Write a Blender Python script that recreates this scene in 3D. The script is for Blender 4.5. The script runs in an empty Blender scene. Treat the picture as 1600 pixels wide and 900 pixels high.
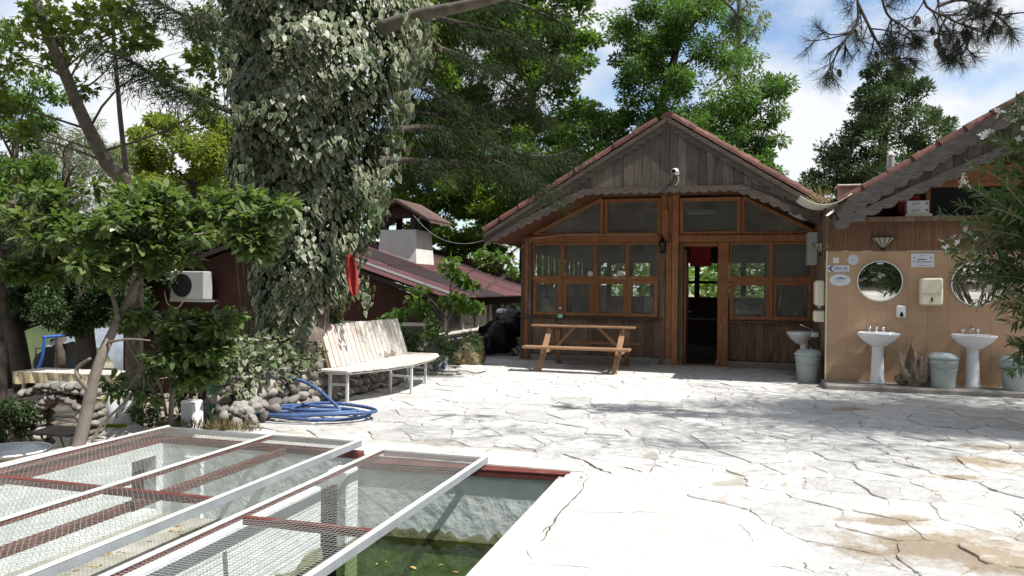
import bpy, math, random
import numpy as np
from mathutils import Vector, Matrix, Euler
scene = bpy.context.scene
# ---------------------------------------------------------------- camera
F = (-0.28, 0.96); R_ = (0.96, 0.28)          # where the camera looks / its right hand, on the ground
cam = bpy.data.objects.new('camera', bpy.data.cameras.new('camera'))
scene.collection.objects.link(cam)
cam.data.sensor_width = 36; cam.data.lens = 27.0
cam.data.clip_start = 0.05; cam.data.clip_end = 2000
cam.matrix_world = Matrix.Translation((0, 0, 1.5)) @ Matrix.Rotation(math.atan2(0.28, 0.96), 4, 'Z') \
    @ Matrix.Rotation(math.radians(90 - 0.143), 4, 'X') @ Matrix.Rotation(0.0106, 4, 'Z')
scene.camera = cam
# ---------------------------------------------------------------- sky and sun
SUN_EL = 56.0; SUN_DIR = (1.0, -0.18)        # horizontal direction towards the sun
sx, sy = SUN_DIR; sl = math.hypot(sx, sy); sx /= sl; sy /= sl
az = math.atan2(sx, sy)                        # clockwise from +Y
world = bpy.data.worlds.new('World'); scene.world = world; world.use_nodes = True
nt = world.node_tree; nt.nodes.clear()
out = nt.nodes.new('ShaderNodeOutputWorld'); bg = nt.nodes.new('ShaderNodeBackground')
sky = nt.nodes.new('ShaderNodeTexSky'); sky.sky_type = 'NISHITA'; sky.sun_disc = False
sky.sun_elevation = math.radians(SUN_EL); sky.sun_rotation = az
sky.air_density = 1.0; sky.dust_density = 0.8; sky.ozone_density = 1.0
tc = nt.nodes.new('ShaderNodeTexCoord'); mp = nt.nodes.new('ShaderNodeMapping')
mp.inputs['Scale'].default_value = (1.0, 1.0, 1.7); mp.inputs['Location'].default_value = (0.35, 0.1, 0.0)
nz = nt.nodes.new('ShaderNodeTexNoise'); nz.inputs['Scale'].default_value = 2.6; nz.inputs['Detail'].default_value = 7
nz.inputs['Roughness'].default_value = 0.55
rp = nt.nodes.new('ShaderNodeValToRGB'); rp.color_ramp.elements[0].position = 0.40; rp.color_ramp.elements[1].position = 0.52
mx = nt.nodes.new('ShaderNodeMix'); mx.data_type = 'RGBA'
mx.inputs[7].default_value = (5.1, 5.2, 5.3, 1)  # sunlit cloud, in the units of the sky texture
L = nt.links.new
L(tc.outputs['Generated'], mp.inputs['Vector']); L(mp.outputs['Vector'], nz.inputs['Vector'])
L(nz.outputs['Fac'], rp.inputs['Fac']); L(rp.outputs['Color'], mx.inputs[0]); L(sky.outputs['Color'], mx.inputs[6])
L(mx.outputs[2], bg.inputs['Color']); bg.inputs['Strength'].default_value = 0.125
L(bg.outputs['Background'], out.inputs['Surface'])
sun = bpy.data.objects.new('sun', bpy.data.lights.new('sun', 'SUN')); scene.collection.objects.link(sun)
sun.data.energy = 5.0; sun.data.angle = math.radians(0.55); sun.data.color = (1.0, 0.965, 0.91)
ce = math.cos(math.radians(SUN_EL)); sv = Vector((sx * ce, sy * ce, math.sin(math.radians(SUN_EL))))
sun.rotation_euler = sv.to_track_quat('Z', 'Y').to_euler(); sun.location = sv * 60
scene.view_settings.view_transform = 'Standard'; scene.view_settings.look = 'None'
scene.view_settings.exposure = 0.60; scene.view_settings.gamma = 1.0; scene.view_settings.use_curve_mapping = False
scene.render.engine = 'CYCLES'
cy = scene.cycles; cy.max_bounces = 8; cy.diffuse_bounces = 4; cy.glossy_bounces = 4; cy.transparent_max_bounces = 16
cy.caustics_reflective = False; cy.caustics_refractive = False; cy.use_denoising = True

# ---------------------------------------------------------------- helpers
COL = scene.collection
W = {}                                         # world place of each object's origin
rnd = random.Random(7)
rng = np.random.default_rng(7)
def at(px, depth, z=0.0):
    a = (px - 800) / 1200.0
    return Vector((depth * (F[0] + a * R_[0]), depth * (F[1] + a * R_[1]), z))
def hz(px): return 447 + 0.0106 * (px - 800)
def at3(px, py, depth):
    v = at(px, depth); v.z = 1.5 - (py - hz(px)) / 1200.0 * depth; return v
def link(o, parent=None, loc=(0, 0, 0)):
    COL.objects.link(o); loc = Vector(loc)
    if parent is not None:
        o.parent = parent; o.location = loc - W[parent.name]
    else: o.location = loc
    W[o.name] = loc
    return o
def tag(o, label=None, cat=None, group=None, kind=None):
    if label: o['label'] = label
    if cat: o['category'] = cat
    if group: o['group'] = group
    if kind: o['kind'] = kind
    return o
def thing(name, label, cat, loc, group=None):
    return tag(link(bpy.data.objects.new(name, None), None, loc), label, cat, group)
class MB:
    def __init__(s): s.v = []; s.f = []
    def add(s, vs, fs):
        n = len(s.v); s.v.extend([tuple(v) for v in vs]); s.f.extend([tuple(i + n for i in f) for f in fs]); return s
    def box(s, a, b, rot=None, c=None):
        x0, y0, z0 = a; x1, y1, z1 = b
        vs = [Vector(p) for p in ((x0,y0,z0),(x1,y0,z0),(x1,y1,z0),(x0,y1,z0),(x0,y0,z1),(x1,y0,z1),(x1,y1,z1),(x0,y1,z1))]
        if rot is not None:
            c = Vector(c) if c is not None else sum(vs, Vector()) / 8
            vs = [c + rot @ (v - c) for v in vs]
        return s.add(vs, [(0,3,2,1),(4,5,6,7),(0,1,5,4),(1,2,6,5),(2,3,7,6),(3,0,4,7)])
    def bar(s, p, q, w, h, up=(0,0,1)):
        p, q = Vector(p), Vector(q); d = (q - p).normalized(); u = Vector(up)
        sd = d.cross(u); sd = sd.normalized() if sd.length > 1e-4 else Vector((1,0,0)); u = sd.cross(d).normalized()
        vs = []
        for c in (p, q):
            for i, j in ((-1,-1),(1,-1),(1,1),(-1,1)): vs.append(c + sd * (i * w / 2) + u * (j * h / 2))
        return s.add(vs, [(3,2,1,0),(4,5,6,7),(0,1,5,4),(1,2,6,5),(2,3,7,6),(3,0,4,7)])
    def tube(s, pts, rad, seg=8, cap=True):
        pts = [Vector(p) for p in pts]; n = len(pts)
        if not hasattr(rad, '__len__'): rad = [rad] * n
        base = []; u = None
        for i, p in enumerate(pts):
            d = (pts[min(i + 1, n - 1)] - pts[max(i - 1, 0)])
            d = d.normalized() if d.length > 1e-9 else Vector((0,0,1))
            if u is None: u = d.orthogonal().normalized()
            else:
                u = u - d * u.dot(d); u = u.normalized() if u.length > 1e-6 else d.orthogonal().normalized()
            w = d.cross(u)
            base += [p + (u * math.cos(t) + w * math.sin(t)) * rad[i] for t in [2 * math.pi * k / seg for k in range(seg)]]
        fs = [(i*seg+k, i*seg+(k+1)%seg, (i+1)*seg+(k+1)%seg, (i+1)*seg+k) for i in range(n-1) for k in range(seg)]
        if cap: fs += [tuple(range(seg - 1, -1, -1)), tuple((n-1)*seg + k for k in range(seg))]
        return s.add(base, fs)
    def lathe(s, c, prof, seg=20, sxy=(1, 1)):
        c = Vector(c); vs = []; n = len(prof)
        for r, z in prof:
            for k in range(seg):
                t = 2 * math.pi * k / seg; vs.append(c + Vector((r * math.cos(t) * sxy[0], r * math.sin(t) * sxy[1], z)))
        fs = [(i*seg+k, i*seg+(k+1)%seg, (i+1)*seg+(k+1)%seg, (i+1)*seg+k) for i in range(n-1) for k in range(seg)]
        fs += [tuple(range(seg - 1, -1, -1)), tuple((n-1)*seg + k for k in range(seg))]
        return s.add(vs, fs)
    def prism(s, poly, axis, lo, hi):          # poly: 2D outline; axis 'y': poly is (x,z); 'z': (x,y); 'x': (y,z)
        m = {'y': lambda p, t: (p[0], t, p[1]), 'z': lambda p, t: (p[0], p[1], t), 'x': lambda p, t: (t, p[0], p[1])}[axis]
        n = len(poly); vs = [m(p, lo) for p in poly] + [m(p, hi) for p in poly]
        return s.add(vs, [tuple(range(n-1,-1,-1)), tuple(range(n, 2*n))] + [(i, (i+1)%n, n+(i+1)%n, n+i) for i in range(n)])
    def mesh(s, name, org=(0,0,0)):
        me = bpy.data.meshes.new(name); o = Vector(org)
        me.from_pydata([tuple(Vector(v) - o) for v in s.v], [], s.f); me.update(); return me
    def build(s, name, mat, parent=None, org=None, smooth=False, bev=0, recalc=True):
        if org is None:
            if parent is not None: org = W[parent.name]
            else:
                a = np.array([tuple(v) for v in s.v]); org = ((a[:,0].min()+a[:,0].max())/2, (a[:,1].min()+a[:,1].max())/2, a[:,2].min())
        me = s.mesh(name, org)
        if recalc: fixn(me)
        o = link(bpy.data.objects.new(name, me), parent, org); me.materials.append(mat)
        if smooth: me.polygons.foreach_set('use_smooth', [True] * len(me.polygons))
        if bev: bevel(o, bev)
        return o
import bmesh
def fixn(me):
    b = bmesh.new(); b.from_mesh(me); bmesh.ops.recalc_face_normals(b, faces=b.faces); b.to_mesh(me); b.free()
def bevel(o, w, seg=1):
    m = o.modifiers.new('bevel', 'BEVEL'); m.width = w; m.segments = seg; m.limit_method = 'ANGLE'; m.angle_limit = 0.6
def piece(name, me, parent, loc, rot=(0,0,0), sc=(1,1,1)):
    o = link(bpy.data.objects.new(name, me), parent, loc); o.rotation_euler = rot
    o.scale = sc if hasattr(sc, '__len__') else (sc, sc, sc); return o
def smooth(me): me.polygons.foreach_set('use_smooth', [True] * len(me.polygons))

# ---------------------------------------------------------------- materials
def mat(name, c1, c2=None, scale=6.0, stretch=(1,1,1), rough=0.75, bump=0.0, bscale=None, vary=0.0, metal=0.0, c3=None, c3s=2.0, c3t=0.6, island=False, spec=0.3, world=False, stain=None, cracks=None):
    m = bpy.data.materials.new(name); m.use_nodes = True; t = m.node_tree; n = t.nodes; l = t.links.new
    b = n['Principled BSDF']; b.inputs['Roughness'].default_value = rough; b.inputs['Metallic'].default_value = metal
    b.inputs['Specular IOR Level'].default_value = spec
    if c2 is None: c2 = tuple(x * 0.8 for x in c1)
    tcn = n.new('ShaderNodeTexCoord'); mpn = n.new('ShaderNodeMapping'); mpn.inputs['Scale'].default_value = stretch
    src = tcn.outputs['Object']
    if world: src = n.new('ShaderNodeNewGeometry').outputs['Position']
    l(src, mpn.inputs['Vector'])
    vec = mpn.outputs['Vector']
    oi = n.new('ShaderNodeObjectInfo')
    if vary > 0 and not world:
        ad = n.new('ShaderNodeVectorMath'); ad.operation = 'MULTIPLY_ADD'
        ad.inputs[1].default_value = (1,1,1)
        sc = n.new('ShaderNodeVectorMath'); sc.operation = 'SCALE'; sc.inputs[0].default_value = (13, 7, 19); l(oi.outputs['Random'], sc.inputs['Scale'])
        l(vec, ad.inputs[0]); l(sc.outputs[0], ad.inputs[2]); vec = ad.outputs[0]
    t1 = n.new('ShaderNodeTexNoise'); t1.inputs['Scale'].default_value = scale; t1.inputs['Detail'].default_value = 6; t1.inputs['Roughness'].default_value = 0.65
    l(vec, t1.inputs['Vector'])
    r = n.new('ShaderNodeValToRGB'); r.color_ramp.elements[0].position = 0.32; r.color_ramp.elements[1].position = 0.68
    r.color_ramp.elements[0].color = (*c2, 1); r.color_ramp.elements[1].color = (*c1, 1); l(t1.outputs['Fac'], r.inputs['Fac'])
    col = r.outputs['Color']
    if c3 is not None:
        t3 = n.new('ShaderNodeTexNoise'); t3.inputs['Scale'].default_value = c3s; t3.inputs['Detail'].default_value = 8; t3.inputs['Roughness'].default_value = 0.6; l(vec, t3.inputs['Vector'])
        r3 = n.new('ShaderNodeValToRGB'); r3.color_ramp.elements[0].position = c3t; r3.color_ramp.elements[1].position = min(1, c3t + 0.12); l(t3.outputs['Fac'], r3.inputs['Fac'])
        x3 = n.new('ShaderNodeMix'); x3.data_type = 'RGBA'; x3.inputs[7].default_value = (*c3, 1); l(r3.outputs['Color'], x3.inputs[0]); l(col, x3.inputs[6]); col = x3.outputs[2]
    if cracks:                                  # hairline cracks, broken up by noise
        gp = n.new('ShaderNodeNewGeometry').outputs['Position']; dn = n.new('ShaderNodeTexNoise'); dn.inputs['Scale'].default_value = 3.0; dn.inputs['Detail'].default_value = 6; l(gp, dn.inputs['Vector'])
        am = n.new('ShaderNodeVectorMath'); am.operation = 'MULTIPLY_ADD'; am.inputs[1].default_value = (0.30, 0.30, 0.0); l(dn.outputs['Color'], am.inputs[0]); l(gp, am.inputs[2])
        vo = n.new('ShaderNodeTexVoronoi'); vo.feature = 'DISTANCE_TO_EDGE'; vo.inputs['Scale'].default_value = cracks[0]; l(am.outputs[0], vo.inputs['Vector'])
        mk = n.new('ShaderNodeTexNoise'); mk.inputs['Scale'].default_value = 1.9; mk.inputs['Detail'].default_value = 4; l(gp, mk.inputs['Vector'])
        wd = n.new('ShaderNodeMapRange'); wd.inputs['From Min'].default_value = 0.47; wd.inputs['From Max'].default_value = 0.66; wd.inputs['To Max'].default_value = cracks[1]; l(mk.outputs['Fac'], wd.inputs['Value'])
        ls = n.new('ShaderNodeMath'); ls.operation = 'LESS_THAN'; l(vo.outputs['Distance'], ls.inputs[0]); l(wd.outputs['Result'], ls.inputs[1])
        sp_ = n.new('ShaderNodeTexNoise'); sp_.inputs['Scale'].default_value = 38; sp_.inputs['Detail'].default_value = 5; sp_.inputs['Roughness'].default_value = 0.75; l(gp, sp_.inputs['Vector'])
        sr = n.new('ShaderNodeMapRange'); sr.inputs['From Min'].default_value = 0.58; sr.inputs['From Max'].default_value = 0.70; sr.inputs['To Max'].default_value = 0.55; l(sp_.outputs['Fac'], sr.inputs['Value'])
        mm_ = n.new('ShaderNodeMath'); mm_.operation = 'MAXIMUM'; l(ls.outputs[0], mm_.inputs[0]); l(sr.outputs['Result'], mm_.inputs[1])
        xc = n.new('ShaderNodeMix'); xc.data_type = 'RGBA'; xc.inputs[7].default_value = (0.15, 0.135, 0.115, 1); l(mm_.outputs[0], xc.inputs[0]); l(col, xc.inputs[6]); col = xc.outputs[2]
    if stain:                                   # patches of dried mud, fixed to the place
        gp = n.new('ShaderNodeNewGeometry').outputs['Position']; acc = None
        sn = n.new('ShaderNodeTexNoise'); sn.inputs['Scale'].default_value = 3.4; sn.inputs['Detail'].default_value = 9; sn.inputs['Roughness'].default_value = 0.7; l(gp, sn.inputs['Vector'])
        for (x_, y_, rx_, ry_) in stain[1]:
            mm = n.new('ShaderNodeMapping'); mm.vector_type = 'TEXTURE'; mm.inputs['Location'].default_value = (x_, y_, 0); mm.inputs['Rotation'].default_value = (0, 0, 0.284); mm.inputs['Scale'].default_value = (rx_, ry_, 1000); l(gp, mm.inputs['Vector'])
            ln = n.new('ShaderNodeVectorMath'); ln.operation = 'LENGTH'; l(mm.outputs[0], ln.inputs[0])
            if acc is None: acc = ln.outputs['Value']
            else:
                mi = n.new('ShaderNodeMath'); mi.operation = 'MINIMUM'; l(acc, mi.inputs[0]); l(ln.outputs['Value'], mi.inputs[1]); acc = mi.outputs[0]
        ad_ = n.new('ShaderNodeMath'); ad_.operation = 'MULTIPLY_ADD'; ad_.inputs[1].default_value = -3.4; l(sn.outputs['Fac'], ad_.inputs[0]); l(acc, ad_.inputs[2])
        rs_ = n.new('ShaderNodeMapRange'); rs_.inputs['From Min'].default_value = -0.62; rs_.inputs['From Max'].default_value = -1.25; l(ad_.outputs[0], rs_.inputs['Value'])
        xs_ = n.new('ShaderNodeMix'); xs_.data_type = 'RGBA'; xs_.inputs[7].default_value = (*stain[0], 1); l(rs_.outputs['Result'], xs_.inputs[0]); l(col, xs_.inputs[6]); col = xs_.outputs[2]
    if vary > 0:
        hs = n.new('ShaderNodeHueSaturation'); mr = n.new('ShaderNodeMapRange'); mr.inputs['To Min'].default_value = 1 - vary; mr.inputs['To Max'].default_value = 1 + vary
        if island: rs = n.new('ShaderNodeNewGeometry').outputs['Random Per Island']
        else: rs = oi.outputs['Random']
        l(rs, mr.inputs['Value']); l(mr.outputs['Result'], hs.inputs['Value']); l(col, hs.inputs['Color']); col = hs.outputs['Color']
    l(col, b.inputs['Base Color'])
    if bump > 0:
        t2 = n.new('ShaderNodeTexNoise'); t2.inputs['Scale'].default_value = bscale or scale * 3; t2.inputs['Detail'].default_value = 8; l(vec, t2.inputs['Vector'])
        bp = n.new('ShaderNodeBump'); bp.inputs['Strength'].default_value = bump; bp.inputs['Distance'].default_value = 0.02; l(t2.outputs['Fac'], bp.inputs['Height']); l(bp.outputs['Normal'], b.inputs['Normal'])
    return m
def leafmat(name, cols, rough=0.5, trans=0.35, tcol=None, obj=False, spec=0.35):
    m = bpy.data.materials.new(name); m.use_nodes = True; t = m.node_tree; n = t.nodes; l = t.links.new
    b = n['Principled BSDF']; b.inputs['Roughness'].default_value = rough; b.inputs['Specular IOR Level'].default_value = spec
    o = n['Material Output']; g = n.new('ShaderNodeNewGeometry'); r = n.new('ShaderNodeValToRGB'); oi = n.new('ShaderNodeObjectInfo')
    e = r.color_ramp.elements
    while len(e) < len(cols): e.new(0.5)
    for i, c in enumerate(cols): e[i].position = i / max(1, len(cols) - 1); e[i].color = (*c, 1)
    l(oi.outputs['Random'] if obj else g.outputs['Random Per Island'], r.inputs['Fac']); l(r.outputs['Color'], b.inputs['Base Color'])
    tr = n.new('ShaderNodeBsdfTranslucent'); ms = n.new('ShaderNodeMixShader'); ms.inputs[0].default_value = trans
    mu = n.new('ShaderNodeMix'); mu.data_type = 'RGBA'; mu.blend_type = 'MULTIPLY'; mu.inputs[0].default_value = 1; mu.inputs[7].default_value = (*(tcol or (1.5, 1.6, 0.6)), 1)
    l(r.outputs['Color'], mu.inputs[6]); l(mu.outputs[2], tr.inputs['Color']); l(b.outputs[0], ms.inputs[1]); l(tr.outputs[0], ms.inputs[2]); l(ms.outputs[0], o.inputs['Surface'])
    return m
def glassmat(name, tint=(0.9, 0.93, 0.92), ior=1.45, rough=0.0, bump=0.0, bscale=5.0, dust=0.0):
    m = bpy.data.materials.new(name); m.use_nodes = True; t = m.node_tree; n = t.nodes; l = t.links.new
    n.remove(n['Principled BSDF']); o = n['Material Output']
    a = n.new('ShaderNodeBsdfTransparent'); a.inputs['Color'].default_value = (*tint, 1)
    g = n.new('ShaderNodeBsdfGlossy'); g.inputs['Roughness'].default_value = rough
    f = n.new('ShaderNodeFresnel'); f.inputs['IOR'].default_value = ior; ms = n.new('ShaderNodeMixShader')
    l(f.outputs[0], ms.inputs[0]); l(a.outputs[0], ms.inputs[1]); l(g.outputs[0], ms.inputs[2]); l(ms.outputs[0], o.inputs['Surface'])
    if dust:                                     # a film of dust, thicker in patches
        df = n.new('ShaderNodeBsdfDiffuse'); df.inputs['Color'].default_value = (0.55, 0.54, 0.50, 1); m2 = n.new('ShaderNodeMixShader'); dn = n.new('ShaderNodeTexNoise'); dn.inputs['Scale'].default_value = 2.4; dn.inputs['Detail'].default_value = 6
        dr = n.new('ShaderNodeMapRange'); dr.inputs['From Min'].default_value = 0.3; dr.inputs['From Max'].default_value = 0.75; dr.inputs['To Min'].default_value = dust*0.6; dr.inputs['To Max'].default_value = dust*1.7
        l(n.new('ShaderNodeTexCoord').outputs['Object'], dn.inputs['Vector']); l(dn.outputs['Fac'], dr.inputs['Value']); l(dr.outputs['Result'], m2.inputs[0]); l(ms.outputs[0], m2.inputs[1]); l(df.outputs[0], m2.inputs[2]); l(m2.outputs[0], o.inputs['Surface'])
    if bump:
        t2 = n.new('ShaderNodeTexNoise'); t2.inputs['Scale'].default_value = bscale; t2.inputs['Detail'].default_value = 3
        bp = n.new('ShaderNodeBump'); bp.inputs['Strength'].default_value = bump; bp.inputs['Distance'].default_value = 0.02
        l(t2.outputs['Fac'], bp.inputs['Height']); l(bp.outputs['Normal'], g.inputs['Normal']); l(bp.outputs['Normal'], f.inputs['Normal'])
    return m
M = {}
MUD = []
for _px, _py, _rx, _ry in ((1480, 860, 1.0, .42), (1400, 815, .42, .16), (1545, 725, .5, .30), (1600, 885, .6, .28), (1500, 748, .3, .12), (1330, 640, .5, .2), (1560, 700, .5, .2)):
    _g = at(_px, 1800 / (_py - hz(_px))); MUD.append((_g.x, _g.y, _rx*.8, _ry*.8))
M['flag'] = mat('pale_flagstone', (0.51, 0.51, 0.50), (0.375, 0.37, 0.355), 5.5, rough=0.88, bump=1.0, bscale=13, vary=0.15, spec=0.2, cracks=(2.6, 0.012), stain=((0.26, 0.215, 0.16), MUD), c3=(0.32, 0.30, 0.27), c3s=2.4, c3t=0.60)
M['mortar'] = mat('dusty_mortar', (0.40, 0.385, 0.35), (0.25, 0.235, 0.205), 6, rough=0.95, bump=0.6, bscale=30, world=True, c3=(0.48, 0.465, 0.43), c3s=1.6, c3t=0.50, stain=((0.20, 0.165, 0.12), MUD))
M['concrete'] = mat('pool_concrete', (0.53, 0.525, 0.50), (0.41, 0.405, 0.38), 5, rough=0.9, bump=0.7, bscale=22, world=True, c3=(0.36, 0.34, 0.30), c3s=2.6, c3t=0.60, cracks=(1.1, 0.006))
M['soil'] = mat('dusty_soil', (0.34, 0.30, 0.24), (0.17, 0.14, 0.10), 1.7, rough=0.95, bump=0.6, bscale=12, world=True, c3=(0.07, 0.06, 0.035), c3s=0.9, c3t=0.55)
M['stone'] = mat('river_stone', (0.30, 0.28, 0.25), (0.12, 0.11, 0.10), 7, rough=0.8, bump=0.4, bscale=18, vary=0.45)
M['greywood'] = mat('weathered_board', (0.155, 0.130, 0.110), (0.08, 0.065, 0.054), 9, stretch=(4, 4, 0.35), rough=0.85, bump=0.5, bscale=22, vary=0.28)
M['oldwood'] = mat('old_brown_board', (0.25, 0.170, 0.115), (0.11, 0.070, 0.047), 8, stretch=(4, 4, 0.35), rough=0.8, bump=0.5, bscale=20, vary=0.3, c3=(0.28, 0.25, 0.21), c3s=3.0, c3t=0.58)
M['redwood'] = mat('varnished_timber', (0.42, 0.185, 0.082), (0.23, 0.096, 0.045), 6, stretch=(3, 3, 1), rough=0.5, bump=0.15, vary=0.15)
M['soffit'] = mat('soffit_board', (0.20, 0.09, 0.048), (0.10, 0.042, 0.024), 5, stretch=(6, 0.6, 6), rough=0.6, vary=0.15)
M['trim'] = mat('weathered_trim', (0.125, 0.102, 0.087), (0.060, 0.047, 0.040), 8, stretch=(0.6, 4, 4), rough=0.85, bump=0.4)
M['tile_roof'] = mat('clay_roof_tile', (0.165, 0.075, 0.06), (0.09, 0.038, 0.031), 7, rough=0.8, bump=0.3, vary=0.25, c3=(0.22, 0.17, 0.145), c3s=5, c3t=0.6)
M['redroof'] = mat('red_corrugated_sheet', (0.115, 0.045, 0.046), (0.072, 0.026, 0.029), 2.5, rough=0.6, bump=0.05, c3=(0.16, 0.10, 0.095), c3s=2.2, c3t=0.62)
def grooves(m, dark, period):
    t = m.node_tree; n = t.nodes; l = t.links.new; b = n['Principled BSDF']; src = b.inputs['Base Color'].links[0].from_socket
    g = n.new('ShaderNodeNewGeometry'); sp = n.new('ShaderNodeSeparateXYZ'); l(g.outputs['Position'], sp.inputs[0]); w = n.new('ShaderNodeMath'); w.operation = 'SINE'; k = n.new('ShaderNodeMath'); k.operation = 'MULTIPLY'; k.inputs[1].default_value = 2*math.pi/period
    l(sp.outputs['Y'], k.inputs[0]); l(k.outputs[0], w.inputs[0]); nz_ = n.new('ShaderNodeTexNoise'); nz_.inputs['Scale'].default_value = 1.3; nz_.inputs['Detail'].default_value = 5; l(g.outputs['Position'], nz_.inputs['Vector'])
    a = n.new('ShaderNodeMath'); a.operation = 'MULTIPLY_ADD'; a.inputs[1].default_value = 2.2; l(nz_.outputs['Fac'], a.inputs[0]); l(w.outputs[0], a.inputs[2]); r = n.new('ShaderNodeMapRange'); r.inputs['From Min'].default_value = .6; r.inputs['From Max'].default_value = 1.9; l(a.outputs[0], r.inputs['Value'])
    x = n.new('ShaderNodeMix'); x.data_type = 'RGBA'; x.inputs[7].default_value = (*dark, 1); l(r.outputs['Result'], x.inputs[0]); l(src, x.inputs[6]); l(x.outputs[2], b.inputs['Base Color'])
grooves(M['redroof'], (.022, .012, .012), .15)
M['pine'] = mat('new_pine', (0.37, 0.225, 0.130), (0.23, 0.130, 0.074), 5, stretch=(0.8, 5, 5), rough=0.6, bump=0.15, vary=0.12)
M['white'] = mat('flaking_white_paint', (0.60, 0.57, 0.52), (0.47, 0.43, 0.38), 9, stretch=(3, 1, 1), rough=0.6, bump=0.2, vary=0.10, c3=(0.42, 0.31, 0.265), c3s=6, c3t=0.66)
M['rail'] = mat('white_rail', (0.60, 0.61, 0.60), (0.48, 0.49, 0.48), 5, rough=0.5, c3=(0.33, 0.16, 0.11), c3s=9, c3t=0.68)
M['railshade'] = mat('shaded_rail', (0.33, 0.36, 0.38), (0.24, 0.26, 0.28), 5, rough=0.55, metal=0.2, c3=(0.28, 0.15, 0.11), c3s=9, c3t=0.70)  # white rail's less lit sides put into a grey colour, plus rust specks
M['rust'] = mat('rusted_beam', (0.16, 0.075, 0.055), (0.085, 0.04, 0.03), 9, rough=0.85, bump=0.2)
M['redsteel'] = mat('red_lead_steel', (0.165, 0.046, 0.038), (0.10, 0.032, 0.027), 8, rough=0.6, bump=0.1, c3=(0.24, 0.12, 0.085), c3s=6, c3t=0.62)
M['wire'] = mat('galvanised_wire', (0.56, 0.56, 0.54), (0.42, 0.41, 0.39), 8, rough=0.5, metal=0.5)
M['tile'] = mat('ochre_tile', (0.53, 0.355, 0.225), (0.47, 0.31, 0.195), 3, rough=0.35, vary=0.025, spec=0.4)
M['grout'] = mat('ochre_grout', (0.38, 0.23, 0.13), (0.33, 0.20, 0.11), 8, rough=0.9)
M['ceramic'] = mat('white_ceramic', (0.76, 0.77, 0.80), (0.70, 0.71, 0.74), 2, rough=0.15, spec=0.5)
M['chrome'] = mat('chrome', (0.7, 0.7, 0.72), None, 3, rough=0.12, metal=1.0)
M['cream'] = mat('cream_plastic', (0.74, 0.70, 0.56), (0.68, 0.64, 0.50), 3, rough=0.4)
M['greyplast'] = mat('grey_green_plastic', (0.46, 0.53, 0.52), (0.38, 0.45, 0.44), 3, rough=0.45, c3=(0.36, 0.35, 0.30), c3s=4, c3t=0.66)
M['paper'] = mat('white_sticker', (0.72, 0.74, 0.78), (0.66, 0.68, 0.73), 4, rough=0.5)
M['ink'] = mat('blue_ink', (0.035, 0.05, 0.22), None, 4, rough=0.5)
M['black'] = mat('black_plastic', (0.012, 0.012, 0.014), (0.008, 0.008, 0.01), 6, rough=0.35, bump=0.2, bscale=9)
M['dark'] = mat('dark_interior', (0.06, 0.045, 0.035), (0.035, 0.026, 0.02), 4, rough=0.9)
M['hose'] = mat('blue_hose', (0.07, 0.125, 0.27), (0.045, 0.08, 0.19), 7, rough=0.45, c3=(0.16, 0.22, 0.36), c3s=8, c3t=0.6)
M['bark'] = mat('grey_bark', (0.20, 0.165, 0.135), (0.065, 0.052, 0.043), 9, stretch=(1, 1, 0.35), rough=0.9, bump=0.9, bscale=14)
M['palebark'] = mat('pale_smooth_bark', (0.17, 0.145, 0.115), (0.075, 0.063, 0.05), 6, rough=0.8, bump=0.3)
M['darkbark'] = mat('dark_bark', (0.085, 0.07, 0.06), (0.04, 0.033, 0.028), 8, rough=0.9, bump=0.6)
M['plaster'] = mat('lime_plaster', (0.62, 0.62, 0.58), (0.50, 0.50, 0.46), 3, rough=0.9, bump=0.2, c3=(0.36, 0.35, 0.31), c3s=2, c3t=0.66)
M['brownwall'] = mat('dark_red_wall', (0.075, 0.032, 0.024), (0.05, 0.022, 0.017), 3, rough=0.85)
M['glass'] = glassmat('window_glass', (0.80, 0.82, 0.81), dust=0.15)
M['mirror'] = mat('mirror_silver', (0.85, 0.87, 0.87), None, 3, rough=0.01, metal=1.0)
M['red'] = mat('red_cloth', (0.42, 0.04, 0.032), (0.26, 0.022, 0.02), 6, rough=0.7)
M['green'] = mat('green_paint', (0.03, 0.20, 0.085), (0.02, 0.14, 0.06), 6, rough=0.5)
M['blue'] = mat('blue_plastic', (0.03, 0.12, 0.42), (0.025, 0.09, 0.33), 4, rough=0.4)
M['rock'] = mat('white_tufa', (0.52, 0.50, 0.46), (0.26, 0.245, 0.22), 10, rough=0.95, bump=0.9, bscale=20)
M['drift'] = mat('driftwood', (0.34, 0.28, 0.22), (0.17, 0.13, 0.10), 9, stretch=(1, 1, 0.3), rough=0.9, bump=0.8)
M['metal'] = mat('dull_steel', (0.50, 0.51, 0.52), (0.38, 0.39, 0.40), 4, rough=0.4, metal=0.7)
M['clear'] = glassmat('clear_plastic', (0.80, 0.88, 0.90), 1.4, 0.1)
M['tarp'] = mat('grey_tarp', (0.20, 0.23, 0.27), (0.13, 0.15, 0.18), 4, rough=0.7, bump=0.4)
# ---- text
def text(s, size, parent, loc, mat_, rx=math.pi/2, rz=0.0, name='lettering', thick=0.0008):
    cu = bpy.data.curves.new(name, 'FONT'); cu.body = s; cu.size = size; cu.align_x = 'CENTER'; cu.align_y = 'CENTER'; cu.extrude = thick
    o = bpy.data.objects.new(name, cu); COL.objects.link(o)
    bpy.context.view_layer.update(); me = bpy.data.meshes.new_from_object(o.evaluated_get(bpy.context.evaluated_depsgraph_get()))
    bpy.data.objects.remove(o); me.materials.clear(); me.materials.append(mat_)
    q = piece(name, me, parent, loc, (rx, 0, rz)); return q
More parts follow.
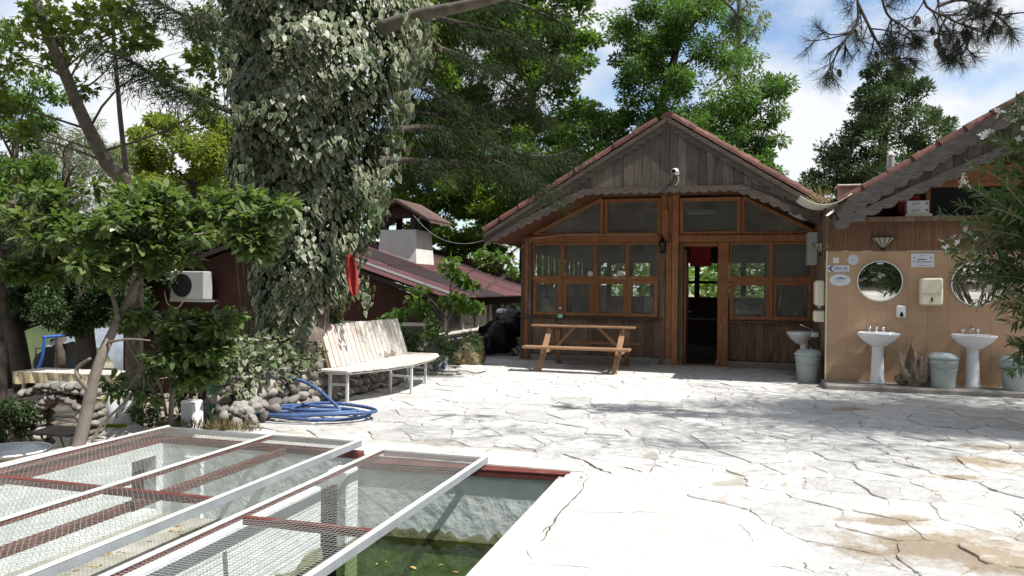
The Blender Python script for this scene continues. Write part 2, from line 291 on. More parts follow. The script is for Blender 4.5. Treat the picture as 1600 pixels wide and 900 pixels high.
# ---- foliage
TPL = {
 'diamond': [(0,0,0),(0.45,0.22,0.04),(1,0,-0.05),(0.45,-0.22,0.04)],
 'oval': [(0,0,0),(0.3,0.16,0.03),(0.7,0.15,0.03),(1,0,-0.08),(0.7,-0.15,0.03),(0.3,-0.16,0.03)],
 'lance': [(0,0,0),(0.35,0.06,0.01),(1,0,-0.06),(0.35,-0.06,0.01)],
 'lance2': [(0,0,0),(0.25,0.085,0.015),(0.6,0.085,0.01),(1,0,-0.08),(0.6,-0.085,0.01),(0.25,-0.085,0.015)],
 'obov': [(0,0,0),(0.35,0.13,0.03),(0.68,0.22,0.03),(1,0.03,-0.08),(1,-0.03,-0.08),(0.68,-0.22,0.03),(0.35,-0.13,0.03)],
 'needles': [(0,0,0),(0.3,0.045,0),(1,0,-0.05),(0.3,-0.045,0)],
 'needle': [(0,0.012,0),(1,0.006,0),(1,-0.006,0),(0,-0.012,0)],
 'spray': [(0,0,0),(0.3,0.10,0),(0.55,0.16,-0.02),(1,0,-0.06),(0.55,-0.16,-0.02),(0.3,-0.10,0)],
 'star': [(0,0,0),(0.18,0.42,-0.04),(0.36,0.16,0.0),(0.72,0.40,-0.06),(0.62,0.12,0),(1,0,-0.08),(0.62,-0.12,0),(0.72,-0.40,-0.06),(0.36,-0.16,0),(0.18,-0.42,-0.04)],
 'heart': [(0,0,0),(-0.14,0.24,0),(0.10,0.44,-0.03),(0.5,0.30,0),(1,0,-0.1),(0.5,-0.30,0),(0.10,-0.44,-0.03),(-0.14,-0.24,0)],
}
def unit(a): return a / np.maximum(np.linalg.norm(a, axis=1, keepdims=True), 1e-9)
def frames(ax, nm):
    ax = unit(ax); b = unit(np.cross(nm, ax)); n = np.cross(ax, b); return ax, b, n
def leafmesh(name, P, ax, nm, size, tpl):
    P = np.asarray(P, float); N = len(P); T = np.array(TPL[tpl], float); K = len(T)
    ax, b, n = frames(np.asarray(ax, float), np.asarray(nm, float)); s = np.broadcast_to(np.asarray(size, float), (N,))[:, None, None]
    V = P[:, None, :] + s * (T[None, :, 0:1] * ax[:, None] + T[None, :, 1:2] * b[:, None] + T[None, :, 2:3] * n[:, None])
    return polymesh(name, V.reshape(-1, 3), N, K)
def polymesh(name, V, N, K):
    me = bpy.data.meshes.new(name); me.vertices.add(N * K); me.vertices.foreach_set('co', V.astype(np.float32).ravel())
    me.loops.add(N * K); me.loops.foreach_set('vertex_index', np.arange(N * K, dtype=np.int32))
    me.polygons.add(N); me.polygons.foreach_set('loop_start', np.arange(0, N * K, K, dtype=np.int32))
    me.polygons.foreach_set('loop_total', np.full(N, K, dtype=np.int32)); me.update(); return me
def foliage(name, parent, mat_, P, ax, nm, size, tpl, kind=None):
    org = np.array(W[parent.name]) if parent is not None else np.zeros(3)
    me = leafmesh(name, np.asarray(P) - org, ax, nm, size, tpl); me.materials.append(mat_)
    o = link(bpy.data.objects.new(name, me), parent, tuple(org))
    if kind: o['kind'] = kind
    return o
def rv(n): return unit(rng.normal(size=(n, 3)))
def clumps(C, rad, per, flat=0.7):
    """leaf places scattered in soft lumps round the centres C"""
    C = np.repeat(np.asarray(C, float), per, axis=0); n = len(C); d = rv(n); d[:, 2] *= flat
    r = np.broadcast_to(np.asarray(rad, float), (len(C) // per,)).repeat(per) * rng.random(n) ** 0.45
    return C + d * r[:, None], d
def curve(p, q, n=6, bend=0.1, up=0.0):
    p, q = np.array(p, float), np.array(q, float); L_ = np.linalg.norm(q - p); off = rng.normal(size=3) * bend * L_; off[2] += up * L_
    t = np.linspace(0, 1, n)[:, None]; return p + (q - p) * t + off * (4 * t * (1 - t)) * 0.5
# ================================================================ SETTING: ground, river, paving, pool
PX0, PX1, PY0, PY1 = -5.13, -1.28, 0.4, 6.0     # pool opening
def sstep(x, a, b):
    t = min(1, max(0, (x - a) / (b - a))); return t * t * (3 - 2 * t)
def terrain(x, y):
    h = -0.06 - 0.22 * sstep(-x, 5.2, 6.2) - 0.75 * sstep(-x, 6.6, 9.5) - 1.6 * sstep(-x, 19, 26)
    h -= 0.9 * sstep(y, 34, 60) * 0
    if x < -5.2: h += 0.05 * math.sin(x * 2.1 + y * 1.3) * math.sin(y * 1.7)
    return h
def build_ground():
    xs = np.concatenate([np.linspace(-900, -60, 12), np.arange(-55, -12, 1.5), np.arange(-12, -5.4, 0.35), np.array([-5.25, -4.4, -3.2, -2.2, -1.2]), np.arange(0, 20, 1.5), np.linspace(25, 900, 12)])
    ys = np.concatenate([np.linspace(-900, -20, 10), np.arange(-15, 0.3, 2.5), np.array([0.3]), np.arange(0.8, 6.0, 0.5), np.array([6.1]), np.arange(6.6, 30, 0.6), np.linspace(32, 900, 14)])
    v = [(x, y, terrain(x, y)) for y in ys for x in xs]; nx = len(xs); f = []
    for j in range(len(ys) - 1):
        for i in range(nx - 1):
            cx, cy_ = (xs[i] + xs[i+1]) / 2, (ys[j] + ys[j+1]) / 2
            if PX0 - 0.15 < cx < PX1 + 0.1 and PY0 - 0.15 < cy_ < PY1 + 0.15: continue
            f.append((j*nx+i, j*nx+i+1, (j+1)*nx+i+1, (j+1)*nx+i))
    m = MB(); m.v, m.f = v, f
    o = m.build('ground', M['soil'], None, (0,0,0), smooth=True, recalc=False); tag(o, kind='structure')
build_ground()
m = MB(); m.add([(-900,-300,-1.85),(-21,-300,-1.85),(-21,900,-1.85),(-900,900,-1.85)], [(0,1,2,3)])
M['river'] = mat('green_river', (0.14, 0.17, 0.10), (0.10, 0.13, 0.07), 0.3, rough=0.12, bump=0.15, bscale=2.5, world=True, spec=0.5)
tag(m.build('river', M['river'], None, (0,0,0), recalc=False), kind='structure')
# paving bed, cut round the pool
m = MB()
def slab(x0, y0, x1, y1, z0=-0.14, z1=0.0): m.box((x0, y0, z0), (x1, y1, z1))
slab(PX1 + 0.12, -6, 9.5, 6.0); slab(-4.95, 6.12, 9.5, 15.14); slab(PX1 + 0.12, 6.0, 9.5, 6.12); slab(-5.35, 15.14, 9.5, 15.9); slab(-5.3, 10.6, -4.95, 15.14)
bed = tag(m.build('paving', M['mortar'], None, (0,0,0)), kind='structure')
def catmull(p, n=3):
    o = []
    for i in range(len(p)-1):
        a, b, c, d = p[max(i-1,0)], p[i], p[i+1], p[min(i+2,len(p)-1)]
        for k in range(n):
            s_ = k/n; o.append(.5*((2*b)+(c-a)*s_+(2*a-5*b+4*c-d)*s_*s_+(3*b-a-3*c+d)*s_**3))
    return o+[p[-1]]
# ---- crazy paving: Voronoi cells
def apron(x, y):     # smooth concrete round the pool
    if y < 6.1: return x < -0.05 + 0.55 * max(0, (5.9 - y)) * 0.62 + 0.12 * math.sin(y * 3)
    return x < -1.4 + 0.2 * math.sin(y * 5) and y < 6.7 or (x < 0.0 and y < 6.45)
def voronoi():
    pts = []; W_, H_ = 0.53, 0.42; j = 0; y = 1.2
    while y < 15.6:
        x = -5.6 + (0.35 if j % 2 else 0)
        while x < 8.5:
            pts.append((x + rnd.uniform(-.36, .36) * W_, y + rnd.uniform(-.38, .38) * H_)); x += W_
        y += H_; j += 1
    pts = np.array(pts); cells = []
    for i, p in enumerate(pts):
        if not (-4.95 < p[0] < 7.2 and 2.4 < p[1] < 15.2): continue
        if apron(*p): continue
        d = np.linalg.norm(pts - p, axis=1); nb = np.argsort(d)[1:16]
        poly = [(p[0]-2, p[1]-2), (p[0]+2, p[1]-2), (p[0]+2, p[1]+2), (p[0]-2, p[1]+2)]
        lim = [(pts[k], None) for k in nb]
        planes = [((pts[k] + p) / 2 - (pts[k] - p) / np.linalg.norm(pts[k] - p) * rnd.choice((0.0, 0.001, 0.001, 0.002, 0.004)), (pts[k] - p) / np.linalg.norm(pts[k] - p)) for k in nb]
        planes += [(np.array((-4.93, 0)), np.array((-1, 0))), (np.array((0, 15.12)), np.array((0, 1)))]
        if p[0] > 1.0: planes.append((np.array((0, 12.28 + 0.02)), np.array((0, 1))))
        for c, nn in planes:
            new = []
            for a in range(len(poly)):
                A, B = np.array(poly[a]), np.array(poly[(a+1) % len(poly)]); da, db = (A-c) @ nn, (B-c) @ nn
                if da <= 0: new.append(tuple(A))
                if (da < 0) != (db < 0) and da != db: new.append(tuple(A + (B-A) * (da / (da-db))))
            poly = new
            if len(poly) < 3: break
        if len(poly) >= 3: cells.append((p, poly))
    return cells
def rough_outline(poly):
    outp = []; n = len(poly)
    for i in range(n):
        A, B, Cc = np.array(poly[i-1]), np.array(poly[i]), np.array(poly[(i+1) % n])
        u, w = A - B, Cc - B; lu, lw = np.linalg.norm(u), np.linalg.norm(w)
        if min(lu, lw) < 0.03: outp.append(tuple(B)); continue
        k = min(0.06, lu * 0.3, lw * 0.3)
        outp += [tuple(B + u / lu * k), tuple(B + u/lu*k*0.25 + w/lw*k*0.25), tuple(B + w / lw * k)]
        if lw > 0.25:
            nn = np.array((-w[1], w[0])) / lw
            for t in (0.35, 0.65): outp.append(tuple(B + w * t + nn * rnd.uniform(0.0, 0.022)))
    return outp
def flagstones():
    cells = voronoi(); cells.sort(key=lambda c: math.hypot(c[0][0], c[0][1])); rest = MB()
    for i, (p, poly) in enumerate(cells):
        if len(poly) < 3: continue
        o = rough_outline(poly); c = np.mean(o, axis=0); n = len(o)
        z = rnd.uniform(0.006, 0.014); tx, ty = rnd.uniform(-.012, .012), rnd.uniform(-.012, .012)
        top = [(x + (c[0]-x) * 0.02, y + (c[1]-y) * 0.02, z + (x-c[0])*tx + (y-c[1])*ty) for x, y in o]
        mid = [(x, y, z - 0.006 + (x-c[0])*tx + (y-c[1])*ty) for x, y in o]; bot = [(x, y, -0.02) for x, y in o]
        vs = top + mid + bot; fs = [tuple(range(n))]
        for q in (0, n):
            fs += [(q+n+k, q+n+(k+1) % n, q+(k+1) % n, q+k) for k in range(n)]
        if i < 300: mb = MB(); mb.add(vs, fs); mb.build('flagstone', M['flag'], bed, (c[0], c[1], 0))
        else: rest.add(vs, fs)
    if rest.v: tag(rest.build('flagstones', M['flag'], bed, (0,0,0)), kind='stuff')
flagstones()
# smooth concrete apron round the pool, one sheet over the bed
m = MB(); ys = list(np.linspace(.5, 6.1, 24)); e = [(-0.05 + 0.55*max(0, 5.9-y)*.62 + .12*math.sin(y*3) + .05*math.sin(y*11), y) for y in ys]
e += [(.02, 6.3), (-.05, 6.45), (-.7, 6.50), (-1.38, 6.46), (-1.5, 6.66), (-2.2, 6.72), (-3.4, 6.66), (-4.3, 6.74), (-4.94, 6.70), (-4.94, 6.13), (PX1+.121, 6.13), (PX1+.121, .5)]
n = len(e); m.add([(x, y, .006) for x, y in e] + [(x, y, -.02) for x, y in e], [tuple(range(n))] + [(k, n+k, n+(k+1) % n, (k+1) % n) for k in range(n)])
tag(m.build('concrete_apron', M['concrete'], bed), kind='structure')
# long crack in the apron packed with earth
M['crack'] = mat('packed_earth', (0.10, 0.08, 0.06), (0.05, 0.04, 0.03), 14, rough=1)
def crack(pix, wid):
    pts = catmull([at(px, 1800/(py-hz(px))) for px, py in pix], 6); m = MB(); vs = []; n = len(pts)
    for k, p in enumerate(pts):
        f = math.sin(math.pi*min(1, max(0, k/(n-1))))**.6; d = pts[min(k+1, n-1)]-pts[max(k-1, 0)]; d.normalize(); s_ = Vector((-d.y, d.x, 0)); w = wid*f*rnd.uniform(.3, 1.1); j = s_*rnd.uniform(-.012, .012)
        vs += [(p.x+s_.x*w+j.x, p.y+s_.y*w+j.y, .0105), (p.x-s_.x*w+j.x, p.y-s_.y*w+j.y, .0105)]
    m.add(vs, [(2*k, 2*k+1, 2*k+3, 2*k+2) for k in range(n-1)]); tag(m.build('ground_crack', M['crack'], bed, recalc=False), kind='structure')
crack(((835,707),(880,711),(915,722),(940,735),(962,742)), .020); crack(((925,745),(905,775),(880,805),(862,830),(850,850)), .007); crack(((1010,741),(985,733),(955,728)), .008); crack(((1100,735),(1060,728),(1030,720)), .007)
# raised step along the wash wall
m = MB(); m.box((1.30, 12.30, -0.05), (8.5, 12.98, 0.085)); M['step'] = mat('worn_step', (0.33, 0.31, 0.28), (0.22, 0.20, 0.18), 4, rough=0.9, bump=0.4, world=True)
tag(m.build('wash_step', M['step'], None, bev=0.02), kind='structure')
# ---------------------------------------------------------------- fish pool
pool = thing('fish_pool', 'sunken concrete fish pool with pale flaking walls and shallow green water', 'pool', ((PX0+PX1)/2, (PY0+PY1)/2, -1.1))
M['poolwall'] = mat('pool_limewash', (0.74, 0.79, 0.78), (0.56, 0.63, 0.62), 3, rough=0.9, bump=0.8, bscale=9, c3=(0.40, 0.42, 0.36), c3s=3, c3t=0.6, world=True)
M['algae'] = mat('algae_band', (0.10, 0.11, 0.045), (0.24, 0.25, 0.16), 6, rough=0.9, bump=0.5, world=True)
M['poolfloor'] = mat('algae_floor', (0.20, 0.26, 0.06), (0.035, 0.05, 0.02), 2.3, rough=0.9, bump=0.3, world=True)
zt, zw, zb = -0.004, -0.60, -1.00
m = MB(); m.prism([(PX0-.1, 5.985), (-3.12, 5.985), (-3.11, 5.86), (PX1+.12, 6.015), (PX1+.12, PY1+.12), (PX0-.1, PY1+.12)], 'z', zb, zt); m.build('wall', M['poolwall'], pool)
m = MB(); m.box((PX0-.1, PY0-.12, zb), (PX1+.12, PY0, zt)); m.build('wall', M['poolwall'], pool)
m = MB(); m.box((PX1, PY0, zb), (PX1+.12, PY1, zt)); m.build('wall', M['poolwall'], pool)
m = MB()                                        # side wall with a sluice opening near the far end
m.box((PX0-.14, PY0, zb), (PX0, 5.60, zt)); m.box((PX0-.14, 5.90, zb), (PX0, PY1, zt)); m.box((PX0-.14, 5.60, zb), (PX0, 5.90, -.6)); m.box((PX0-.14, 5.60, -.10), (PX0, 5.90, zt)); m.build('wall', M['poolwall'], pool)
m = MB(); m.box((PX0-.5, 5.5, zb), (PX0-.15, PY1, -.05)); m.build('sluice_box', M['dark'], pool)
m = MB(); m.box((PX0, PY0, zb-.1), (PX1, PY1, zb)); m.build('floor', M['poolfloor'], pool)
XD = -3.10
m = MB(); m.box((XD-.07, PY0, zb), (XD+.07, 5.24, -.05)); m.build('divider', M['poolwall'], pool, bev=.01)
m = MB(); m.box((XD-.09, 5.60, zb), (XD+.09, 5.80, -.02)); m.build('pillar', M['poolwall'], pool, bev=.01)
m = MB()
for k in range(5): m.box((XD-.02, 5.262+k*.066, zb), (XD+.02, 5.306+k*.066, -.12))
m.box((XD-.035, 5.25, -.34), (XD-.0215, 5.59, -.30)); m.build('sluice_grate', M['black'], pool)
m = MB(); m.box((PX0+.25, 5.955, zb), (PX0+.45, 5.998, -.1)); m.build('pillar', M['poolwall'], pool, bev=.01)
# algae skirt, a lumpy crust just above the water
def skirt(a, b, nrm):
    mb = MB(); a, b, nrm = Vector(a), Vector(b), Vector(nrm); K = 40; vs = []
    for k in range(K+1):
        p = a.lerp(b, k/K); h = rnd.uniform(.02, .10)
        vs += [p + nrm*.012 + Vector((0,0,-.06)), p + nrm*rnd.uniform(.004,.014) + Vector((0,0,h*.5)), p + nrm*.001 + Vector((0,0,h))]
    fs = []
    for k in range(K): q = 3*k; fs += [(q, q+3, q+4, q+1), (q+1, q+4, q+5, q+2)]
    mb.add(vs, fs); mb.build('algae_crust', M['algae'], pool, recalc=False, smooth=True)
skirt((-3.10, 5.862, zw), (PX1, 6.006, zw), (.088,-.996,0)); skirt((XD+.07, 5.24, zw), (XD+.07, PY0, zw), (1,0,0)); m = MB(); m.box((PX0, PY0, zb+.002), (XD-.072, PY1, -.66)); m.build('dry_floor', mat('silted_floor', (0.40, 0.39, 0.35), (0.24, 0.235, 0.20), 3.5, rough=0.95, bump=0.7, world=True, c3=(0.14, 0.15, 0.09), c3s=1.5, c3t=0.56), pool)
M['deadleaf'] = mat('dead_leaf', (0.45, 0.30, 0.10), (0.3, 0.17, 0.06), 9, vary=.3)
P_ = [(rng.uniform(-4.9, -3.3), rng.uniform(2.5, 5.8), -.655) for _ in range(260)]
tag(foliage('leaf_debris', pool, M.setdefault('deadleaf', mat('dead_leaf', (0.45, 0.30, 0.10), (0.3, 0.17, 0.06), 9, vary=.3)), np.array(P_), rv(260)*np.array((1,1,.15)), rv(260)*.3+np.array((0,0,1.)), rng.uniform(.03,.07,260), 'oval'), kind='stuff')
# rims: red angle steel, right-hand kerb of plaster
m = MB(); m.box((PX0-.11, PY0, zt+.002), (PX0-.02, PY1+.05, .075)); m.build('rim', M['redsteel'], pool, bev=.004)
m = MB(); m.prism([(XD, 5.835), (PX1+.02, 5.975), (PX1+.02, 6.005), (XD, 5.865)], 'z', -.05, -.003); m.prism([(XD, 5.832), (PX1+.02, 5.972), (PX1+.02, PY1+.07), (XD, PY1+.07)], 'z', -.002, .0125); m.build('rim', M['redsteel'], pool, bev=.003)
m = MB(); m.box((PX0, PY1-.02, 0.0), (XD-.002, PY1+.08, .05)); m.build('rim', M['redsteel'], pool, bev=.003)
m = MB(); m.bar((PX1-.03, PY0, -.03), (PX1-.03, PY1-.05, -.03), .05, .05); m.bar((PX1+.03, PY0, .006), (PX1+.03, PY1, .006), .06, .01); m.build('kerb', M['concrete'], pool, bev=.008)
# coping strip on the garden side
m = MB(); m.box((PX0-.62, PY0-2, -.25), (PX0-.145, PY1+.15, .015)); m.box((PX0-.62, PY1+.125, -.25), (-4.955, 6.6, .012)); tag(m.build('pool_coping', M['concrete'], None, bev=.012), kind='structure')
m = MB(); m.add([(-3.03, PY0, zw), (PX1, PY0, zw), (PX1, PY1, zw), (-3.03, PY1, zw)], [(0,1,2,3)])
M['poolwater'] = glassmat('pool_water', (0.40, 0.48, 0.22), 1.33, 0.02, 0.06, 4)
tag(m.build('pool_water', M['poolwater'], None, (0,0,zw), recalc=False), kind='structure')
# leaves afloat
lm = leafmesh('floating_leaf', [(0,0,0)], [(1,0,0)], [(0,0,1)], .07, 'oval'); M['deadleaf'] = mat('dead_leaf', (0.45, 0.30, 0.10), (0.3, 0.17, 0.06), 9, vary=.3); lm.materials.append(M['deadleaf'])
for px, py, s_, lb in ((655, 891, 1.3, 'largest yellow-brown leaf floating on the pool water'), (698, 883, .6, 'small pale leaf floating farther from the mesh cover'), (712, 895, .7, 'pale leaf floating nearest the plastered pool kerb'), (606, 878, .5, 'tiny dry leaf floating beside the white cover rail'), (592, 884, .6, 'dry leaf floating closest under the mesh cover rail')):
    p = at(px, 1200*(1.5-zw)/(py-hz(px)), zw+.006)
    o = piece('floating_leaf', lm, None, p, (0, 0, rnd.uniform(0,6)), s_)
    tag(o, lb, 'leaf', 'dry leaves afloat in the pool')
# ---------------------------------------------------------------- mesh covers of the pool
def cover(label, x0, x1, y0, y1, z, longs, cross, diag, wide):
    t = thing('pool_cover', label, 'cover', ((x0+x1)/2, (y0+y1)/2, z-.075), 'wire mesh covers on the fish pool')
    h = 0.056
    for x, red, w in longs:
        if red:
            b = MB(); b.box((x-w*.33, y0+.004, z-.040), (x+w*.33, y1-.004, z-.010)); b.build('rail', M['redsteel'], t, bev=.003)
            b = MB(); b.box((x-w/2, y0, z-.009), (x+w/2, y1, z+.004)); b.build('batten', M['rail'], t, bev=.002)
        else:
            b = MB(); b.box((x-w/2, y0+.003, z-h), (x+w/2, y1-.003, z-.005)); b.build('rail', M['railshade'], t, bev=.004); b = MB(); b.box((x-w/2-.003, y0, z-.004), (x+w/2+.003, y1, z+.005)); b.build('batten', M['rail'], t, bev=.002)
    for y in cross:
        b = MB(); b.box((longs[0][0]+.03, y-.022, z-.06), (longs[-1][0]-.03, y+.022, z-.012)); b.build('crossbar', M['redsteel'], t, bev=.003)
    b = MB(); b.box((x0+.03, y1-.045, z-.055), (x1-.03, y1-.004, z-.012)); b.build('crossbar', M['metal'], t, bev=.003)
    g = MB(); r = .0014; zz = z - .006
    def wire(p, q):
        K = 5; pts = [np.array(p)+(np.array(q)-np.array(p))*k/K for k in range(K+1)]
        pts = [Vector((a[0], a[1], zz - .014*math.sin(2.2*a[0]+1.3*a[1])**2 - rnd.uniform(0,.003))) for a in pts]
        g.tube(pts, r, 3, False)
    sp = .030
    if not diag:
        for k in range(1, int((x1-x0)/sp)): wire((x0+k*sp, y0), (x0+k*sp, y1))
        for k in range(1, int((y1-y0)/sp)): wire((x0, y0+k*sp), (x1, y0+k*sp))
    else:
        sl_ = 1.0; wd, ln = x1-x0, y1-y0; sp *= 1.35
        for k in range(-int(wd/sp), int(ln/sp)):
            for sgn in (1, -1):
                ya = y0 + k*sp if sgn == 1 else y0 + k*sp + wd
                pts = []
                xa, yb = x0, ya; xe, ye = x1, ya + sgn*wd
                lo, hi = 0.0, 1.0
                if sgn == 1: lo = max(0, (y0-ya)/wd); hi = min(1, (y1-ya)/wd)
                else: lo = max(0, (ya-y1)/wd); hi = min(1, (ya-y0)/wd)
                if hi - lo > .02: wire((x0+wd*lo, ya+sgn*wd*lo), (x0+wd*hi, ya+sgn*wd*hi))
    tag(g.build('wire_mesh', M['wire'], t, recalc=False), kind='stuff')
    return t
cover('wide wire mesh cover with three long rails lying at the garden side of the pool', -5.14, -3.12, 1.2, 6.05, .150, ((-5.12, True, .034), (-3.98, True, .034), (-3.12, False, .030)), (4.15, 2.3), True, 2)
cover('narrow wire mesh cover with white side rail next to the open strip of water', -2.92, -1.95, 1.0, 6.06, .090, ((-2.90, True, .032), (-1.97, False, .032)), (4.05, 2.2), False, 1)
m = MB(); m.box((-3.86, 1.0, -.01), (-3.805, 5.97, .045)); tag(m.build('support_beam', M['rust'], None, bev=.004), 'rusty brown steel beam under the wide mesh cover across the pool', 'beam')
# ================================================================ TIMBER CABIN
FY = 15.2; YF = 13.35                            # facade plane, gable plane
cab = thing('timber_cabin', 'timber cabin with scalloped gable, glazed front and red tiled roof', 'cabin', (-1.4, FY, 0))
def boards(parent, name, x0, x1, z0, z1, yf, mat_, wmin, wmax, th=.022, ztop=None, zbot=None, jit=.006):
    x = x0
    while x < x1 - .02:
        w = min(rnd.uniform(wmin, wmax), x1 - x)
        if x1 - x - w < .05: w = x1 - x
        a, b = x + .0025, x + w - .0025; j = rnd.uniform(0, jit)
        za, zb_ = (ztop(a), ztop(b)) if ztop else (z1, z1); ba, bb = (zbot(a), zbot(b)) if zbot else (z0 + rnd.uniform(-.012, .012),)*2
        if za - ba > .03 or zb_ - bb > .03:
            m = MB(); poly = [(a, ba), (b, bb), (b, max(zb_, bb+.01))] + ([(RX, ztop(RX))] if ztop and name == 'gable_board' and a < RX < b else []) + [(a, max(za, ba+.01))]
            m.prism(poly, 'y', yf - th - j, yf - j); m.build(name, mat_, parent, ((a+b)/2, yf, ba))
        x += w
# lower walls
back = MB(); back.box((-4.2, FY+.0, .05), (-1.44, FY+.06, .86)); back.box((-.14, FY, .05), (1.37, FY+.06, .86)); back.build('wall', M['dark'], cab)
boards(cab, 'wall_board', -4.0, -1.44, .14, .86, FY, M['oldwood'], .11, .19)
boards(cab, 'wall_board', -.13, 1.37, .14, .86, FY, M['oldwood'], .11, .19)
m = MB(); m.box((-4.26, FY-.06, -.1), (-1.06, FY+.08, .13)); m.box((-.36, FY-.06, -.1), (1.37, FY+.08, .12)); m.build('plinth', M['step'], cab, bev=.015)
def tim(name, a, b, mat_=None, bv=.006, p=None):
    m = MB(); m.box(a, b); return m.build(name, mat_ or M['redwood'], p or cab, bev=bv)
# corner post: three planks
for k in range(3): tim('corner_plank', (-4.225+k*.077, FY-.06-rnd.uniform(0,.008), .02), (-4.15+k*.077, FY+.03, 2.50), M['oldwood'] if k != 1 else M['redwood'])
tim('post', (-1.44, FY-.07, .0), (-1.32, FY+.06, 2.37), M['oldwood']); tim('post', (-1.315, FY-.05, .0), (-1.20, FY+.05, 2.385)); tim('post', (-1.195, FY-.075, 0), (-1.075, FY+.07, 3.30))
tim('post', (-.335, FY-.08, 0), (-.135, FY+.07, 2.375)); tim('post', (-1.42, FY-.06, 2.53), (-1.30, FY+.05, 3.30)); tim('post', (-1.29, FY-.03, 2.53), (-1.20, FY+.05, 3.28)); tim('post', (-1.385, FY-.09, 2.40), (-1.27, FY-.062, 3.02))
tim('post', (1.37, FY-.06, .1), (1.45, FY+.05, 2.37), M['oldwood'])
tim('beam', (-4.06, FY-.085, 2.385), (-1.40, FY+.07, 2.52)); tim('beam', (-1.07, FY-.085, 2.38), (1.46, FY+.07, 2.515)); tim('beam', (-1.395, FY-.05, 2.39), (-1.20, FY+.04, 2.51), M['oldwood'])
tim('sill', (-4.24, FY-.12, .865), (-1.36, FY+.05, .905), M['trim']); tim('sill', (-.14, FY-.11, .855), (1.40, FY+.05, .895), M['oldwood'])
tim('threshold', (-1.07, FY-.05, -.02), (-.34, FY+.1, .03), M['oldwood'])
# door jambs and open door leaf folded inside
tim('jamb', (-1.07, FY-.02, .03), (-.98, FY+.22, 2.37), M['oldwood']); tim('lintel', (-.975, FY-.02, 2.30), (-.34, FY+.06, 2.372))
d = MB(); d.box((-.975, FY+.08, .05), (-.93, FY+.85, 2.25)); dd = d.build('door', M['redwood'], cab, bev=.006)
d = MB(); d.tube([(-.92, FY+.75, 1.02), (-.88, FY+.75, 1.02), (-.88, FY+.65, 1.02)], .010, 8); d.build('handle', M['metal'], dd)
# windows
def window(x0, x1, z0, z1, fr=.045, y=FY, mat_=None, parent=None, glass=True, depth=.06):
    m = MB(); f = fr
    m.box((x0, y-depth/2, z0), (x1, y+depth/2, z0+f)); m.box((x0, y-depth/2, z1-f), (x1, y+depth/2, z1))
    m.box((x0, y-depth/2+.002, z0+f), (x0+f, y+depth/2-.002, z1-f)); m.box((x1-f, y-depth/2+.002, z0+f), (x1, y+depth/2-.002, z1-f))
    w = m.build('window', mat_ or M['redwood'], parent or cab, ((x0+x1)/2, y, z0), bev=.005)
    if glass:
        g = MB(); g.box((x0+f+.001, y-.003, z0+f+.001), (x1-f-.001, y+.003, z1-f-.001)); g.build('pane', M['glass'], w)
    return w
xs = [-3.99, -3.37, -2.71, -2.06, -1.445]
for a, b in zip(xs[:-1], xs[1:]):
    window(a+.004, b-.004, 1.685, 2.38, .035, FY-.01); window(a+.012, b-.012, .91, 1.635, .075, FY-.005)
tim('transom', (-4.0, FY-.055, 1.638), (-1.445, FY+.04, 1.682))
for x in xs[1:-1]: tim('mullion', (x-.02, FY-.06, .908), (x+.02, FY-.04, 2.384))
for a, b in ((-.13, .634), (.634, 1.37)):
    window(a+.004, b-.004, 1.69, 2.372, .04, FY-.01); window(a+.012, b-.012, .90, 1.64, .08, FY-.005)
tim('transom', (-.13, FY-.055, 1.642), (1.37, FY+.04, 1.688)); tim('mullion', (.614, FY-.06, .90), (.654, FY-.04, 2.37))
window(-2.53, -1.425, 2.525, 3.25, .07); window(-1.065, .07, 2.52, 3.24, .07)
def tri(pts, fr=.06):
    m = MB(); n = len(pts)
    for i in range(n):
        a, b = pts[i], pts[(i+1) % n]; m.bar((a[0], FY+.001*i, a[1]), (b[0], FY+.001*i, b[1]), fr+.002*i, .06, (0,1,0))
    w = m.build('window', M['redwood'], cab, (pts[0][0], FY, pts[0][1]), bev=.004)
    g = MB(); g.prism(pts, 'y', FY-.003, FY+.003); g.build('pane', M['glass'], w)
tri([(-4.0, 2.555), (-2.58, 2.555), (-2.58, 3.25)]); tri([(.115, 2.55), (1.40, 2.55), (.115, 3.22)])
# roof: slabs, rake boards, scallops, tiles
RX, RZ = -1.156, 4.40; SL = .600
def zr(x): return RZ - (SL if x < RX else .632) * abs(x - RX)
YB = 22.6
for sgn, xe in ((-1, -4.44), (1, 1.36)):
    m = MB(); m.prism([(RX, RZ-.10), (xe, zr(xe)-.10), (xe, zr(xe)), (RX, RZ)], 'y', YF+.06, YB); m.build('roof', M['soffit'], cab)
    # pan tiles over the slab, kept as one sheet of rolls
    L_ = math.hypot(xe-RX, zr(xe)-RZ); nrow = int(L_/.36); ux, uz = (xe-RX)/L_, (zr(xe)-RZ)/L_
    t = MB()
    for r in range(nrow):
        for c in range(int((YB-YF-.3)/.24)):
            y = YF+.30+c*.24; a, b = r*.36, r*.36+.40; vs = []
            for s_, lift in ((a, .045), (b, .02)):
                for k in range(5):
                    th = math.pi*k/4; vs.append((RX+ux*s_ - uz*sgn*(.055*math.sin(th)+lift)*sgn*-1*(-1), y+.10*math.cos(th), RZ+uz*s_+abs(ux)*(.055*math.sin(th)+lift)))
            t.add(vs, [(k, k+1, 6+k, 5+k) for k in range(4)])
    tag(t.build('roof_tiles', M['tile_roof'], cab, recalc=False), kind='stuff')
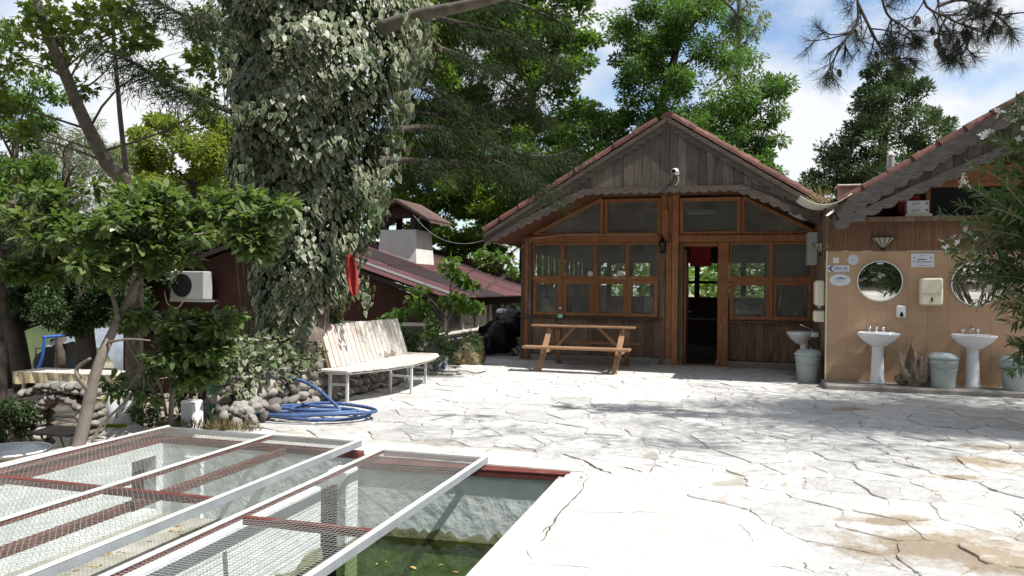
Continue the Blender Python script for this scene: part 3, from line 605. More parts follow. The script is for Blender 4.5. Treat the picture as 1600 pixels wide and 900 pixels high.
# half-round tiles
def halftile(L_=.46, r=.115, th=.014):
    m = MB(); K = 7
    o = [(r*math.cos(math.pi*k/K), r*math.sin(math.pi*k/K)) for k in range(K+1)]; i_ = [((r-th)*math.cos(math.pi*k/K), (r-th)*math.sin(math.pi*k/K)) for k in range(K+1)]
    poly = o + i_[::-1]; vs = []; n = len(poly)
    for s_, y in ((1.0, 0), (.82, L_)): vs += [(p[0]*s_, y, p[1]*s_) for p in poly]
    m.add(vs, [(i, (i+1) % n, n+(i+1) % n, n+i) for i in range(n)] + [(i, n-1-i, n-2-i, i+1) for i in range(K)] + [(n+i+1, n+n-2-i, n+n-1-i, n+i) for i in range(K)])
    me = m.mesh('half_round_tile'); fixn(me); me.materials.append(M['tile_roof']); return me
HT = halftile()
def rake_tiles(parent, rx, rz, xe, slope, y, step=.40):
    sgn = 1 if xe > rx else -1; L_ = abs(xe-rx)*math.hypot(1, slope); n = int(L_/step); ang = math.atan(slope)
    for k in range(n):
        s_ = L_ - k*step - .02; x = rx + sgn*s_/math.hypot(1, slope); z = rz - s_*slope/math.hypot(1, slope) + .02
        # tile's length axis runs up the rake
        d = Vector((-sgn*math.cos(ang), 0, math.sin(ang))); up = Vector((sgn*math.sin(ang), 0, math.cos(ang))); sd = d.cross(up)
        rot = Matrix((sd, d, up)).transposed().to_euler()
        rot.rotate_axis('X', rnd.uniform(-.02, .02))
        piece('rake_tile', HT, parent, (x, y + rnd.uniform(-.01, .01), z + .012), rot, (1, rnd.uniform(.97, 1.03), 1))
rake_tiles(cab, RX, RZ+.02, -4.46, SL, YF+.09); rake_tiles(cab, RX, RZ+.02, 1.33, .632, YF+.09)
for k in range(20): piece('ridge_tile', HT, cab, (RX, YF+.10+k*.42, RZ+.015), (math.radians(-2), 0, 0), (1.15, 1, 1.0))
m = MB(); m.prism([(RX+.125*math.cos(math.pi*k/8), RZ+.01+.11*math.sin(math.pi*k/8)) for k in range(9)], 'y', YF+.085, YF+.11); m.build('ridge_plug', M['tile_roof'], cab)
def scallop_board(parent, name, a, b, w, y, th, mat_, pitch=.155, amp=.034, up=True):
    """board from a to b (x,z) whose lower edge is cut in scallops"""
    a, b = np.array(a), np.array(b); L_ = np.linalg.norm(b-a); d = (b-a)/L_; n = np.array((-d[1], d[0])); n = n if n[1] > 0 else -n
    K = max(2, int(round(L_/pitch))); low = []
    for k in range(K):
        for j in range(6): t = (k+j/6)/K*L_; low.append(a + d*t - n*(w + amp*abs(math.sin(math.pi*j/6))))
    low.append(a + d*L_ - n*w)
    poly = [tuple(p) for p in low] + [tuple(b), tuple(a)]
    m = MB(); m.prism(poly, 'y', y-th, y); return m.build(name, mat_, parent)
for xe in (-4.44, 1.36):
    e = 1 if xe > 0 else -1
    scallop_board(cab, 'barge_board', (RX+.001*e, RZ-.005), (xe, zr(xe)-.005), .135, YF-.012, .03, M['trim'])
    m = MB(); m.bar((RX, YF-.055, RZ-.03), (xe, YF-.055, zr(xe)-.03), .022, .07, (0,0,1)); m.build('rake_batten', M['trim'], cab)
m = MB(); m.prism([(RX, RZ-.004), (RX-.13, RZ-.085), (RX-.085, RZ-.175), (RX-.04, RZ-.165), (RX, RZ-.20), (RX+.04, RZ-.165), (RX+.085, RZ-.175), (RX+.13, RZ-.085)], 'y', YF-.046, YF-.0135); m.build('apex_board', M['trim'], cab)
ZT = 3.17
def zlow(x):
    if x < -2.6: return ZT - .48*(-2.6-x)
    if x > .05: return ZT - .43*(x-.05)
    return ZT
boards(cab, 'gable_board', -4.36, 1.36, 0, 0, YF+.03, M['greywood'], .12, .20, .022, lambda x: zr(x)-.10, lambda x: zlow(x)+.02, .010)
m = MB(); pts = [(-4.40, zr(-4.40)-.03), (RX, RZ-.11), (1.34, zr(1.34)-.11), (1.34, zlow(1.34)+.03), (.05, ZT+.03), (-2.6, ZT+.03), (-4.40, zlow(-4.4)+.03)]; m.prism(pts, 'y', YF+.031, YF+.055); m.build('gable_backing', M['dark'], cab)
scallop_board(cab, 'lower_trim', (-2.6, ZT+.055), (.05, ZT+.055), .085, YF-.014, .03, M['trim'], .17, .032)
scallop_board(cab, 'lower_trim', (-4.45, zlow(-4.45)+.06), (-2.6, ZT+.06), .10, YF-.016, .03, M['trim'], .17, .045)
scallop_board(cab, 'lower_trim', (.05, ZT+.06), (1.36, zlow(1.36)+.06), .10, YF-.016, .03, M['trim'], .17, .045)
# soffit: ceiling boards of the porch follow the lower trim
def soffit(a, b):
    n = 12
    for k in range(n):
        y0 = YF+.06 + (FY+.05-YF-.06)*k/n; y1 = YF+.06 + (FY+.05-YF-.06)*(k+1)/n - .004
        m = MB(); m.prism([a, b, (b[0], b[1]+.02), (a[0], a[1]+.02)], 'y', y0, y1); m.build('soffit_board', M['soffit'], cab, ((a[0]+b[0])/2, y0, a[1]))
soffit((-2.6, 3.29), (.10, 3.29)); soffit((-4.42, 2.42), (-2.602, 3.288)); soffit((.102, 3.288), (1.36, 2.74))
m = MB(); m.box((-4.42, FY+.0, 2.40), (-4.05, FY+.04, 2.62)); m.build('wall', M['soffit'], cab)
# shell: floor, side and rear walls with openings
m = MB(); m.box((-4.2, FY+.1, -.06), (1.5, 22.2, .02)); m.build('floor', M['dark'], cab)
m = MB()
m.box((-4.22, FY+.06, 0), (-4.14, 22.1, 1.25)); m.box((-4.22, FY+.06, 2.2), (-4.14, 22.1, 2.6))
for y in np.arange(FY+.06, 22.2, .58): m.box((-4.22, y, 1.25), (-4.14, y+.13, 2.2))
m.box((1.40, FY+.06, 0), (1.48, 22.1, 2.75))
m.box((-4.22, 22.1, 0), (1.48, 22.18, 1.25)); m.box((-4.22, 22.1, 2.2), (1.48, 22.18, 4.3))
for x in np.arange(-4.22, 1.5, .62): m.box((x, 22.1, 1.25), (x+.14, 22.18, 2.2))
m.box((-4.2, 22.11, 1.62), (1.48, 22.17, 1.70))
m.build('shell', M['oldwood'], cab)
m = MB(); m.box((.62, 17.6, .0), (1.40, 17.66, 2.5)); m.build('partition', M['plaster'], cab)
# things seen through the glass and the door
def simple(name, label, cat, mb, mat_, group=None, bv=0, sm=False):
    o = mb.build(name, mat_, None, bev=bv, smooth=sm); return tag(o, label, cat, group)
for i, (x0, x1, y, z, lb) in enumerate(((-1.0, -.42, 16.2, 3.02, 'white fluorescent tube behind the glass over the door'), (-1.86, -1.5, 16.2, 3.06, 'white fluorescent tube behind the upper glass beside the centre post'))):
    t = thing('strip_light', lb, 'lamp', ((x0+x1)/2, y, z), 'strip lights under the cabin ceiling')
    m = MB(); m.box((x0, y-.05, z+.03), (x1, y+.05, z+.08)); m.build('housing', M['white'], t); m = MB(); m.tube([(x0+.02, y, z+.01), (x1-.02, y, z+.01)], .018, 8); m.build('tube', M['ceramic'], t)
def bag_mesh(r, seed, sq=(1,1,.8)):
    b = bmesh.new(); bmesh.ops.create_icosphere(b, subdivisions=3, radius=r); rr = random.Random(seed); ph = [rr.uniform(0,6) for _ in range(6)]
    for v in b.verts:
        d = v.co.normalized(); k = 1 + .12*math.sin(5*d.x+ph[0])*math.sin(4*d.y+ph[1]) + .10*math.sin(9*d.z+ph[2]+3*d.x) + .06*math.sin(14*d.y+ph[3])*math.sin(11*d.x+ph[4])
        v.co = Vector((d.x*sq[0], d.y*sq[1], d.z*sq[2]))*r*k
        if v.co.z < -r*sq[2]*.6: v.co.z = -r*sq[2]*.6
    me = bpy.data.meshes.new('bag'); b.to_mesh(me); b.free(); smooth(me); return me
t = thing('shelf', 'dark timber shelf inside the cabin under the right-hand window', 'shelf', (.6, 15.75, .02)); m = MB(); m.box((-.1, 15.45, .90), (1.35, 16.0, .94)); m.build('board', M['oldwood'], t)
for x in (-.08, 1.25):
    for y in (15.5, 15.9): m = MB(); m.box((x, y, .02), (x+.05, y+.05, .90)); m.build('leg', M['oldwood'], t)
for x, c, s_, lb in ((.12, 'plaster', .14, 'crumpled white plastic bag on the shelf behind the right window'), (.34, 'blue', .15, 'blue plastic bag on the shelf behind the right window'), (.50, 'ceramic', .10, 'small white bundle beside the blue bag behind the window')):
    me = bag_mesh(s_, int(x*100)); me.materials.append(M[c]); o = piece('plastic_bag', me, None, (x, 15.7, .94+s_*.48)); tag(o, lb, 'bag', 'bags behind the window')
M['polythene'] = glassmat('polythene', (.55, .58, .62), 1.5, .25, .5, 6)
m = MB(); vs = []; K = 14
for i in range(K+1):
    for j in range(8): vs.append((.75+.55*i/K*(1-.3*j/7)+.12*j/7, 15.62+.05*math.sin(i*1.9+j*.5), .95+.75*j/7))
m.add(vs, [(i*8+j, i*8+j+1, (i+1)*8+j+1, (i+1)*8+j) for i in range(K) for j in range(7)])
simple('polythene_sheet', 'hanging grey polythene sheet behind the lower right window', 'sheet', m, M['polythene'], sm=True)
m = MB(); m.box((-.93, 16.4, 1.95), (-.50, 16.44, 2.42)); simple('hanging_flag', 'dark red cloth hanging inside above the open doorway', 'cloth', m, M['red'], bv=.01)
for x, w, h, c, lb in ((-3.85, .16, .34, 'plaster', 'crumpled grey sheet leaning inside the leftmost lower window'), (-3.2, .12, .2, 'paper', 'small pale card standing inside behind the water bottle window'), (-2.62, .13, .62, 'plaster', 'tall pale curtain strip behind the third lower window'), (-1.75, .2, .4, 'metal', 'grey box behind the fourth lower window')):
    m = MB(); m.box((x, FY+.14, .91), (x+w, FY+.2, .91+h), Matrix.Rotation(rnd.uniform(-.08,.08), 3, 'X')); simple('standing_card', lb, 'card', m, M[c], 'things leaning inside the left window', .01)
for x, z, r, lb in ((-2.21, 1.76, .058, 'round white sticker on the upper pane third from the corner post'), (-2.80, 1.76, .055, 'faint round white sticker on the second upper pane')):
    m = MB(); K = 24; m.prism([(x+r*math.cos(2*math.pi*k/K), z+r*math.sin(2*math.pi*k/K)) for k in range(K)], 'y', FY-.017, FY-.0135); simple('window_sticker', lb, 'sticker', m, M['paper'], 'round stickers on the panes')
# restaurant tables in the gloom inside
def indoor_table(x, y, lb):
    t = thing('dining_table', lb, 'table', (x, y, .02), 'tables inside the cabin'); m = MB(); m.box((x-.6, y-.4, .72), (x+.6, y+.4, .76)); m.build('tabletop', M['oldwood'], t)
    for sx_ in (-.5, .5):
        for sy_ in (-.32, .32): m = MB(); m.box((x+sx_-.03, y+sy_-.03, .02), (x+sx_+.03, y+sy_+.03, .72)); m.build('leg', M['oldwood'], t)
indoor_table(-2.9, 17.2, 'dark table inside behind the left windows'); indoor_table(-.9, 19.0, 'dark table inside the cabin seen through the doorway')
# lantern, camera
t = thing('wall_lantern', 'small black lantern on the timber post left of the door', 'lantern', (-1.37, FY-.17, 2.2)); c_ = (-1.37, FY-.19)
m = MB(); m.lathe((*c_, 2.16), [(.02,0),(.055,.03),(.055,.04)], 6); m.lathe((*c_, 2.375), [(.085,0),(.03,.05),(.012,.08),(.004,.1)], 6)
for k in range(6): a = math.pi*k/3; m.tube([(c_[0]+.055*math.cos(a), c_[1]+.055*math.sin(a), 2.2), (c_[0]+.078*math.cos(a), c_[1]+.078*math.sin(a), 2.375)], .005, 4)
m.build('cage', M['black'], t); m = MB(); m.lathe((*c_, 2.2), [(.05,0),(.073,.175)], 6); m.build('glass', M['clear'], t); m = MB(); m.tube([(c_[0], c_[1], 2.46), (c_[0], c_[1]+.06, 2.49), (c_[0], FY-.09, 2.42)], .009, 6); m.build('bracket', M['black'], t)
t = thing('security_camera', 'white security camera on the grey gable boards', 'camera', (-1.0, YF-.02, 3.45)); cx_, cz_ = -.985, 3.44
m = MB(); m.lathe((cx_, YF-.03, cz_-.02), [(.03,0),(.04,.02),(.03,.05)], 12); m.build('base', M['ceramic'], t); m = MB(); m.tube([(cx_, YF-.05, cz_+.03), (cx_-.015, YF-.12, cz_+.04), (cx_-.04, YF-.2, cz_+.02)], [.04,.045,.045], 12); b_ = m.build('body', M['ceramic'], t, smooth=True)
m = MB(); m.tube([(cx_-.04, YF-.2, cz_+.02), (cx_-.042, YF-.207, cz_+.019)], .036, 12); m.build('lens', M['black'], b_); m = MB(); m.tube([(cx_+.01, YF-.025, cz_-.02), (cx_+.03, YF-.02, cz_-.12), (cx_-.02, YF-.03, cz_-.2)], .004, 5); m.build('cable', M['ceramic'], t)
# loose cable drooping under the eave
m = MB(); m.tube([(-4.3, FY-1.5, 2.3), (-4.1, FY-.9, 2.16), (-3.95, FY-.12, 2.47), (-3.4, FY-.1, 2.535), (-1.5, FY-.1, 2.53)], .006, 5); simple('loose_cable', 'thin pale cable drooping from the eave along the beam', 'cable', m, M['cream'])
m = MB(); pts = [Vector((-4.35, YF+.1, 2.38)).lerp(Vector((-8.0, 18.3, 3.3)), k/12) + Vector((0,0,-.35*4*(k/12)*(1-k/12))) for k in range(13)]; m.tube(pts, .006, 5); simple('overhead_cable', 'thin cable slung from the cabin eave to the chimney', 'cable', m, M['metal'])
# ================================================================ WASH HOUSE (ochre tiles)
WX, WY, YG = 1.36, 12.90, 12.60
wash = thing('wash_house', 'wash house with ochre tiled wall and weathered scalloped gable', 'building', (4.5, 12.98, 0))
def wpart(name, a, b, mt, bv=.004): m = MB(); m.box(a, b); return m.build(name, M[mt], wash, bev=bv)
wpart('wall', (WX+.004, WY+.012, .0), (9.3, WY+.12, 2.092), 'grout')
TW, TH = .282, .2253; z0 = .07
tm = MB(); tm.box((-TW/2+.0012, -.009, .0012), (TW/2-.0012, .0, TH-.0012)); tme = tm.mesh('tile'); fixn(tme); tme.materials.append(M['tile'])
for r in range(9):
    for c in range(14): piece('tile', tme, wash, (WX+.012+TW*(c+.5), WY+.011-rnd.uniform(0,.0012), z0+TH*r))
wpart('edge_trim', (WX-.014, WY-.008, .06), (WX+.009, WY+.014, 2.105), 'cream', .002)
# side wall towards the cabin
wpart('side_wall', (WX+.0, WY+.015, .0), (WX+.075, 15.12, 2.62), 'oldwood')
# beadboard frieze
x = WX-.03
while x < 5.6:
    m = MB(); m.box((x+.001, WY-.014-rnd.uniform(0,.003), 2.099), (x+.052, WY+.012, 2.56)); m.build('frieze_board', M['bead'] if 'bead' in M else M.setdefault('bead', mat('brown_beadboard', (.24,.125,.07), (.13,.07,.042), 6, stretch=(3,3,.5), rough=.6, vary=.1)), wash, (x, WY, 2.107)); x += .053
wpart('ledge', (WX, WY-.10, 2.56), (9.3, WY+.35, 2.60), 'oldwood'); wpart('ledge_front', (WX+.02, WY-.125, 2.54), (9.3, WY-.102, 2.615), 'oldwood')
m = MB(); m.prism([(WX+.06, 2.6), (9.3, 2.6), (9.3, 2.2), (5.0, 4.72), (WX+.06, 2.62)], 'y', WY+.36, WY+.42); m.build('upper_wall', M['brownwall'], wash)
wx0, wx1 = 2.87, 3.95
m = MB(); y = WY+.34
m.box((wx0-.07, y-.04, 2.60), (wx0, y+.02, 3.16)); m.box((wx0, y-.04, 3.09), (9.3, y+.02, 3.16)); m.box((wx1, y-.042, 2.6), (wx1+.07, y+.018, 3.09)); m.box((wx0-.45, y-.03, 3.16), (9.3, y+.02, 3.42)); w_ = m.build('window', M['redwood'], wash, bev=.004)
m = MB(); m.box((wx0+.001, y-.012, 2.62), (wx1-.001, y-.004, 3.088)); m.build('pane', M['black'], w_); m = MB(); m.box((wx0, y, 2.61), (wx1, y+.015, 3.09)); m.build('blind', M['black'], w_)
# roof
QX, QZ = 5.0, 4.87; QS = .605
def zq(x): return QZ - QS*abs(x-QX)
for xe in (1.40, 9.4):
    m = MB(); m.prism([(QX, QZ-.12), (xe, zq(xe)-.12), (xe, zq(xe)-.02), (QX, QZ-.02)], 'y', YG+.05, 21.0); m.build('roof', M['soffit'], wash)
rake_tiles(wash, QX, QZ+.0, 1.50, QS, YG+.09); rake_tiles(wash, QX, QZ, 9.0, QS, YG+.09)
scallop_board(wash, 'barge_board', (QX, QZ+.045), (1.40, zq(1.40)+.045), .20, YG-.012, .03, M['trim2'] if 'trim2' in M else M.setdefault('trim2', mat('grey_trim', (.115,.104,.097), (.06,.054,.05), 8, stretch=(.6,4,4), rough=.85, bump=.4)), .22, .045)
scallop_board(wash, 'barge_board', (QX, QZ-.02), (9.0, zq(9.0)-.02), .20, YG-.012, .03, M['trim2'], .22, .045)
def zl2(x): return 2.42 + .475*(min(x, 4.4)-1.40)
boards(wash, 'gable_board', 1.40, 8.0, 0, 0, YG+.03, M['greywood'], .13, .2, .022, lambda x: zq(x)-.08, lambda x: zl2(x)+.03, .008)
scallop_board(wash, 'lower_trim', (1.40, zl2(1.40)+.10), (4.4, zl2(4.4)+.10), .11, YG-.016, .03, M['trim2'], .24, .05)
scallop_board(wash, 'lower_trim', (4.4, zl2(4.4)+.10), (8.4, zl2(8)+.10), .11, YG-.016, .03, M['trim2'], .24, .05)
for k in range(6):
    y0 = YG+.04+k*.125; m = MB(); m.prism([(1.42, zl2(1.42)+.15), (4.4, zl2(4.4)+.15), (4.4, zl2(4.4)+.17), (1.42, zl2(1.42)+.17)], 'y', y0, y0+.121); m.build('soffit_board', M['soffit'], wash, (2.9, y0, 3))
wpart('eave_post', (WX-.06, YG-.02, 2.12), (WX-.012, YG+.10, 2.62), 'oldwood')
# valley gutter of pale sheet between the two roofs
m = MB(); vs = []; K = 10
for y in (12.50, 21.0):
    for k in range(K+1):
        t = k/K; x = .93+.72*t; z = 2.78 + .15*(2*t-1)**2 + .02*t; vs.append((x, y, z))
m.add(vs, [(k, k+1, K+2+k, K+1+k) for k in range(K)]); g_ = m.build('valley_gutter', M['white'], wash, recalc=False, smooth=True); sm_ = g_.modifiers.new('thick', 'SOLIDIFY'); sm_.thickness = .012
m = MB(); m.tube([(WX-.03, WY+.1, 2.78), (WX-.035, WY+.1, 2.5), (WX-.035, WY+.05, 1.95)], .02, 8); m.build('drainpipe', M['oldwood'], wash)
# dry weeds in the gutter
P, d_ = clumps([(1.25, 12.75+.25*k, 2.92) for k in range(9)], .15, 30); foliage('dry_weeds', None, M.setdefault('drygrass', leafmat('dry_grass', [(.21,.17,.09),(.13,.105,.06)], .8, .3)), P, d_+np.array((0,0,.8)), rv(len(P)), .14, 'lance', 'stuff')
# chimneys on the roofs
t = thing('flue_pipe', 'bright metal flue pipe standing on the wash house roof', 'flue', at3(1389, 300, 13.6)); p = at3(1389, 300, 13.6)
m = MB(); m.lathe(p, [(.065,-.5),(.065,.62),(.07,.622),(.07,.65),(.06,.655)], 16); m.build('pipe', M['metal'], t, smooth=False)
p = at3(1322, 318, 14.5); t = thing('vent_chimney', 'short square rendered chimney with white cap above the roof valley', 'chimney', p)
m = MB(); m.box((p.x-.15, p.y-.15, p.z-.6), (p.x+.17, p.y+.2, p.z+.30)); m.build('shaft', M['pinkish'] if 'pinkish' in M else M.setdefault('pinkish', mat('pink_render', (.42,.33,.30), (.32,.25,.22), 5, rough=.9)), t)
m = MB(); m.box((p.x-.20, p.y-.2, p.z+.301), (p.x+.22, p.y+.25, p.z+.34)); m.build('cap', M['white'], t, bev=.01)
# ---------------------------------------------------------------- basins
def basin(x, y, z0, label, rot=0.0, taps=True):
    t = thing('washbasin', label, 'washbasin', (x, y, z0), 'white pedestal washbasins'); RM = Matrix.Rotation(rot, 4, 'Z'); c = Vector((x, y, z0))
    def fin(m, n, mt, p=None, sm=True):
        m.v = [tuple(c + RM @ (Vector(v)-c)) for v in m.v]; return m.build(n, M[mt], p or t, smooth=sm)
    m = MB(); m.lathe((x, y, z0), [(.115,0),(.118,.03),(.10,.06),(.088,.3),(.08,.50),(.085,.585),(.10,.60)], 18, (1, .9)); fin(m, 'pedestal', 'ceramic')
    m = MB(); prof = [(.07,.56),(.12,.585),(.22,.655),(.285,.725),(.30,.755),(.30,.772),(.285,.778),(.255,.765),(.20,.71),(.12,.665),(.03,.655)]
    m.lathe((x, y-.06, z0), prof, 28, (1, .78)); m.box((x-.24, y+.08, z0+.70), (x+.24, y+.20, z0+.779)); b = fin(m, 'bowl', 'ceramic'); bevel(b, .012, 2)
    if taps:
        for dx in (-.095, .095):
            m = MB(); m.lathe((x+dx, y+.13, z0+.775), [(.014,0),(.014,.04),(.026,.042),(.03,.055),(.026,.075),(.008,.08)], 10); fin(m, 'tap', 'chrome')
        m = MB(); m.tube([(x, y+.13, z0+.775), (x, y+.13, z0+.86), (x, y+.09, z0+.885), (x, y+.03, z0+.865), (x, y+.01, z0+.84)], [.016,.014,.012,.012,.011], 8); fin(m, 'spout', 'chrome')
    else:
        m = MB(); m.tube([(x, y+.13, z0+.775), (x, y+.13, z0+.82), (x+.02, y+.05, z0+.85), (x+.07, y-.08, z0+.90)], [.022,.022,.012,.009], 8); fin(m, 'mixer_tap', 'chrome')
    m = MB(); m.tube([(x+.03, y+.04, z0+.58), (x+.10, y+.10, z0+.5), (x+.13, y+.15, z0+.40)], .012, 7); m.tube([(x-.05, y+.04, z0+.58), (x-.10, y+.12, z0+.45), (x-.11, y+.16, z0+.52)], .008, 6); fin(m, 'hose', 'metal')
basin(2.06, 12.66, .085, 'white pedestal washbasin under the fully visible round mirror'); basin(3.33, 12.66, .085, 'white pedestal washbasin beside the oleander under the half hidden mirror'); basin(1.13, 13.95, .0, 'white washbasin at the timber cabin corner behind a lidded bin', -math.pi/2, False)
def bin_(x, y, z, label, h=.42, r=.20):
    t = thing('lidded_bin', label, 'bin', (x, y, z), 'grey green lidded bins'); m = MB()
    m.lathe((x, y, z), [(r*.76,0),(r*.78,.01),(r*.96,h-.06),(r*.99,h-.06),(r*.99,h-.035),(r*.97,h-.03),(r*.97,h)], 26); b = m.build('bucket', M['greyplast'], t, smooth=True); bevel(b, .004)
    m = MB(); m.lathe((x, y, z), [(r*1.05,h+.001),(r*1.06,h+.02),(r*.98,h+.035),(r*.80,h+.075),(r*.5,h+.09),(r*.1,h+.092)], 26); m.build('lid', M['greyplast'], t, smooth=True)
    m = MB(); m.tube([(x-r*.99, y-.02, h+z-.05), (x-r*.8, y-r*.75, z+h-.13), (x, y-r*1.02, z+h-.16), (x+r*.8, y-r*.75, z+h-.13), (x+r*.99, y-.02, z+h-.05)], .004, 5); m.build('handle', M['metal'], t)
bin_(2.92, 12.55, .085, 'grey lidded bin between the driftwood and the washbasin'); bin_(1.13, 13.25, .0, 'tall grey lidded bin at the cabin corner', .44, .205); bin_(3.86, 12.58, .085, 'grey bin half hidden behind the oleander at the wall')
# ---------------------------------------------------------------- mirrors
def disc(x, y, z, rx_, rz_, th, K=48): m = MB(); m.prism([(x+rx_*math.cos(2*math.pi*k/K), z+rz_*math.sin(2*math.pi*k/K)) for k in range(K)], 'y', y-th, y); return m
def mirror(x, z, r, label):
    t = thing('round_mirror', label, 'mirror', (x, WY, z), 'round mirrors on the tiled wall'); y = WY
    m = MB(); K = 48
    for k in range(K):
        pass
    ring = [(r*1.0, -.0), (r*1.0, .018), (r*.985, .024), (r*.955, .022), (r*.945, .012), (r*.945, 0)]
    vs = [(x+q*math.cos(2*math.pi*k/K), y-.001-h, z+q*math.sin(2*math.pi*k/K)*.97) for q, h in ring for k in range(K)]; n = len(ring)
    m.add(vs, [(i*K+k, i*K+(k+1) % K, ((i+1) % n)*K+(k+1) % K, ((i+1) % n)*K+k) for i in range(n) for k in range(K)]); m.build('frame', M['ceramic'], t, smooth=True)
    disc(x, y-.003, z, r*.95, r*.95*.97, .008).build('glass', M['mirror'], t)
    m = MB(); m.box((x-.045, y-.03, z+r*.80), (x+.045, y-.0115, z+r*.88)); m.build('clip', M['ceramic'], t, bev=.008)
_n0 = set(bpy.data.objects)
mirror(2.115, 1.635, .325, 'round white framed mirror above the first washbasin, fully visible'); mirror(3.43, 1.61, .345, 'round white framed mirror half covered by oleander leaves')
for q in set(bpy.data.objects)-_n0:
    if q.type == 'EMPTY': q.rotation_euler = (math.radians(2.2), 0, 0); q.location.y -= .014
# ---------------------------------------------------------------- dispensers, notices, lamps
t = thing('towel_dispenser', 'cream paper towel dispenser between the two mirrors', 'dispenser', (2.81, WY, 1.28)); m = MB(); m.box((2.655, WY-.13, 1.275), (2.965, WY-.002, 1.69)); m.build('body', M['cream'], t, bev=.025)
m = MB(); m.box((2.80, WY-.134, 1.33), (2.822, WY-.1305, 1.40)); m.build('slot', M['dark'], t); m = MB(); m.lathe((2.81, WY-.128, 1.455), [(.012,0),(.01,.012)], 8); m.build('lock', M['metal'], t)
m = MB(); m.box((2.665, WY-.1325, 1.447), (2.955, WY-.1305, 1.451)); m.build('seam', M['metal'], t)
t = thing('soap_dispenser', 'small white soap dispenser below the first mirror', 'dispenser', (2.41, WY, 1.08)); m = MB(); m.box((2.345, WY-.09, 1.085), (2.475, WY-.002, 1.27)); m.build('body', M['ceramic'], t, bev=.015)
m = MB(); m.prism([(2.385,1.10),(2.435,1.10),(2.43,1.15),(2.41,1.18),(2.39,1.15)], 'y', WY-.10, WY-.0905); m.build('push_button', M['black'], t)
m = MB(); m.box((WX-.155, 13.0, 1.24), (WX-.003, 13.34, 1.64)); t = thing('towel_dispenser', 'cream towel dispenser seen edge-on on the side wall', 'dispenser', (WX-.08, 13.2, 1.24)); m.build('body', M['cream'], t, bev=.03); m = MB(); m.lathe((WX-.08, 13.12, 1.20), [(.02,0),(.03,.02),(.02,.04)], 8); m.build('knob', M['cream'], t)
m = MB(); m.box((WX-.17, 13.0, .985), (WX-.003, 13.25, 1.16)); t = thing('soap_dispenser', 'cream soap dispenser on the side wall under the towel box', 'dispenser', (WX-.08, 13.2, .98)); m.build('body', M['cream'], t, bev=.02)
t = thing('meter_box', 'grey electricity meter box in the corner beside the cabin window', 'box', (WX-.1, 14.5, 1.8)); m = MB(); m.box((WX-.16, 14.35, 1.93), (WX-.003, 14.75, 2.50)); m.build('cabinet', M['greyplast'], t, bev=.008); m = MB(); m.box((WX-.166, 14.37, 2.20), (WX-.161, 14.73, 2.205)); m.build('door_seam', M['dark'], t)
def note(name, label, mb, grp='notices on the tiled wall'): return tag(mb.build(name, M['paper'], None), label, 'notice', grp)
def plate(x, z, w, h): m = MB(); m.box((x-w/2, WY-.005, z-h/2), (x+w/2, WY-.0012, z+h/2)); return m
YT = WY-.0058
def pbars(o, rows, mt='ink'):                  # print too small to read: broken strokes
    m = MB()
    for x, z, w, h in rows:
        q = x-w/2
        while q < x+w/2:
            l_ = min(rnd.uniform(.006,.016), x+w/2-q)
            m.box((q, YT-.0004, z-h/2*rnd.uniform(.6,1)), (q+l_, YT, z+h/2*rnd.uniform(.6,1))); q += l_ + rnd.uniform(.002,.005)
    m.build('fine_print', M[mt], o)
o = note('paper_notice', 'white paper notice with blue print between the mirrors', plate(2.706, 1.955, .315, .205)); W[o.name] = o.location.copy()
pbars(o, ((2.706,2.035,.10,.008),(2.70,1.968,.11,.022),(2.706,1.938,.26,.009),(2.72,1.922,.20,.006),(2.706,1.878,.17,.008),(2.59,1.995,.022,.022),(2.82,1.995,.026,.026)))
o = note('small_label', 'blank pale square sticker above the blue lettered label', plate(1.49, 1.955, .085, .085))
o = note('lettered_label', 'white label with blue ebruk lettering and a swoosh', plate(1.53, 1.825, .31, .105)); W[o.name] = o.location.copy()
text('ebruk', .085, o, (1.565, YT, 1.832), M['ink'])
m = MB(); K = 14; oa = [(.052*math.cos(math.pi*(.35+1.3*k/K)), .047*math.sin(math.pi*(.35+1.3*k/K))) for k in range(K+1)]; ib = [(.012+.036*math.cos(math.pi*(.35+1.3*k/K)), .033*math.sin(math.pi*(.35+1.3*k/K))) for k in range(K+1)]
m.prism([(1.445+a, 1.825+b) for a, b in oa] + [(1.445+a, 1.825+b) for a, b in ib[::-1]], 'y', YT-.0006, YT); m.prism([(1.395,1.824),(1.378,1.838),(1.376,1.814)], 'y', YT-.0006, YT); m.build('swoosh', M['ink'], o)
pbars(o, ((1.60,1.784,.13,.006),))
o = note('oval_label', 'white oval sticker with blue mountain emblem', disc(1.552, WY-.0012, 1.648, .155, .092, .004)); W[o.name] = o.location.copy(); M['skyink'] = mat('light_blue_ink', (.10,.22,.42), None, 4)
m = MB(); m.prism([(1.475,1.655),(1.515,1.683),(1.535,1.680),(1.555,1.70),(1.575,1.684),(1.60,1.682),(1.64,1.655),(1.56,1.663)], 'y', YT-.0006, YT); m.build('mountain_emblem', M['skyink'], o); pbars(o, ((1.552,1.628,.13,.010),), 'skyink')
o = note('round_label', 'white round sticker with a ring of small blue print', disc(1.735, WY-.0012, 1.965, .082, .082, .004)); W[o.name] = o.location.copy()
m = MB(); m.add(*(lambda K, a, b: ([(1.735+q*math.cos(2*math.pi*k/K), YT, 1.965+q*math.sin(2*math.pi*k/K)) for q in (a, b) for k in range(K)], [(k, (k+1) % K, K+(k+1) % K, K+k) for k in range(K)]))(28, .066, .070)); m.build('printed_ring', M['ink'], o, recalc=False); pbars(o, ((1.735,2.005,.04,.008),(1.735,1.975,.08,.006),(1.735,1.955,.07,.006),(1.735,1.935,.05,.006)))
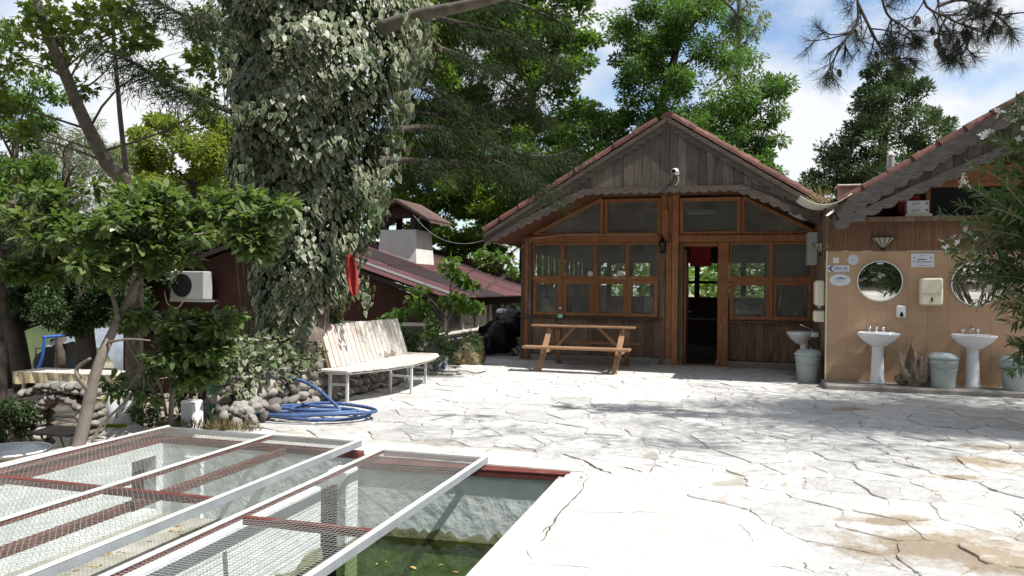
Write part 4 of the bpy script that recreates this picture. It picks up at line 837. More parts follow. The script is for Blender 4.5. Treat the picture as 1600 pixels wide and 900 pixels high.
M['fan'] = mat('frosted_panel', (.42,.37,.30), None, 4, rough=.4)
def fan_lamp(x, y, z, label, r=.17, rot=0):
    t = thing('wall_lamp', label, 'lamp', (x, y, z), 'fan shaped wall lamps'); K = 6; RM = Matrix.Rotation(rot, 3, 'Z'); c = Vector((x, y, z))
    def pt(k, q, dz): a = math.pi*k/K; return c + RM @ Vector((q*math.cos(a), -q*.75*math.sin(a)-.004, dz))
    for k in range(K):
        m = MB(); m.add([pt(k,.025,.0), pt(k+1,.025,.0), pt(k+1,r,.17), pt(k,r,.17), pt(k,.02,.006), pt(k+1,.02,.006), pt(k+1,r-.008,.172), pt(k,r-.008,.172)], [(0,1,2,3),(7,6,5,4),(0,4,5,1),(1,5,6,2),(2,6,7,3),(3,7,4,0)]); m.build('glass_panel', M['fan'], t)
    m = MB()
    for k in range(K+1): m.tube([pt(k,.024,-.002), pt(k,r+.004,.172)], .006, 5)
    m.tube([pt(k/2,r+.004,.173) for k in range(2*K+1)], .007, 5); m.lathe(c + RM @ Vector((0,-.02,-.035)), [(.006,0),(.028,.02),(.03,.04)], 8); m.build('frame', M['black'], t)
fan_lamp(2.16, WY-.014, 2.13, 'fan shaped dark lamp on the brown frieze above the first mirror'); fan_lamp(WX-.02, 13.5, 2.08, 'fan shaped dark lamp on the side wall above the towel dispenser', .19, -math.pi/2)
# things on the ledge
t = thing('white_carton', 'white carton with red corner print on the ledge under the gable', 'carton', (2.62, WY+.1, 2.6)); m = MB(); m.box((2.48, WY-.02, 2.66), (2.78, WY+.16, 2.86)); m.build('box', M['paper'], t, bev=.004)
m = MB(); m.box((2.45, WY-.06, 2.60), (2.82, WY+.2, 2.659)); m.build('tray', M['cream'], t, bev=.004); text('ÇAY', .06, t, (2.60, WY-.0208, 2.81), M['black']); text('ÇAY', .06, t, (2.60, WY-.0208, 2.71), M['black'])
m = MB(); m.box((2.735, WY-.022, 2.80), (2.765, WY-.0202, 2.83)); m.box((2.735, WY-.022, 2.70), (2.765, WY-.0202, 2.73)); m.build('print', M['red'], t)
m = MB(); m.box((2.40, WY+.17, 2.60), (2.69, WY+.33, 2.96)); simple('red_carton', 'red carton standing behind the white carton on the ledge', 'carton', m, M['red'], bv=.01)
# ---------------------------------------------------------------- driftwood
m = MB(); cx_, cy_ = 2.52, 12.60; NT, NZ = 40, 16; vs = []
hx = [-.26,-.18,-.10,-.04,.02,.08,.14,.20,.26]; hh = [.22,.30,.40,.66,.62,.50,.52,.44,.25]
for i in range(NT):
    th = 2*math.pi*i/NT; rg = .82+.13*math.sin(7*th+1)+.10*math.sin(11*th+2)+.07*math.sin(17*th); H_ = float(np.interp(.24*math.cos(th), hx, hh))*(1+.08*math.sin(9*th))
    for j in range(NZ+1):
        w = j/NZ; tp_ = (.72+.42*math.sin(min(1, w*1.4)*math.pi*.62))*(1-.55*w**2.2); x = .23*math.cos(th)*rg*tp_+.03*math.sin(5*w+th); y = .13*math.sin(th)*rg*tp_
        vs.append((cx_+x, cy_+y, .075+w*H_))
m.add(vs, [(i*(NZ+1)+j, ((i+1) % NT)*(NZ+1)+j, ((i+1) % NT)*(NZ+1)+j+1, i*(NZ+1)+j+1) for i in range(NT) for j in range(NZ)] + [tuple(i*(NZ+1)+NZ for i in range(NT))])
for k in range(9):
    a = rnd.uniform(-.20,.2); z_ = rnd.uniform(.25,.5); m.tube([(cx_+a*.7, cy_-.08, .08+z_*.3), (cx_+a*.9, cy_-.12, .08+z_*.7), (cx_+a, cy_-.08, .1+z_*1.1)], [.05,.04,.015], 6)
o = simple('driftwood_stump', 'gnarled driftwood stump standing between the two washbasins', 'driftwood', m, M['drift'], sm=True); o.modifiers.new('s', 'SUBSURF').render_levels = 2; o.modifiers['s'].levels = 1
tx = bpy.data.textures.new('gnarl', 'CLOUDS'); tx.noise_scale = .05; dm = o.modifiers.new('d', 'DISPLACE'); dm.texture = tx; dm.strength = .06; dm.texture_coords = 'GLOBAL'
# ================================================================ FURNITURE AND YARD THINGS
# picnic table
t = thing('picnic_table', 'pine picnic table with attached benches in front of the cabin windows', 'picnic table', (-2.62, 13.84, 0))
def pb(name, a, b, w, h, up=(0,0,1), mt='pine'):
    m = MB(); m.bar(a, b, w, h, up); return m.build(name, M[mt], t, bev=.004)
yc = 13.84
for k in range(5): pb('top_board', (-3.55, yc-.34+k*.17, .79), (-1.69, yc-.34+k*.17, .79), .163, .035)
for s_ in (-1, 1):
    for k in range(2): pb('seat_board', (-3.58, yc+s_*(.70+k*.15), .435), (-1.71, yc+s_*(.70+k*.15), .435), .143, .038)
for x in (-3.28, -1.95):
    for s_ in (-1, 1): pb('leg', (x+(.06 if x < -2.6 else .05), yc+s_*.30, .77), (x-(.03 if x < -2.6 else -.04)*0 - .03, yc+s_*.80, .0), .045, .095, (1,0,0))
    pb('cross_beam', (x+.05, yc-.88, .372), (x+.05, yc+.88, .372), .04, .085); pb('cross_beam', (x+.06, yc-.40, .735), (x+.06, yc+.40, .735), .045, .07)
    pb('brace', (x+(.09 if x < -2.6 else -.0), yc, .36), (-2.62+(-.22 if x < -2.6 else .22), yc, .765), .04, .06)
b_ = thing('water_bottle', 'clear plastic water bottle with blue label on the picnic table', 'bottle', (-3.06, 13.62, .8075)); c = (-3.06, 13.62, .8085)
m = MB(); m.lathe(c, [(.036,0),(.040,.01),(.040,.10),(.037,.11),(.040,.12),(.040,.20),(.026,.255),(.013,.28),(.013,.30)], 16); m.build('body', M['clear'], b_, smooth=True); m = MB(); m.lathe(c, [(.041,.13),(.041,.19)], 16); m.build('label', M['teal'] if 'teal' in M else M.setdefault('teal', mat('teal_label', (.25,.50,.50), None, 4)), b_); m = MB(); m.lathe(c, [(.016,.295),(.016,.32)], 12); m.build('cap', M['ceramic'], b_)
# slatted bench curving round the planter
t = thing('slatted_bench', 'white slatted bench with tall backrest in front of the stone planter', 'bench', (-4.65, 9.7, 0))
zs = .44
fe = [(8.50, -4.55), (8.8, -4.42), (9.2, -4.27), (9.6, -4.20), (10.0, -4.20), (10.5, -4.24), (10.9, -4.32), (11.15, -4.45)]
def fx(y): return float(np.interp(y, [a for a, b in fe], [b for a, b in fe]))
N = 19; y0 = 8.45
for k in range(20):
    a, b = y0 + k*.136, y0 + (k+1)*.136 - .007
    m = MB(); zz = zs + rnd.uniform(-.002, .003)
    m.prism([(-4.96, a), (fx(a), a), (fx(b), b), (-4.96, b)], 'z', zz-.026, zz); m.build('seat_slat', M['white'], t, (-4.6, a, zz), bev=.003)
lean = .18; bh = .54
for k in range(18):
    a, b = 8.66 + k*.1305, 8.66 + (k+1)*.1305 - .017; j = rnd.uniform(-.006, .006)
    p = [(-4.90, zs+.004), (-4.878, zs+.004), (-4.878-lean, zs+bh+j), (-4.90-lean, zs+bh+j)]
    m = MB(); m.prism(p, 'y', a, b); m.build('back_slat', M['pinkwhite'] if k in (1, 2, 6) else M['white'], t, (-4.9, a, zs), bev=.003) if 'pinkwhite' in M else (M.setdefault('pinkwhite', mat('pinkish_white_paint', (.57,.47,.43), (.46,.35,.32), 8, stretch=(1,2,.6), rough=.65)), m.build('back_slat', M['white'], t, (-4.9, a, zs), bev=.003))
for a, b in (((-4.93, 8.85), (-4.93, 10.85)),):
    m = MB(); m.bar((-4.93-lean*.8, 8.68, zs+bh*.8), (-4.93-lean*.8, 10.98, zs+bh*.8), .03, .05); m.build('back_rail', M['white'], t); m = MB(); m.bar((-4.935-lean*.2, 8.68, zs+bh*.2), (-4.935-lean*.2, 10.98, zs+bh*.2), .03, .05); m.build('back_rail', M['white'], t)
m = MB(); m.bar((-4.905, 8.645, zs-.05), (-4.905-lean, 8.645, zs+bh), .03, .02); m.build('back_post', M['oldwood'], t)
for y, xa, xb in ((8.60, -4.87, -4.63), (9.70, -4.56, -4.25), (10.80, -4.80, -4.50)):
    for x in (xa, xb): m = MB(); m.box((x-.017, y-.017, 0), (x+.017, y+.017, zs-.03)); m.build('leg', M['rail'], t, bev=.003)
    m = MB(); m.box((xa+.018, y-.014, .235), (xb-.018, y+.014, .265)); m.build('stretcher', M['rail'], t, bev=.003); m = MB(); m.box((-4.94, y-.02, zs-.062), (xb+.03, y+.02, zs-.031)); m.build('seat_bearer', M['rail'], t)
m = MB(); m.tube([(-4.85, 8.5, zs-.05)] + [(fx(y)-.05, y, zs-.05) for y in np.linspace(8.6, 11.1, 10)], .012, 6); m.build('edge_tube', M['rail'], t)
# blue hose in loose coils
hc = at(483, 1800/(655-hz(483))); pts = []
for i in range(5*22):
    k = i/22; a = 2*math.pi*k; ra = .50+.15*math.sin(k*2.3)+.07*math.sin(k*5.1); rb = .27+.10*math.cos(k*1.7)
    cx_ = .16*math.sin(k*1.9); x, y = math.cos(a)*ra + cx_, math.sin(a)*rb + .05*math.cos(k*2.7)
    pts.append(Vector((hc.x + x*.96 - y*.28, hc.y + x*.28 + y*.96, .045+.022*k*.75+.012*math.sin(a*2+k))))
e = at3(441, 590, 8.95); last = pts[-1]; pts += [last.lerp(e, q)+Vector((0,0,.10*math.sin(q*math.pi))) for q in (.25,.5,.75,1)]
m = MB(); m.tube(catmull(pts), .019, 9); simple('garden_hose', 'thick blue hose lying in loose coils by the stone wall', 'hose', m, M['hose'], sm=True)
# river-stone planter wall round the ivy tree
pw = thing('stone_planter', 'low planter wall of rounded river stones round the ivy tree', 'wall', (-5.3, 8.6, 0))
from mathutils import noise
def stone_mesh(seed):
    b = bmesh.new(); bmesh.ops.create_icosphere(b, subdivisions=2, radius=1); rr = random.Random(seed); q = [rr.uniform(0,6) for _ in range(4)]
    for v in b.verts:
        d = v.co; k = 1 + .30*noise.noise(d*1.3+Vector((seed*3,0,0))) + .14*noise.noise(d*3.1+Vector((0,seed,0))); v.co = d*k
    me = bpy.data.meshes.new('stone'); b.to_mesh(me); b.free(); smooth(me); me.materials.append(M['stone']); return me
SM = [stone_mesh(i) for i in range(8)]
path = [(-6.1, 7.75), (-5.6, 7.2), (-5.25, 6.95), (-5.0, 7.5), (-4.99, 8.2), (-4.98, 9.0), (-4.95, 9.8), (-4.88, 10.4), (-5.05, 10.9), (-5.5, 11.1), (-6.0, 11.1)]
path = catmull([Vector((*p, 0)) for p in path], 8)
def along(path, s_):
    for a, b in zip(path[:-1], path[1:]):
        l_ = (b-a).length
        if s_ <= l_: return a.lerp(b, s_/l_), (b-a).normalized()
        s_ -= l_
    return path[-1], (path[-1]-path[-2]).normalized()
TL = sum((b-a).length for a, b in zip(path[:-1], path[1:]))
z = .07
for row in range(5):
    s_ = rnd.uniform(0, .1); 
    while s_ < TL:
        w = rnd.uniform(.07, .14); p, d = along(path, s_+w); base = terrain(p.x, p.y)+.04 if p.x < -5.2 else 0
        n = Vector((d.y, -d.x, 0)); h = rnd.uniform(.05, .065)
        piece('river_stone', SM[rnd.randrange(8)], pw, p + n*(rnd.uniform(-.03,.03)-row*.015) + Vector((0,0,base+z+rnd.uniform(-.012,.012))), (rnd.uniform(-.3,.3), rnd.uniform(-.3,.3), math.atan2(d.y, d.x)+rnd.uniform(-.3,.3)), (w*1.02, rnd.uniform(.08,.11), h*1.12)); s_ += 2*w*.93
    z += .098
m = MB(); vs = []; fs = []; K = len(path)
for a in path: 
    vs += [(a.x-.02, a.y, -.3), (a.x-.05, a.y, .40)]
for k in range(K-1): fs.append((2*k, 2*k+2, 2*k+3, 2*k+1))
m.add(vs, fs); cap_ = [(a.x-.05, a.y, .40) for a in path] + [(-6.8, 11.1, .36), (-6.9, 7.9, .30)]; m.add(cap_, [tuple(range(len(cap_)))]); m.build('earth_fill', M['soil'], pw, recalc=False)
def rockmesh(seed):
    b = bmesh.new(); bmesh.ops.create_icosphere(b, subdivisions=4, radius=1); from mathutils import noise
    for v in b.verts: v.co = v.co*(1+.35*noise.noise(v.co*1.4+Vector((seed,0,0)))+.18*noise.noise(v.co*3.7+Vector((0,seed,0)))+.08*noise.noise(v.co*9))
    me = bpy.data.meshes.new('rock'); b.to_mesh(me); b.free(); smooth(me); me.materials.append(M['rock']); return me
# loose boulders and rubble at the foot of the wall, left part
BL = ['pale rough boulder topmost right of the green post', 'pale rough boulder nearest above the hose coil end', 'grey boulder lowest beside the dry grass', 'small grey boulder right at the foot of the green post', 'grey boulder between the hose and the planter stones', 'small pale boulder in the gap above the dry grass', 'small grey boulder nearest the blue hose', 'grey boulder behind the green post', 'pale boulder on the upper row behind the green post', 'large grey boulder on the upper row under the ground ivy']
for px, py, dd, s_, mt in ((380, 640, 8.0, .17, 'rock'), (400, 632, 8.1, .13, 'rock'), (372, 665, 7.9, .13, 'stone'), (352, 650, 7.9, .10, 'stone'), (430, 640, 8.4, .12, 'stone'), (395, 655, 7.9, .10, 'rock'), (415, 650, 8.2, .09, 'stone'), (350, 622, 8.2, .12, 'stone'), (372, 606, 8.3, .13, 'rock'), (395, 604, 8.4, .14, 'stone')):
    me = SM[rnd.randrange(8)].copy(); me.materials.clear(); me.materials.append(M[mt]); p = at3(px, py, dd)
    me = rockmesh(px) if mt == 'rock' else me
    tag(piece('boulder', me, None, (p.x, p.y, p.z), (rnd.uniform(0,3), rnd.uniform(0,3), rnd.uniform(0,3)), (s_*.75, s_*.62, s_*.52)), BL.pop(0), 'rock', 'boulders at the planter foot')
for px, py, dd, sc_, lb in ((208, 688, 7.35, (.19,.15,.13), 'larger rugged white rock on the pool coping beside the magnolia trunk'), (170, 694, 7.2, (.17,.12,.075), 'flat rugged white rock on the pool coping nearest the magnolia trunk')):
    p = at3(px, py, dd); tag(piece('white_rock', rockmesh(px), None, p, (0,0,.4), sc_), lb, 'rock', 'white rocks on the coping')
# green post, stake, white container
p = at(333, 8.15, -.12); m = MB(); m.tube([p, p+Vector((0,0,.66))], .024, 10); m.tube([p+Vector((0,0,.655)), p+Vector((0,0,.68))], .028, 10); simple('green_post', 'short green painted steel post beside the planter', 'post', m, M['green'])
p = at(322, 8.3, -.12); m = MB(); m.bar(p, p+Vector((-.03,0,.66)), .025, .025); simple('wooden_stake', 'thin grey stake standing next to the green post', 'stake', m, M['trim'])
p = at(302, 8.0, -.16); t = thing('white_canister', 'white dented canister with wire handle standing beside the green post', 'canister', p)
m = MB(); m.box((p.x-.09, p.y-.08, p.z), (p.x+.09, p.y+.08, p.z+.44)); m.build('body', M['ceramic'], t, bev=.02); m = MB(); m.tube(catmull([p+Vector(q) for q in ((-.06,0,.44),(-.05,0,.52),(0,0,.60),(.05,0,.52),(.06,0,.44))], 4), .007, 6); m.build('handle', M['drift'], t)
p = at(316, 8.02, -.16); m = MB(); m.bar(p, p+Vector((-.10,.02,.40)), .10, .015, (0,1,0)); simple('leaning_board', 'white board leaning on the canister', 'board', m, M['white'])
# basin, seat board, plant pots at the far left
p = at(18, 7.3, -.20); t = thing('wash_tub', 'shallow round grey tub with white rim at the garden edge', 'tub', p); m = MB(); m.lathe(p, [(.24,0),(.31,.06),(.34,.08),(.34,.09),(.31,.09),(.28,.04),(.02,.02)], 30); o = m.build('tub', M['metal'], t, smooth=True); m = MB(); K = 30; m.tube([p+Vector((.34*math.cos(2*math.pi*k/K), .34*math.sin(2*math.pi*k/K), .092)) for k in range(K+1)], .012, 6); m.build('rim', M['ceramic'], t)
p = at(103, 7.75, 0); m = MB(); m.box((p.x-.28, p.y-.16, -.02), (p.x+.22, p.y+.14, .0), Matrix.Rotation(.08, 3, 'X')); t = thing('board_seat', 'thin pale board on a low iron frame beside the magnolia trunk', 'board', (p.x, p.y, -.2)); m.build('board', M['trim'], t, bev=.004)
m = MB(); m.tube([(p.x-.2, p.y-.1, -.03), (p.x-.1, p.y-.1, -.22), (p.x+.15, p.y-.1, -.22), (p.x+.2, p.y-.1, -.02)], .012, 6); m.tube([(p.x-.2, p.y+.1, -.03), (p.x-.1, p.y+.1, -.22), (p.x+.15, p.y+.1, -.22), (p.x+.2, p.y+.1, -.02)], .012, 6); m.build('frame', M['metal'], t)
# little stone arch
ac = at(102, 8.9); az0 = -.42; ar = thing('stone_arch', 'small garden arch built of rounded grey stones', 'arch', (ac.x, ac.y, az0)); U = Vector((R_[0], R_[1], 0)); V_ = Vector((F[0], F[1], 0))
def astone(u, z, w, h, d=.13, r=0):
    for q in (-.07, .07): piece('arch_stone', SM[rnd.randrange(8)], ar, ac + U*u + V_*(q+rnd.uniform(-.02,.02)) + Vector((0,0,az0+z)), (rnd.uniform(-.2,.2), r+rnd.uniform(-.2,.2), math.atan2(R_[1], R_[0])), (w, d*.8, h))
for s_ in (-1, 1):
    for row in range(6):
        for c in range(2 if s_ > 0 else 3): astone(s_*(.21+.04*rnd.random()+c*.125), .04+row*.085, rnd.uniform(.055,.078), rnd.uniform(.04,.052))
for k in range(9):
    a = math.pi*(.08+.84*k/8); astone(.21*math.cos(a), .45+.14*math.sin(a), .062, .055, r=0)
for k in range(10): astone(-.42+k*.088, .63+.05*math.sin(k/9*math.pi), .058, .05)
for k in range(6): astone(-.22+k*.088, .71, .055, .045)
# white sack hanging by the magnolia
p = at3(188, 644, 8.15); t = thing('hanging_sack', 'white woven sack with green band and dark lettering hung on the magnolia', 'sack', (p.x, p.y, p.z-.28)); m = MB(); vs = []
for s_ in (-1, 1):
    for i in range(9):
        for j in range(9):
            u, w = i/8-.5, j/8; bulge = .045*math.cos(u*math.pi)*math.sin(math.pi*min(1, w*1.1))*(1.2-w*.6)+.008*math.sin(9*u+7*w)
            q = p + U*(u*(.24+.06*w)) + V_*(s_*bulge) + Vector((0,0,-.28+w*.52+.02*math.sin(6*u)*(1-w)-(.05*abs(u)*(1-w)))); vs.append(q)
fs = [(k*81+i*9+j, k*81+i*9+j+1, k*81+(i+1)*9+j+1, k*81+(i+1)*9+j) for k in (0,1) for i in range(8) for j in range(8)]
for e_ in range(8): fs += [(e_, e_+1, 81+e_+1, 81+e_), (72+e_, 73+e_, 81+73+e_, 81+72+e_), (e_*9, (e_+1)*9, 81+(e_+1)*9, 81+e_*9)]
m.add(vs, fs); m.build('sack', M['ceramic'], t, smooth=True)
rz_ = math.atan2(R_[1], R_[0]); fr_ = p - V_*.056
m = MB(); m.box((-.115,-.002,-.022), (.115,.002,.022), None); m.v = [tuple(fr_ + U*v[0] + V_*v[1] + Vector((0,0,v[2]-.135))) for v in m.v]; M['lime'] = mat('lime_green_print', (.38,.48,.05), None, 4); m.build('printed_band', M['lime'], t)
text('LEONARDİT', .038, t, fr_ - V_*.004 + Vector((0,0,-.137)), M['black'], rz=rz_); text('1', .09, t, fr_ - V_*.002 + U*.0 + Vector((0,0,-.03)), M['black'], rz=rz_)
m = MB(); m.tube([p+Vector((0,0,.22)), p+Vector((.02,0,.42)), p+Vector((.03,0,.55))], .005, 5); m.build('string', M['drift'], t)
# red cloth on the ivy
p = at3(550, 430, 9.05); m = MB(); vs = []
for i in range(7):
    for j in range(14): u, w = i/6-.5, j/13; wd = .04+.13*math.sin(math.pi*min(1, .08+w*.95))**.7; vs.append(p + U*(u*wd*.85+.07*w-.035) + V_*(.04*math.sin(u*9+w*3)*(1-.3*w)) + Vector((0,0,.25-.48*w-.03*abs(u))))
m.add(vs, [(i*14+j, i*14+j+1, (i+1)*14+j+1, (i+1)*14+j) for i in range(6) for j in range(13)]); o = simple('red_cloth', 'red cloth hung on the ivy covered trunk', 'cloth', m, M['red'], sm=True); o.modifiers.new('t', 'SOLIDIFY').thickness = .008
# bucket, boulder, bottles, rubbish bags by the low wall
p = at(689, 13.2, 0); t = thing('white_bucket', 'white plastic bucket with blue print under the bench end', 'bucket', p); m = MB(); m.lathe(p, [(.125,0),(.155,.24),(.165,.245),(.165,.27),(.155,.275)], 22); m.build('body', M['ceramic'], t, smooth=False); m = MB(); m.lathe(p, [(.168,.255),(.168,.28),(.10,.285)], 22); m.build('lid', M['ceramic'], t)
f_ = p - V_*.152; text('51', .10, t, f_+Vector((0,0,.13))-U*.05, M['ink'], rz=rz_); m = MB(); m.box((-.03,-.003,-.055),(.03,.003,.055)); m.v = [tuple(f_+U*(v[0]+.062)+V_*(v[1]+.014)+Vector((0,0,v[2]+.13))) for v in m.v]; m.build('blue_emblem', M['blue'], t)
p = at(668, 13.1, 0); m = MB(); m.lathe(p, [(.12,0),(.14,.22),(.15,.225),(.15,.24)], 20); simple('grey_bucket', 'grey tub standing left of the white bucket', 'bucket', m, M['metal'])
p = at(675, 13.0, 0); m = MB(); m.box((p.x-.5, p.y-.25, -.01), (p.x+.5, p.y+.05, .06)); simple('stone_slab', 'flat grey slab under the buckets', 'slab', m, M['step'], bv=.02)
p = at(735, 14.6, .20); o = piece('mossy_boulder', rockmesh(5), None, p, (.2,.1,.6), (.30,.25,.30)); o.data.materials.clear(); o.data.materials.append(mat('mossy_rock', (.32,.27,.15), (.13,.11,.05), 7, rough=.95, bump=.9, c3=(.05,.06,.02), c3s=5, c3t=.52)); tag(o, 'mossy brown boulder beside the low wall', 'rock')
for k, (px, dd) in enumerate(((712, 15.2), (730, 15.6))):
    p = at(px, dd, 0); t = thing('water_jug', ('translucent water jug standing behind the mossy boulder', 'second translucent water jug next to the rubbish bags')[k], 'jug', p, 'water jugs by the low wall'); m = MB(); m.lathe(p+Vector((0,0,.0)), [(.13,0),(.135,.02),(.135,.30),(.10,.37),(.03,.41),(.03,.44)], 18); m.build('body', M['clear'], t, smooth=True); m = MB(); m.lathe(p, [(.036,.43),(.036,.46)], 12); m.build('cap', M['blue'], t)
for k, (px, dd, r, z, lb) in enumerate(((778, 17.0, .42, .30, 'largest black rubbish bag in the heap beside the cabin corner'), (803, 17.4, .40, .62, 'black rubbish bag on top of the heap beside the cabin corner'), (762, 16.7, .28, .2, 'small black rubbish bag at the foot of the heap'))):
    me = bag_mesh(r, 40+k, (1,1,1.05)); me.materials.append(M['black']); tag(piece('rubbish_bag', me, None, at(px, dd, z)), lb, 'rubbish bag', 'black rubbish bags beside the cabin')
p = at(785, 16.75, .95); me = bag_mesh(.10, 77, (1.3,1,.6)); me.materials.append(M['ceramic']); tag(piece('white_bundle', me, None, p), 'crumpled white bundle on top of the black rubbish bags', 'bundle')
p = at(806, 16.4, 0); m = MB(); 
for q in (-.12, .02, .12): m.tube([p+U*(q-.15)+Vector((0,0,.36)), p+U*(q)+Vector((0,0,.2)), p+U*(q+.12)+Vector((0,0,.02))], .014, 6)
simple('bent_tubes', 'bent black metal tubes beside the rubbish bags', 'tubes', m, M['black'])
m = MB(); m.tube(catmull([at(700, 13.0, .02), at(712, 12.9, .06), at(730, 13.2, .03), at(744, 13.0, .02), at(760, 13.3, .02)], 5), .008, 6); simple('black_cable', 'thin black cable lying on the paving near the bucket', 'cable', m, M['black'])
# ---------------------------------------------------------------- low wall and sunken house with red roof
m = MB(); m.box((-5.95, 11.6, -.6), (-5.70, 26, .34)); lw = tag(m.build('low_wall', M['step'], None, bev=.02), 'low grey wall along the sunken red roofed house', 'wall'); W[lw.name] = lw.location.copy()
HX, HY = -6.15, 14.55
hs = thing('red_roofed_house', 'low sunken house with red corrugated roof and dark red walls', 'house', (-10, 20, -1.2))
def hp(n, a, b, mt, bv=0): m = MB(); m.box(a, b); return m.build(n, M[mt], hs, bev=bv)
hp('wall', (-13.6, HY, -1.3), (HX, HY+.12, .48), 'brownwall'); m = MB(); m.prism([(-13.6, .70), (HX, .70), (HX, 1.22), (-9.9, 2.50), (-13.6, 1.25)], 'y', HY, HY+.12); m.build('gable_wall', M['brownwall'], hs)
hp('wall', (-13.6, HY+.01, .48), (-8.9, HY+.11, .70), 'brownwall')
hp('wall', (HX, HY, -1.3), (HX+.12, 26, .46), 'plaster'); hp('wall', (HX, HY, 1.02), (HX+.12, 26, 1.20), 'brownwall'); hp('wall', (-13.6, 25.9, -1.3), (HX, 26, 1.2), 'brownwall'); hp('floor', (-13.5, HY+.12, -1.3), (HX, 25.9, -1.2), 'dark')
wh = hp('window', (-8.9, HY-.02, .66), (HX+.1, HY+.09, .73), 'plaster'); m = MB(); m.box((-8.9, HY+.04, .49), (HX, HY+.05, .655)); m.build('pane', M['glass'], wh)
y = HY+.1
while y < 25.5:
    m = MB(); m.box((HX-.02, y, .462), (HX+.10, y+.06, 1.018)); m.build('window_post', M['plaster'], hs); m = MB(); m.box((HX+.03, y+.061, .47), (HX+.04, y+1.05, 1.01)); m.build('pane', M['glass'], hs); y += 1.05
hp('window_sill', (HX-.05, HY-.02, .44), (HX+.30, 26, .478), 'white', .006)
def corr(x0, z0, x1, z1, y0, y1, flip=1):
    m = MB(); n = int((y1-y0)/.0375); vs = []; nu = 2
    nx, nz = -(z1-z0), (x1-x0); l_ = math.hypot(nx, nz); nx, nz = nx/l_*flip, nz/l_*flip
    for k in range(n+1):
        o_ = .024*math.cos(k*math.pi/2)
        for (x, z) in ((x0, z0), (x1, z1)): vs.append((x+nx*o_, y0+(y1-y0)*k/n, z+nz*o_))
    m.add(vs, [(2*k, 2*k+1, 2*k+3, 2*k+2) for k in range(n)]); o = m.build('roof_sheet', M['redroof'], hs, recalc=False); o.modifiers.new('t', 'SOLIDIFY').thickness = .006; return o
for k in range(6):
    ya = 14.25+k*2.0; j = .012*(k % 2)
    corr(-9.92, 2.65+j, -7.72, 1.945+j, ya, ya+2.03); corr(-7.80, 1.97+j*.5-.02, -5.55, 1.25+j*.5, ya, ya+2.03); corr(-9.88, 2.65+j, -14.0, 1.30+j, ya, ya+2.03, -1)
m = MB(); m.tube([(-9.9, 14.2, 2.67), (-9.9, 26.3, 2.67)], .07, 10); m.build('ridge_cap', M['redroof'], hs)
m = MB(); m.bar((-9.9, 14.28, 2.52), (-5.58, 14.28, 1.17), .03, .09); m.bar((-9.9, 14.28, 2.52), (-13.9, 14.28, 1.25), .03, .09); m.build('rake_board', M['dark'], hs)
for k, (dz, mt) in enumerate(((.0, 'trim'), (.07, 'metal'), (.15, 'metal'))):
    m = MB(); m.tube([(-9.2, 14.42+dz*2.2, 2.50), (-5.40, 14.42+dz*2.2, 1.28)], .014, 8); m.build('roof_pipe', M[mt], hs)
# chimney
p = Vector((-8.6, 19.2, 0)); t = thing('garden_chimney', 'tapered pale chimney with dark openings and small gabled tile roof', 'chimney', (p.x, p.y, 2.0))
def ring(w, d, z): return [(p.x-w/2, p.y-d/2, z), (p.x+w/2, p.y-d/2, z), (p.x+w/2, p.y+d/2, z), (p.x-w/2, p.y+d/2, z)]
m = MB(); m.add(ring(1.20, 1.3, 1.6)+ring(1.0, 1.08, 2.96), [(0,1,5,4),(1,2,6,5),(2,3,7,6),(3,0,4,7),(4,5,6,7)]); m.build('shaft', M['plaster'], t)
for a in (-.41, .41):
    for b in (-.44, .44): m = MB(); m.box((p.x+a-.07, p.y+b-.07, 2.96), (p.x+a+.07, p.y+b+.07, 3.34)); m.build('corner_post', M['dark'], t)
m = MB(); m.prism([(p.x-.62, 3.27), (p.x+.62, 3.27), (p.x, 3.62)], 'y', p.y-.50, p.y-.44); m.build('gable', M['dark'], t)
for s_ in (-1, 1):
    m = MB(); m.prism([(p.x, 3.68), (p.x+s_*.98, 3.12), (p.x+s_*.98, 3.17), (p.x, 3.73)], 'y', p.y-.72, p.y+.85); r_ = m.build('roof', M['captile'] if 'captile' in M else M.setdefault('captile', mat('old_brown_tile', (.13,.085,.072), (.07,.046,.04), 8, rough=.9, vary=.2)), t)
    for k in range(10):
        y = p.y-.68+k*.17; m = MB(); m.tube([(p.x+s_*.02, y, 3.735), (p.x+s_*.98, y, 3.185)], .045, 8); m.build('tile', M['captile'], r_)
# sign with the few letters that show, in the house window
m = MB(); m.box((-7.30, HY-.045, .48), (-6.70, HY-.022, .66)); o = simple('window_sign', 'small white sign with dark capital letters at the house window', 'sign', m, M['paper']); W[o.name] = o.location.copy(); text('CIIK A', .13, o, (-7.02, HY-.047, .57), M['black'])
# air conditioner
p = Vector((-11.5, HY-.3, 1.13)); t = thing('air_conditioner', 'white outdoor air conditioner unit on the dark red wall behind the magnolia', 'air conditioner', p); m = MB(); m.box((p.x-.44, p.y-.16, p.z), (p.x+.44, p.y+.14, p.z+.62)); m.build('casing', M.setdefault('acgrey', mat('shaded_white_steel', (.36,.37,.36), (.30,.31,.30), 4, rough=.5)), t, bev=.02)  # white casing toned grey, the shade it stands in put into the colour
m = MB(); K = 28; m.prism([(p.x-.12+.255*math.cos(2*math.pi*k/K), p.z+.31+.255*math.sin(2*math.pi*k/K)) for k in range(K)], 'y', p.y-.168, p.y-.161); fg = m.build('fan_grille', M['black'], t)
m = MB(); [m.tube([(p.x-.12+q*math.cos(2*math.pi*k/K), p.y-.172, p.z+.31+q*math.sin(2*math.pi*k/K)) for k in range(K+1)], .004, 4) for q in (.05,.1,.15,.2,.245)]; m.build('ring', M['black'], fg)
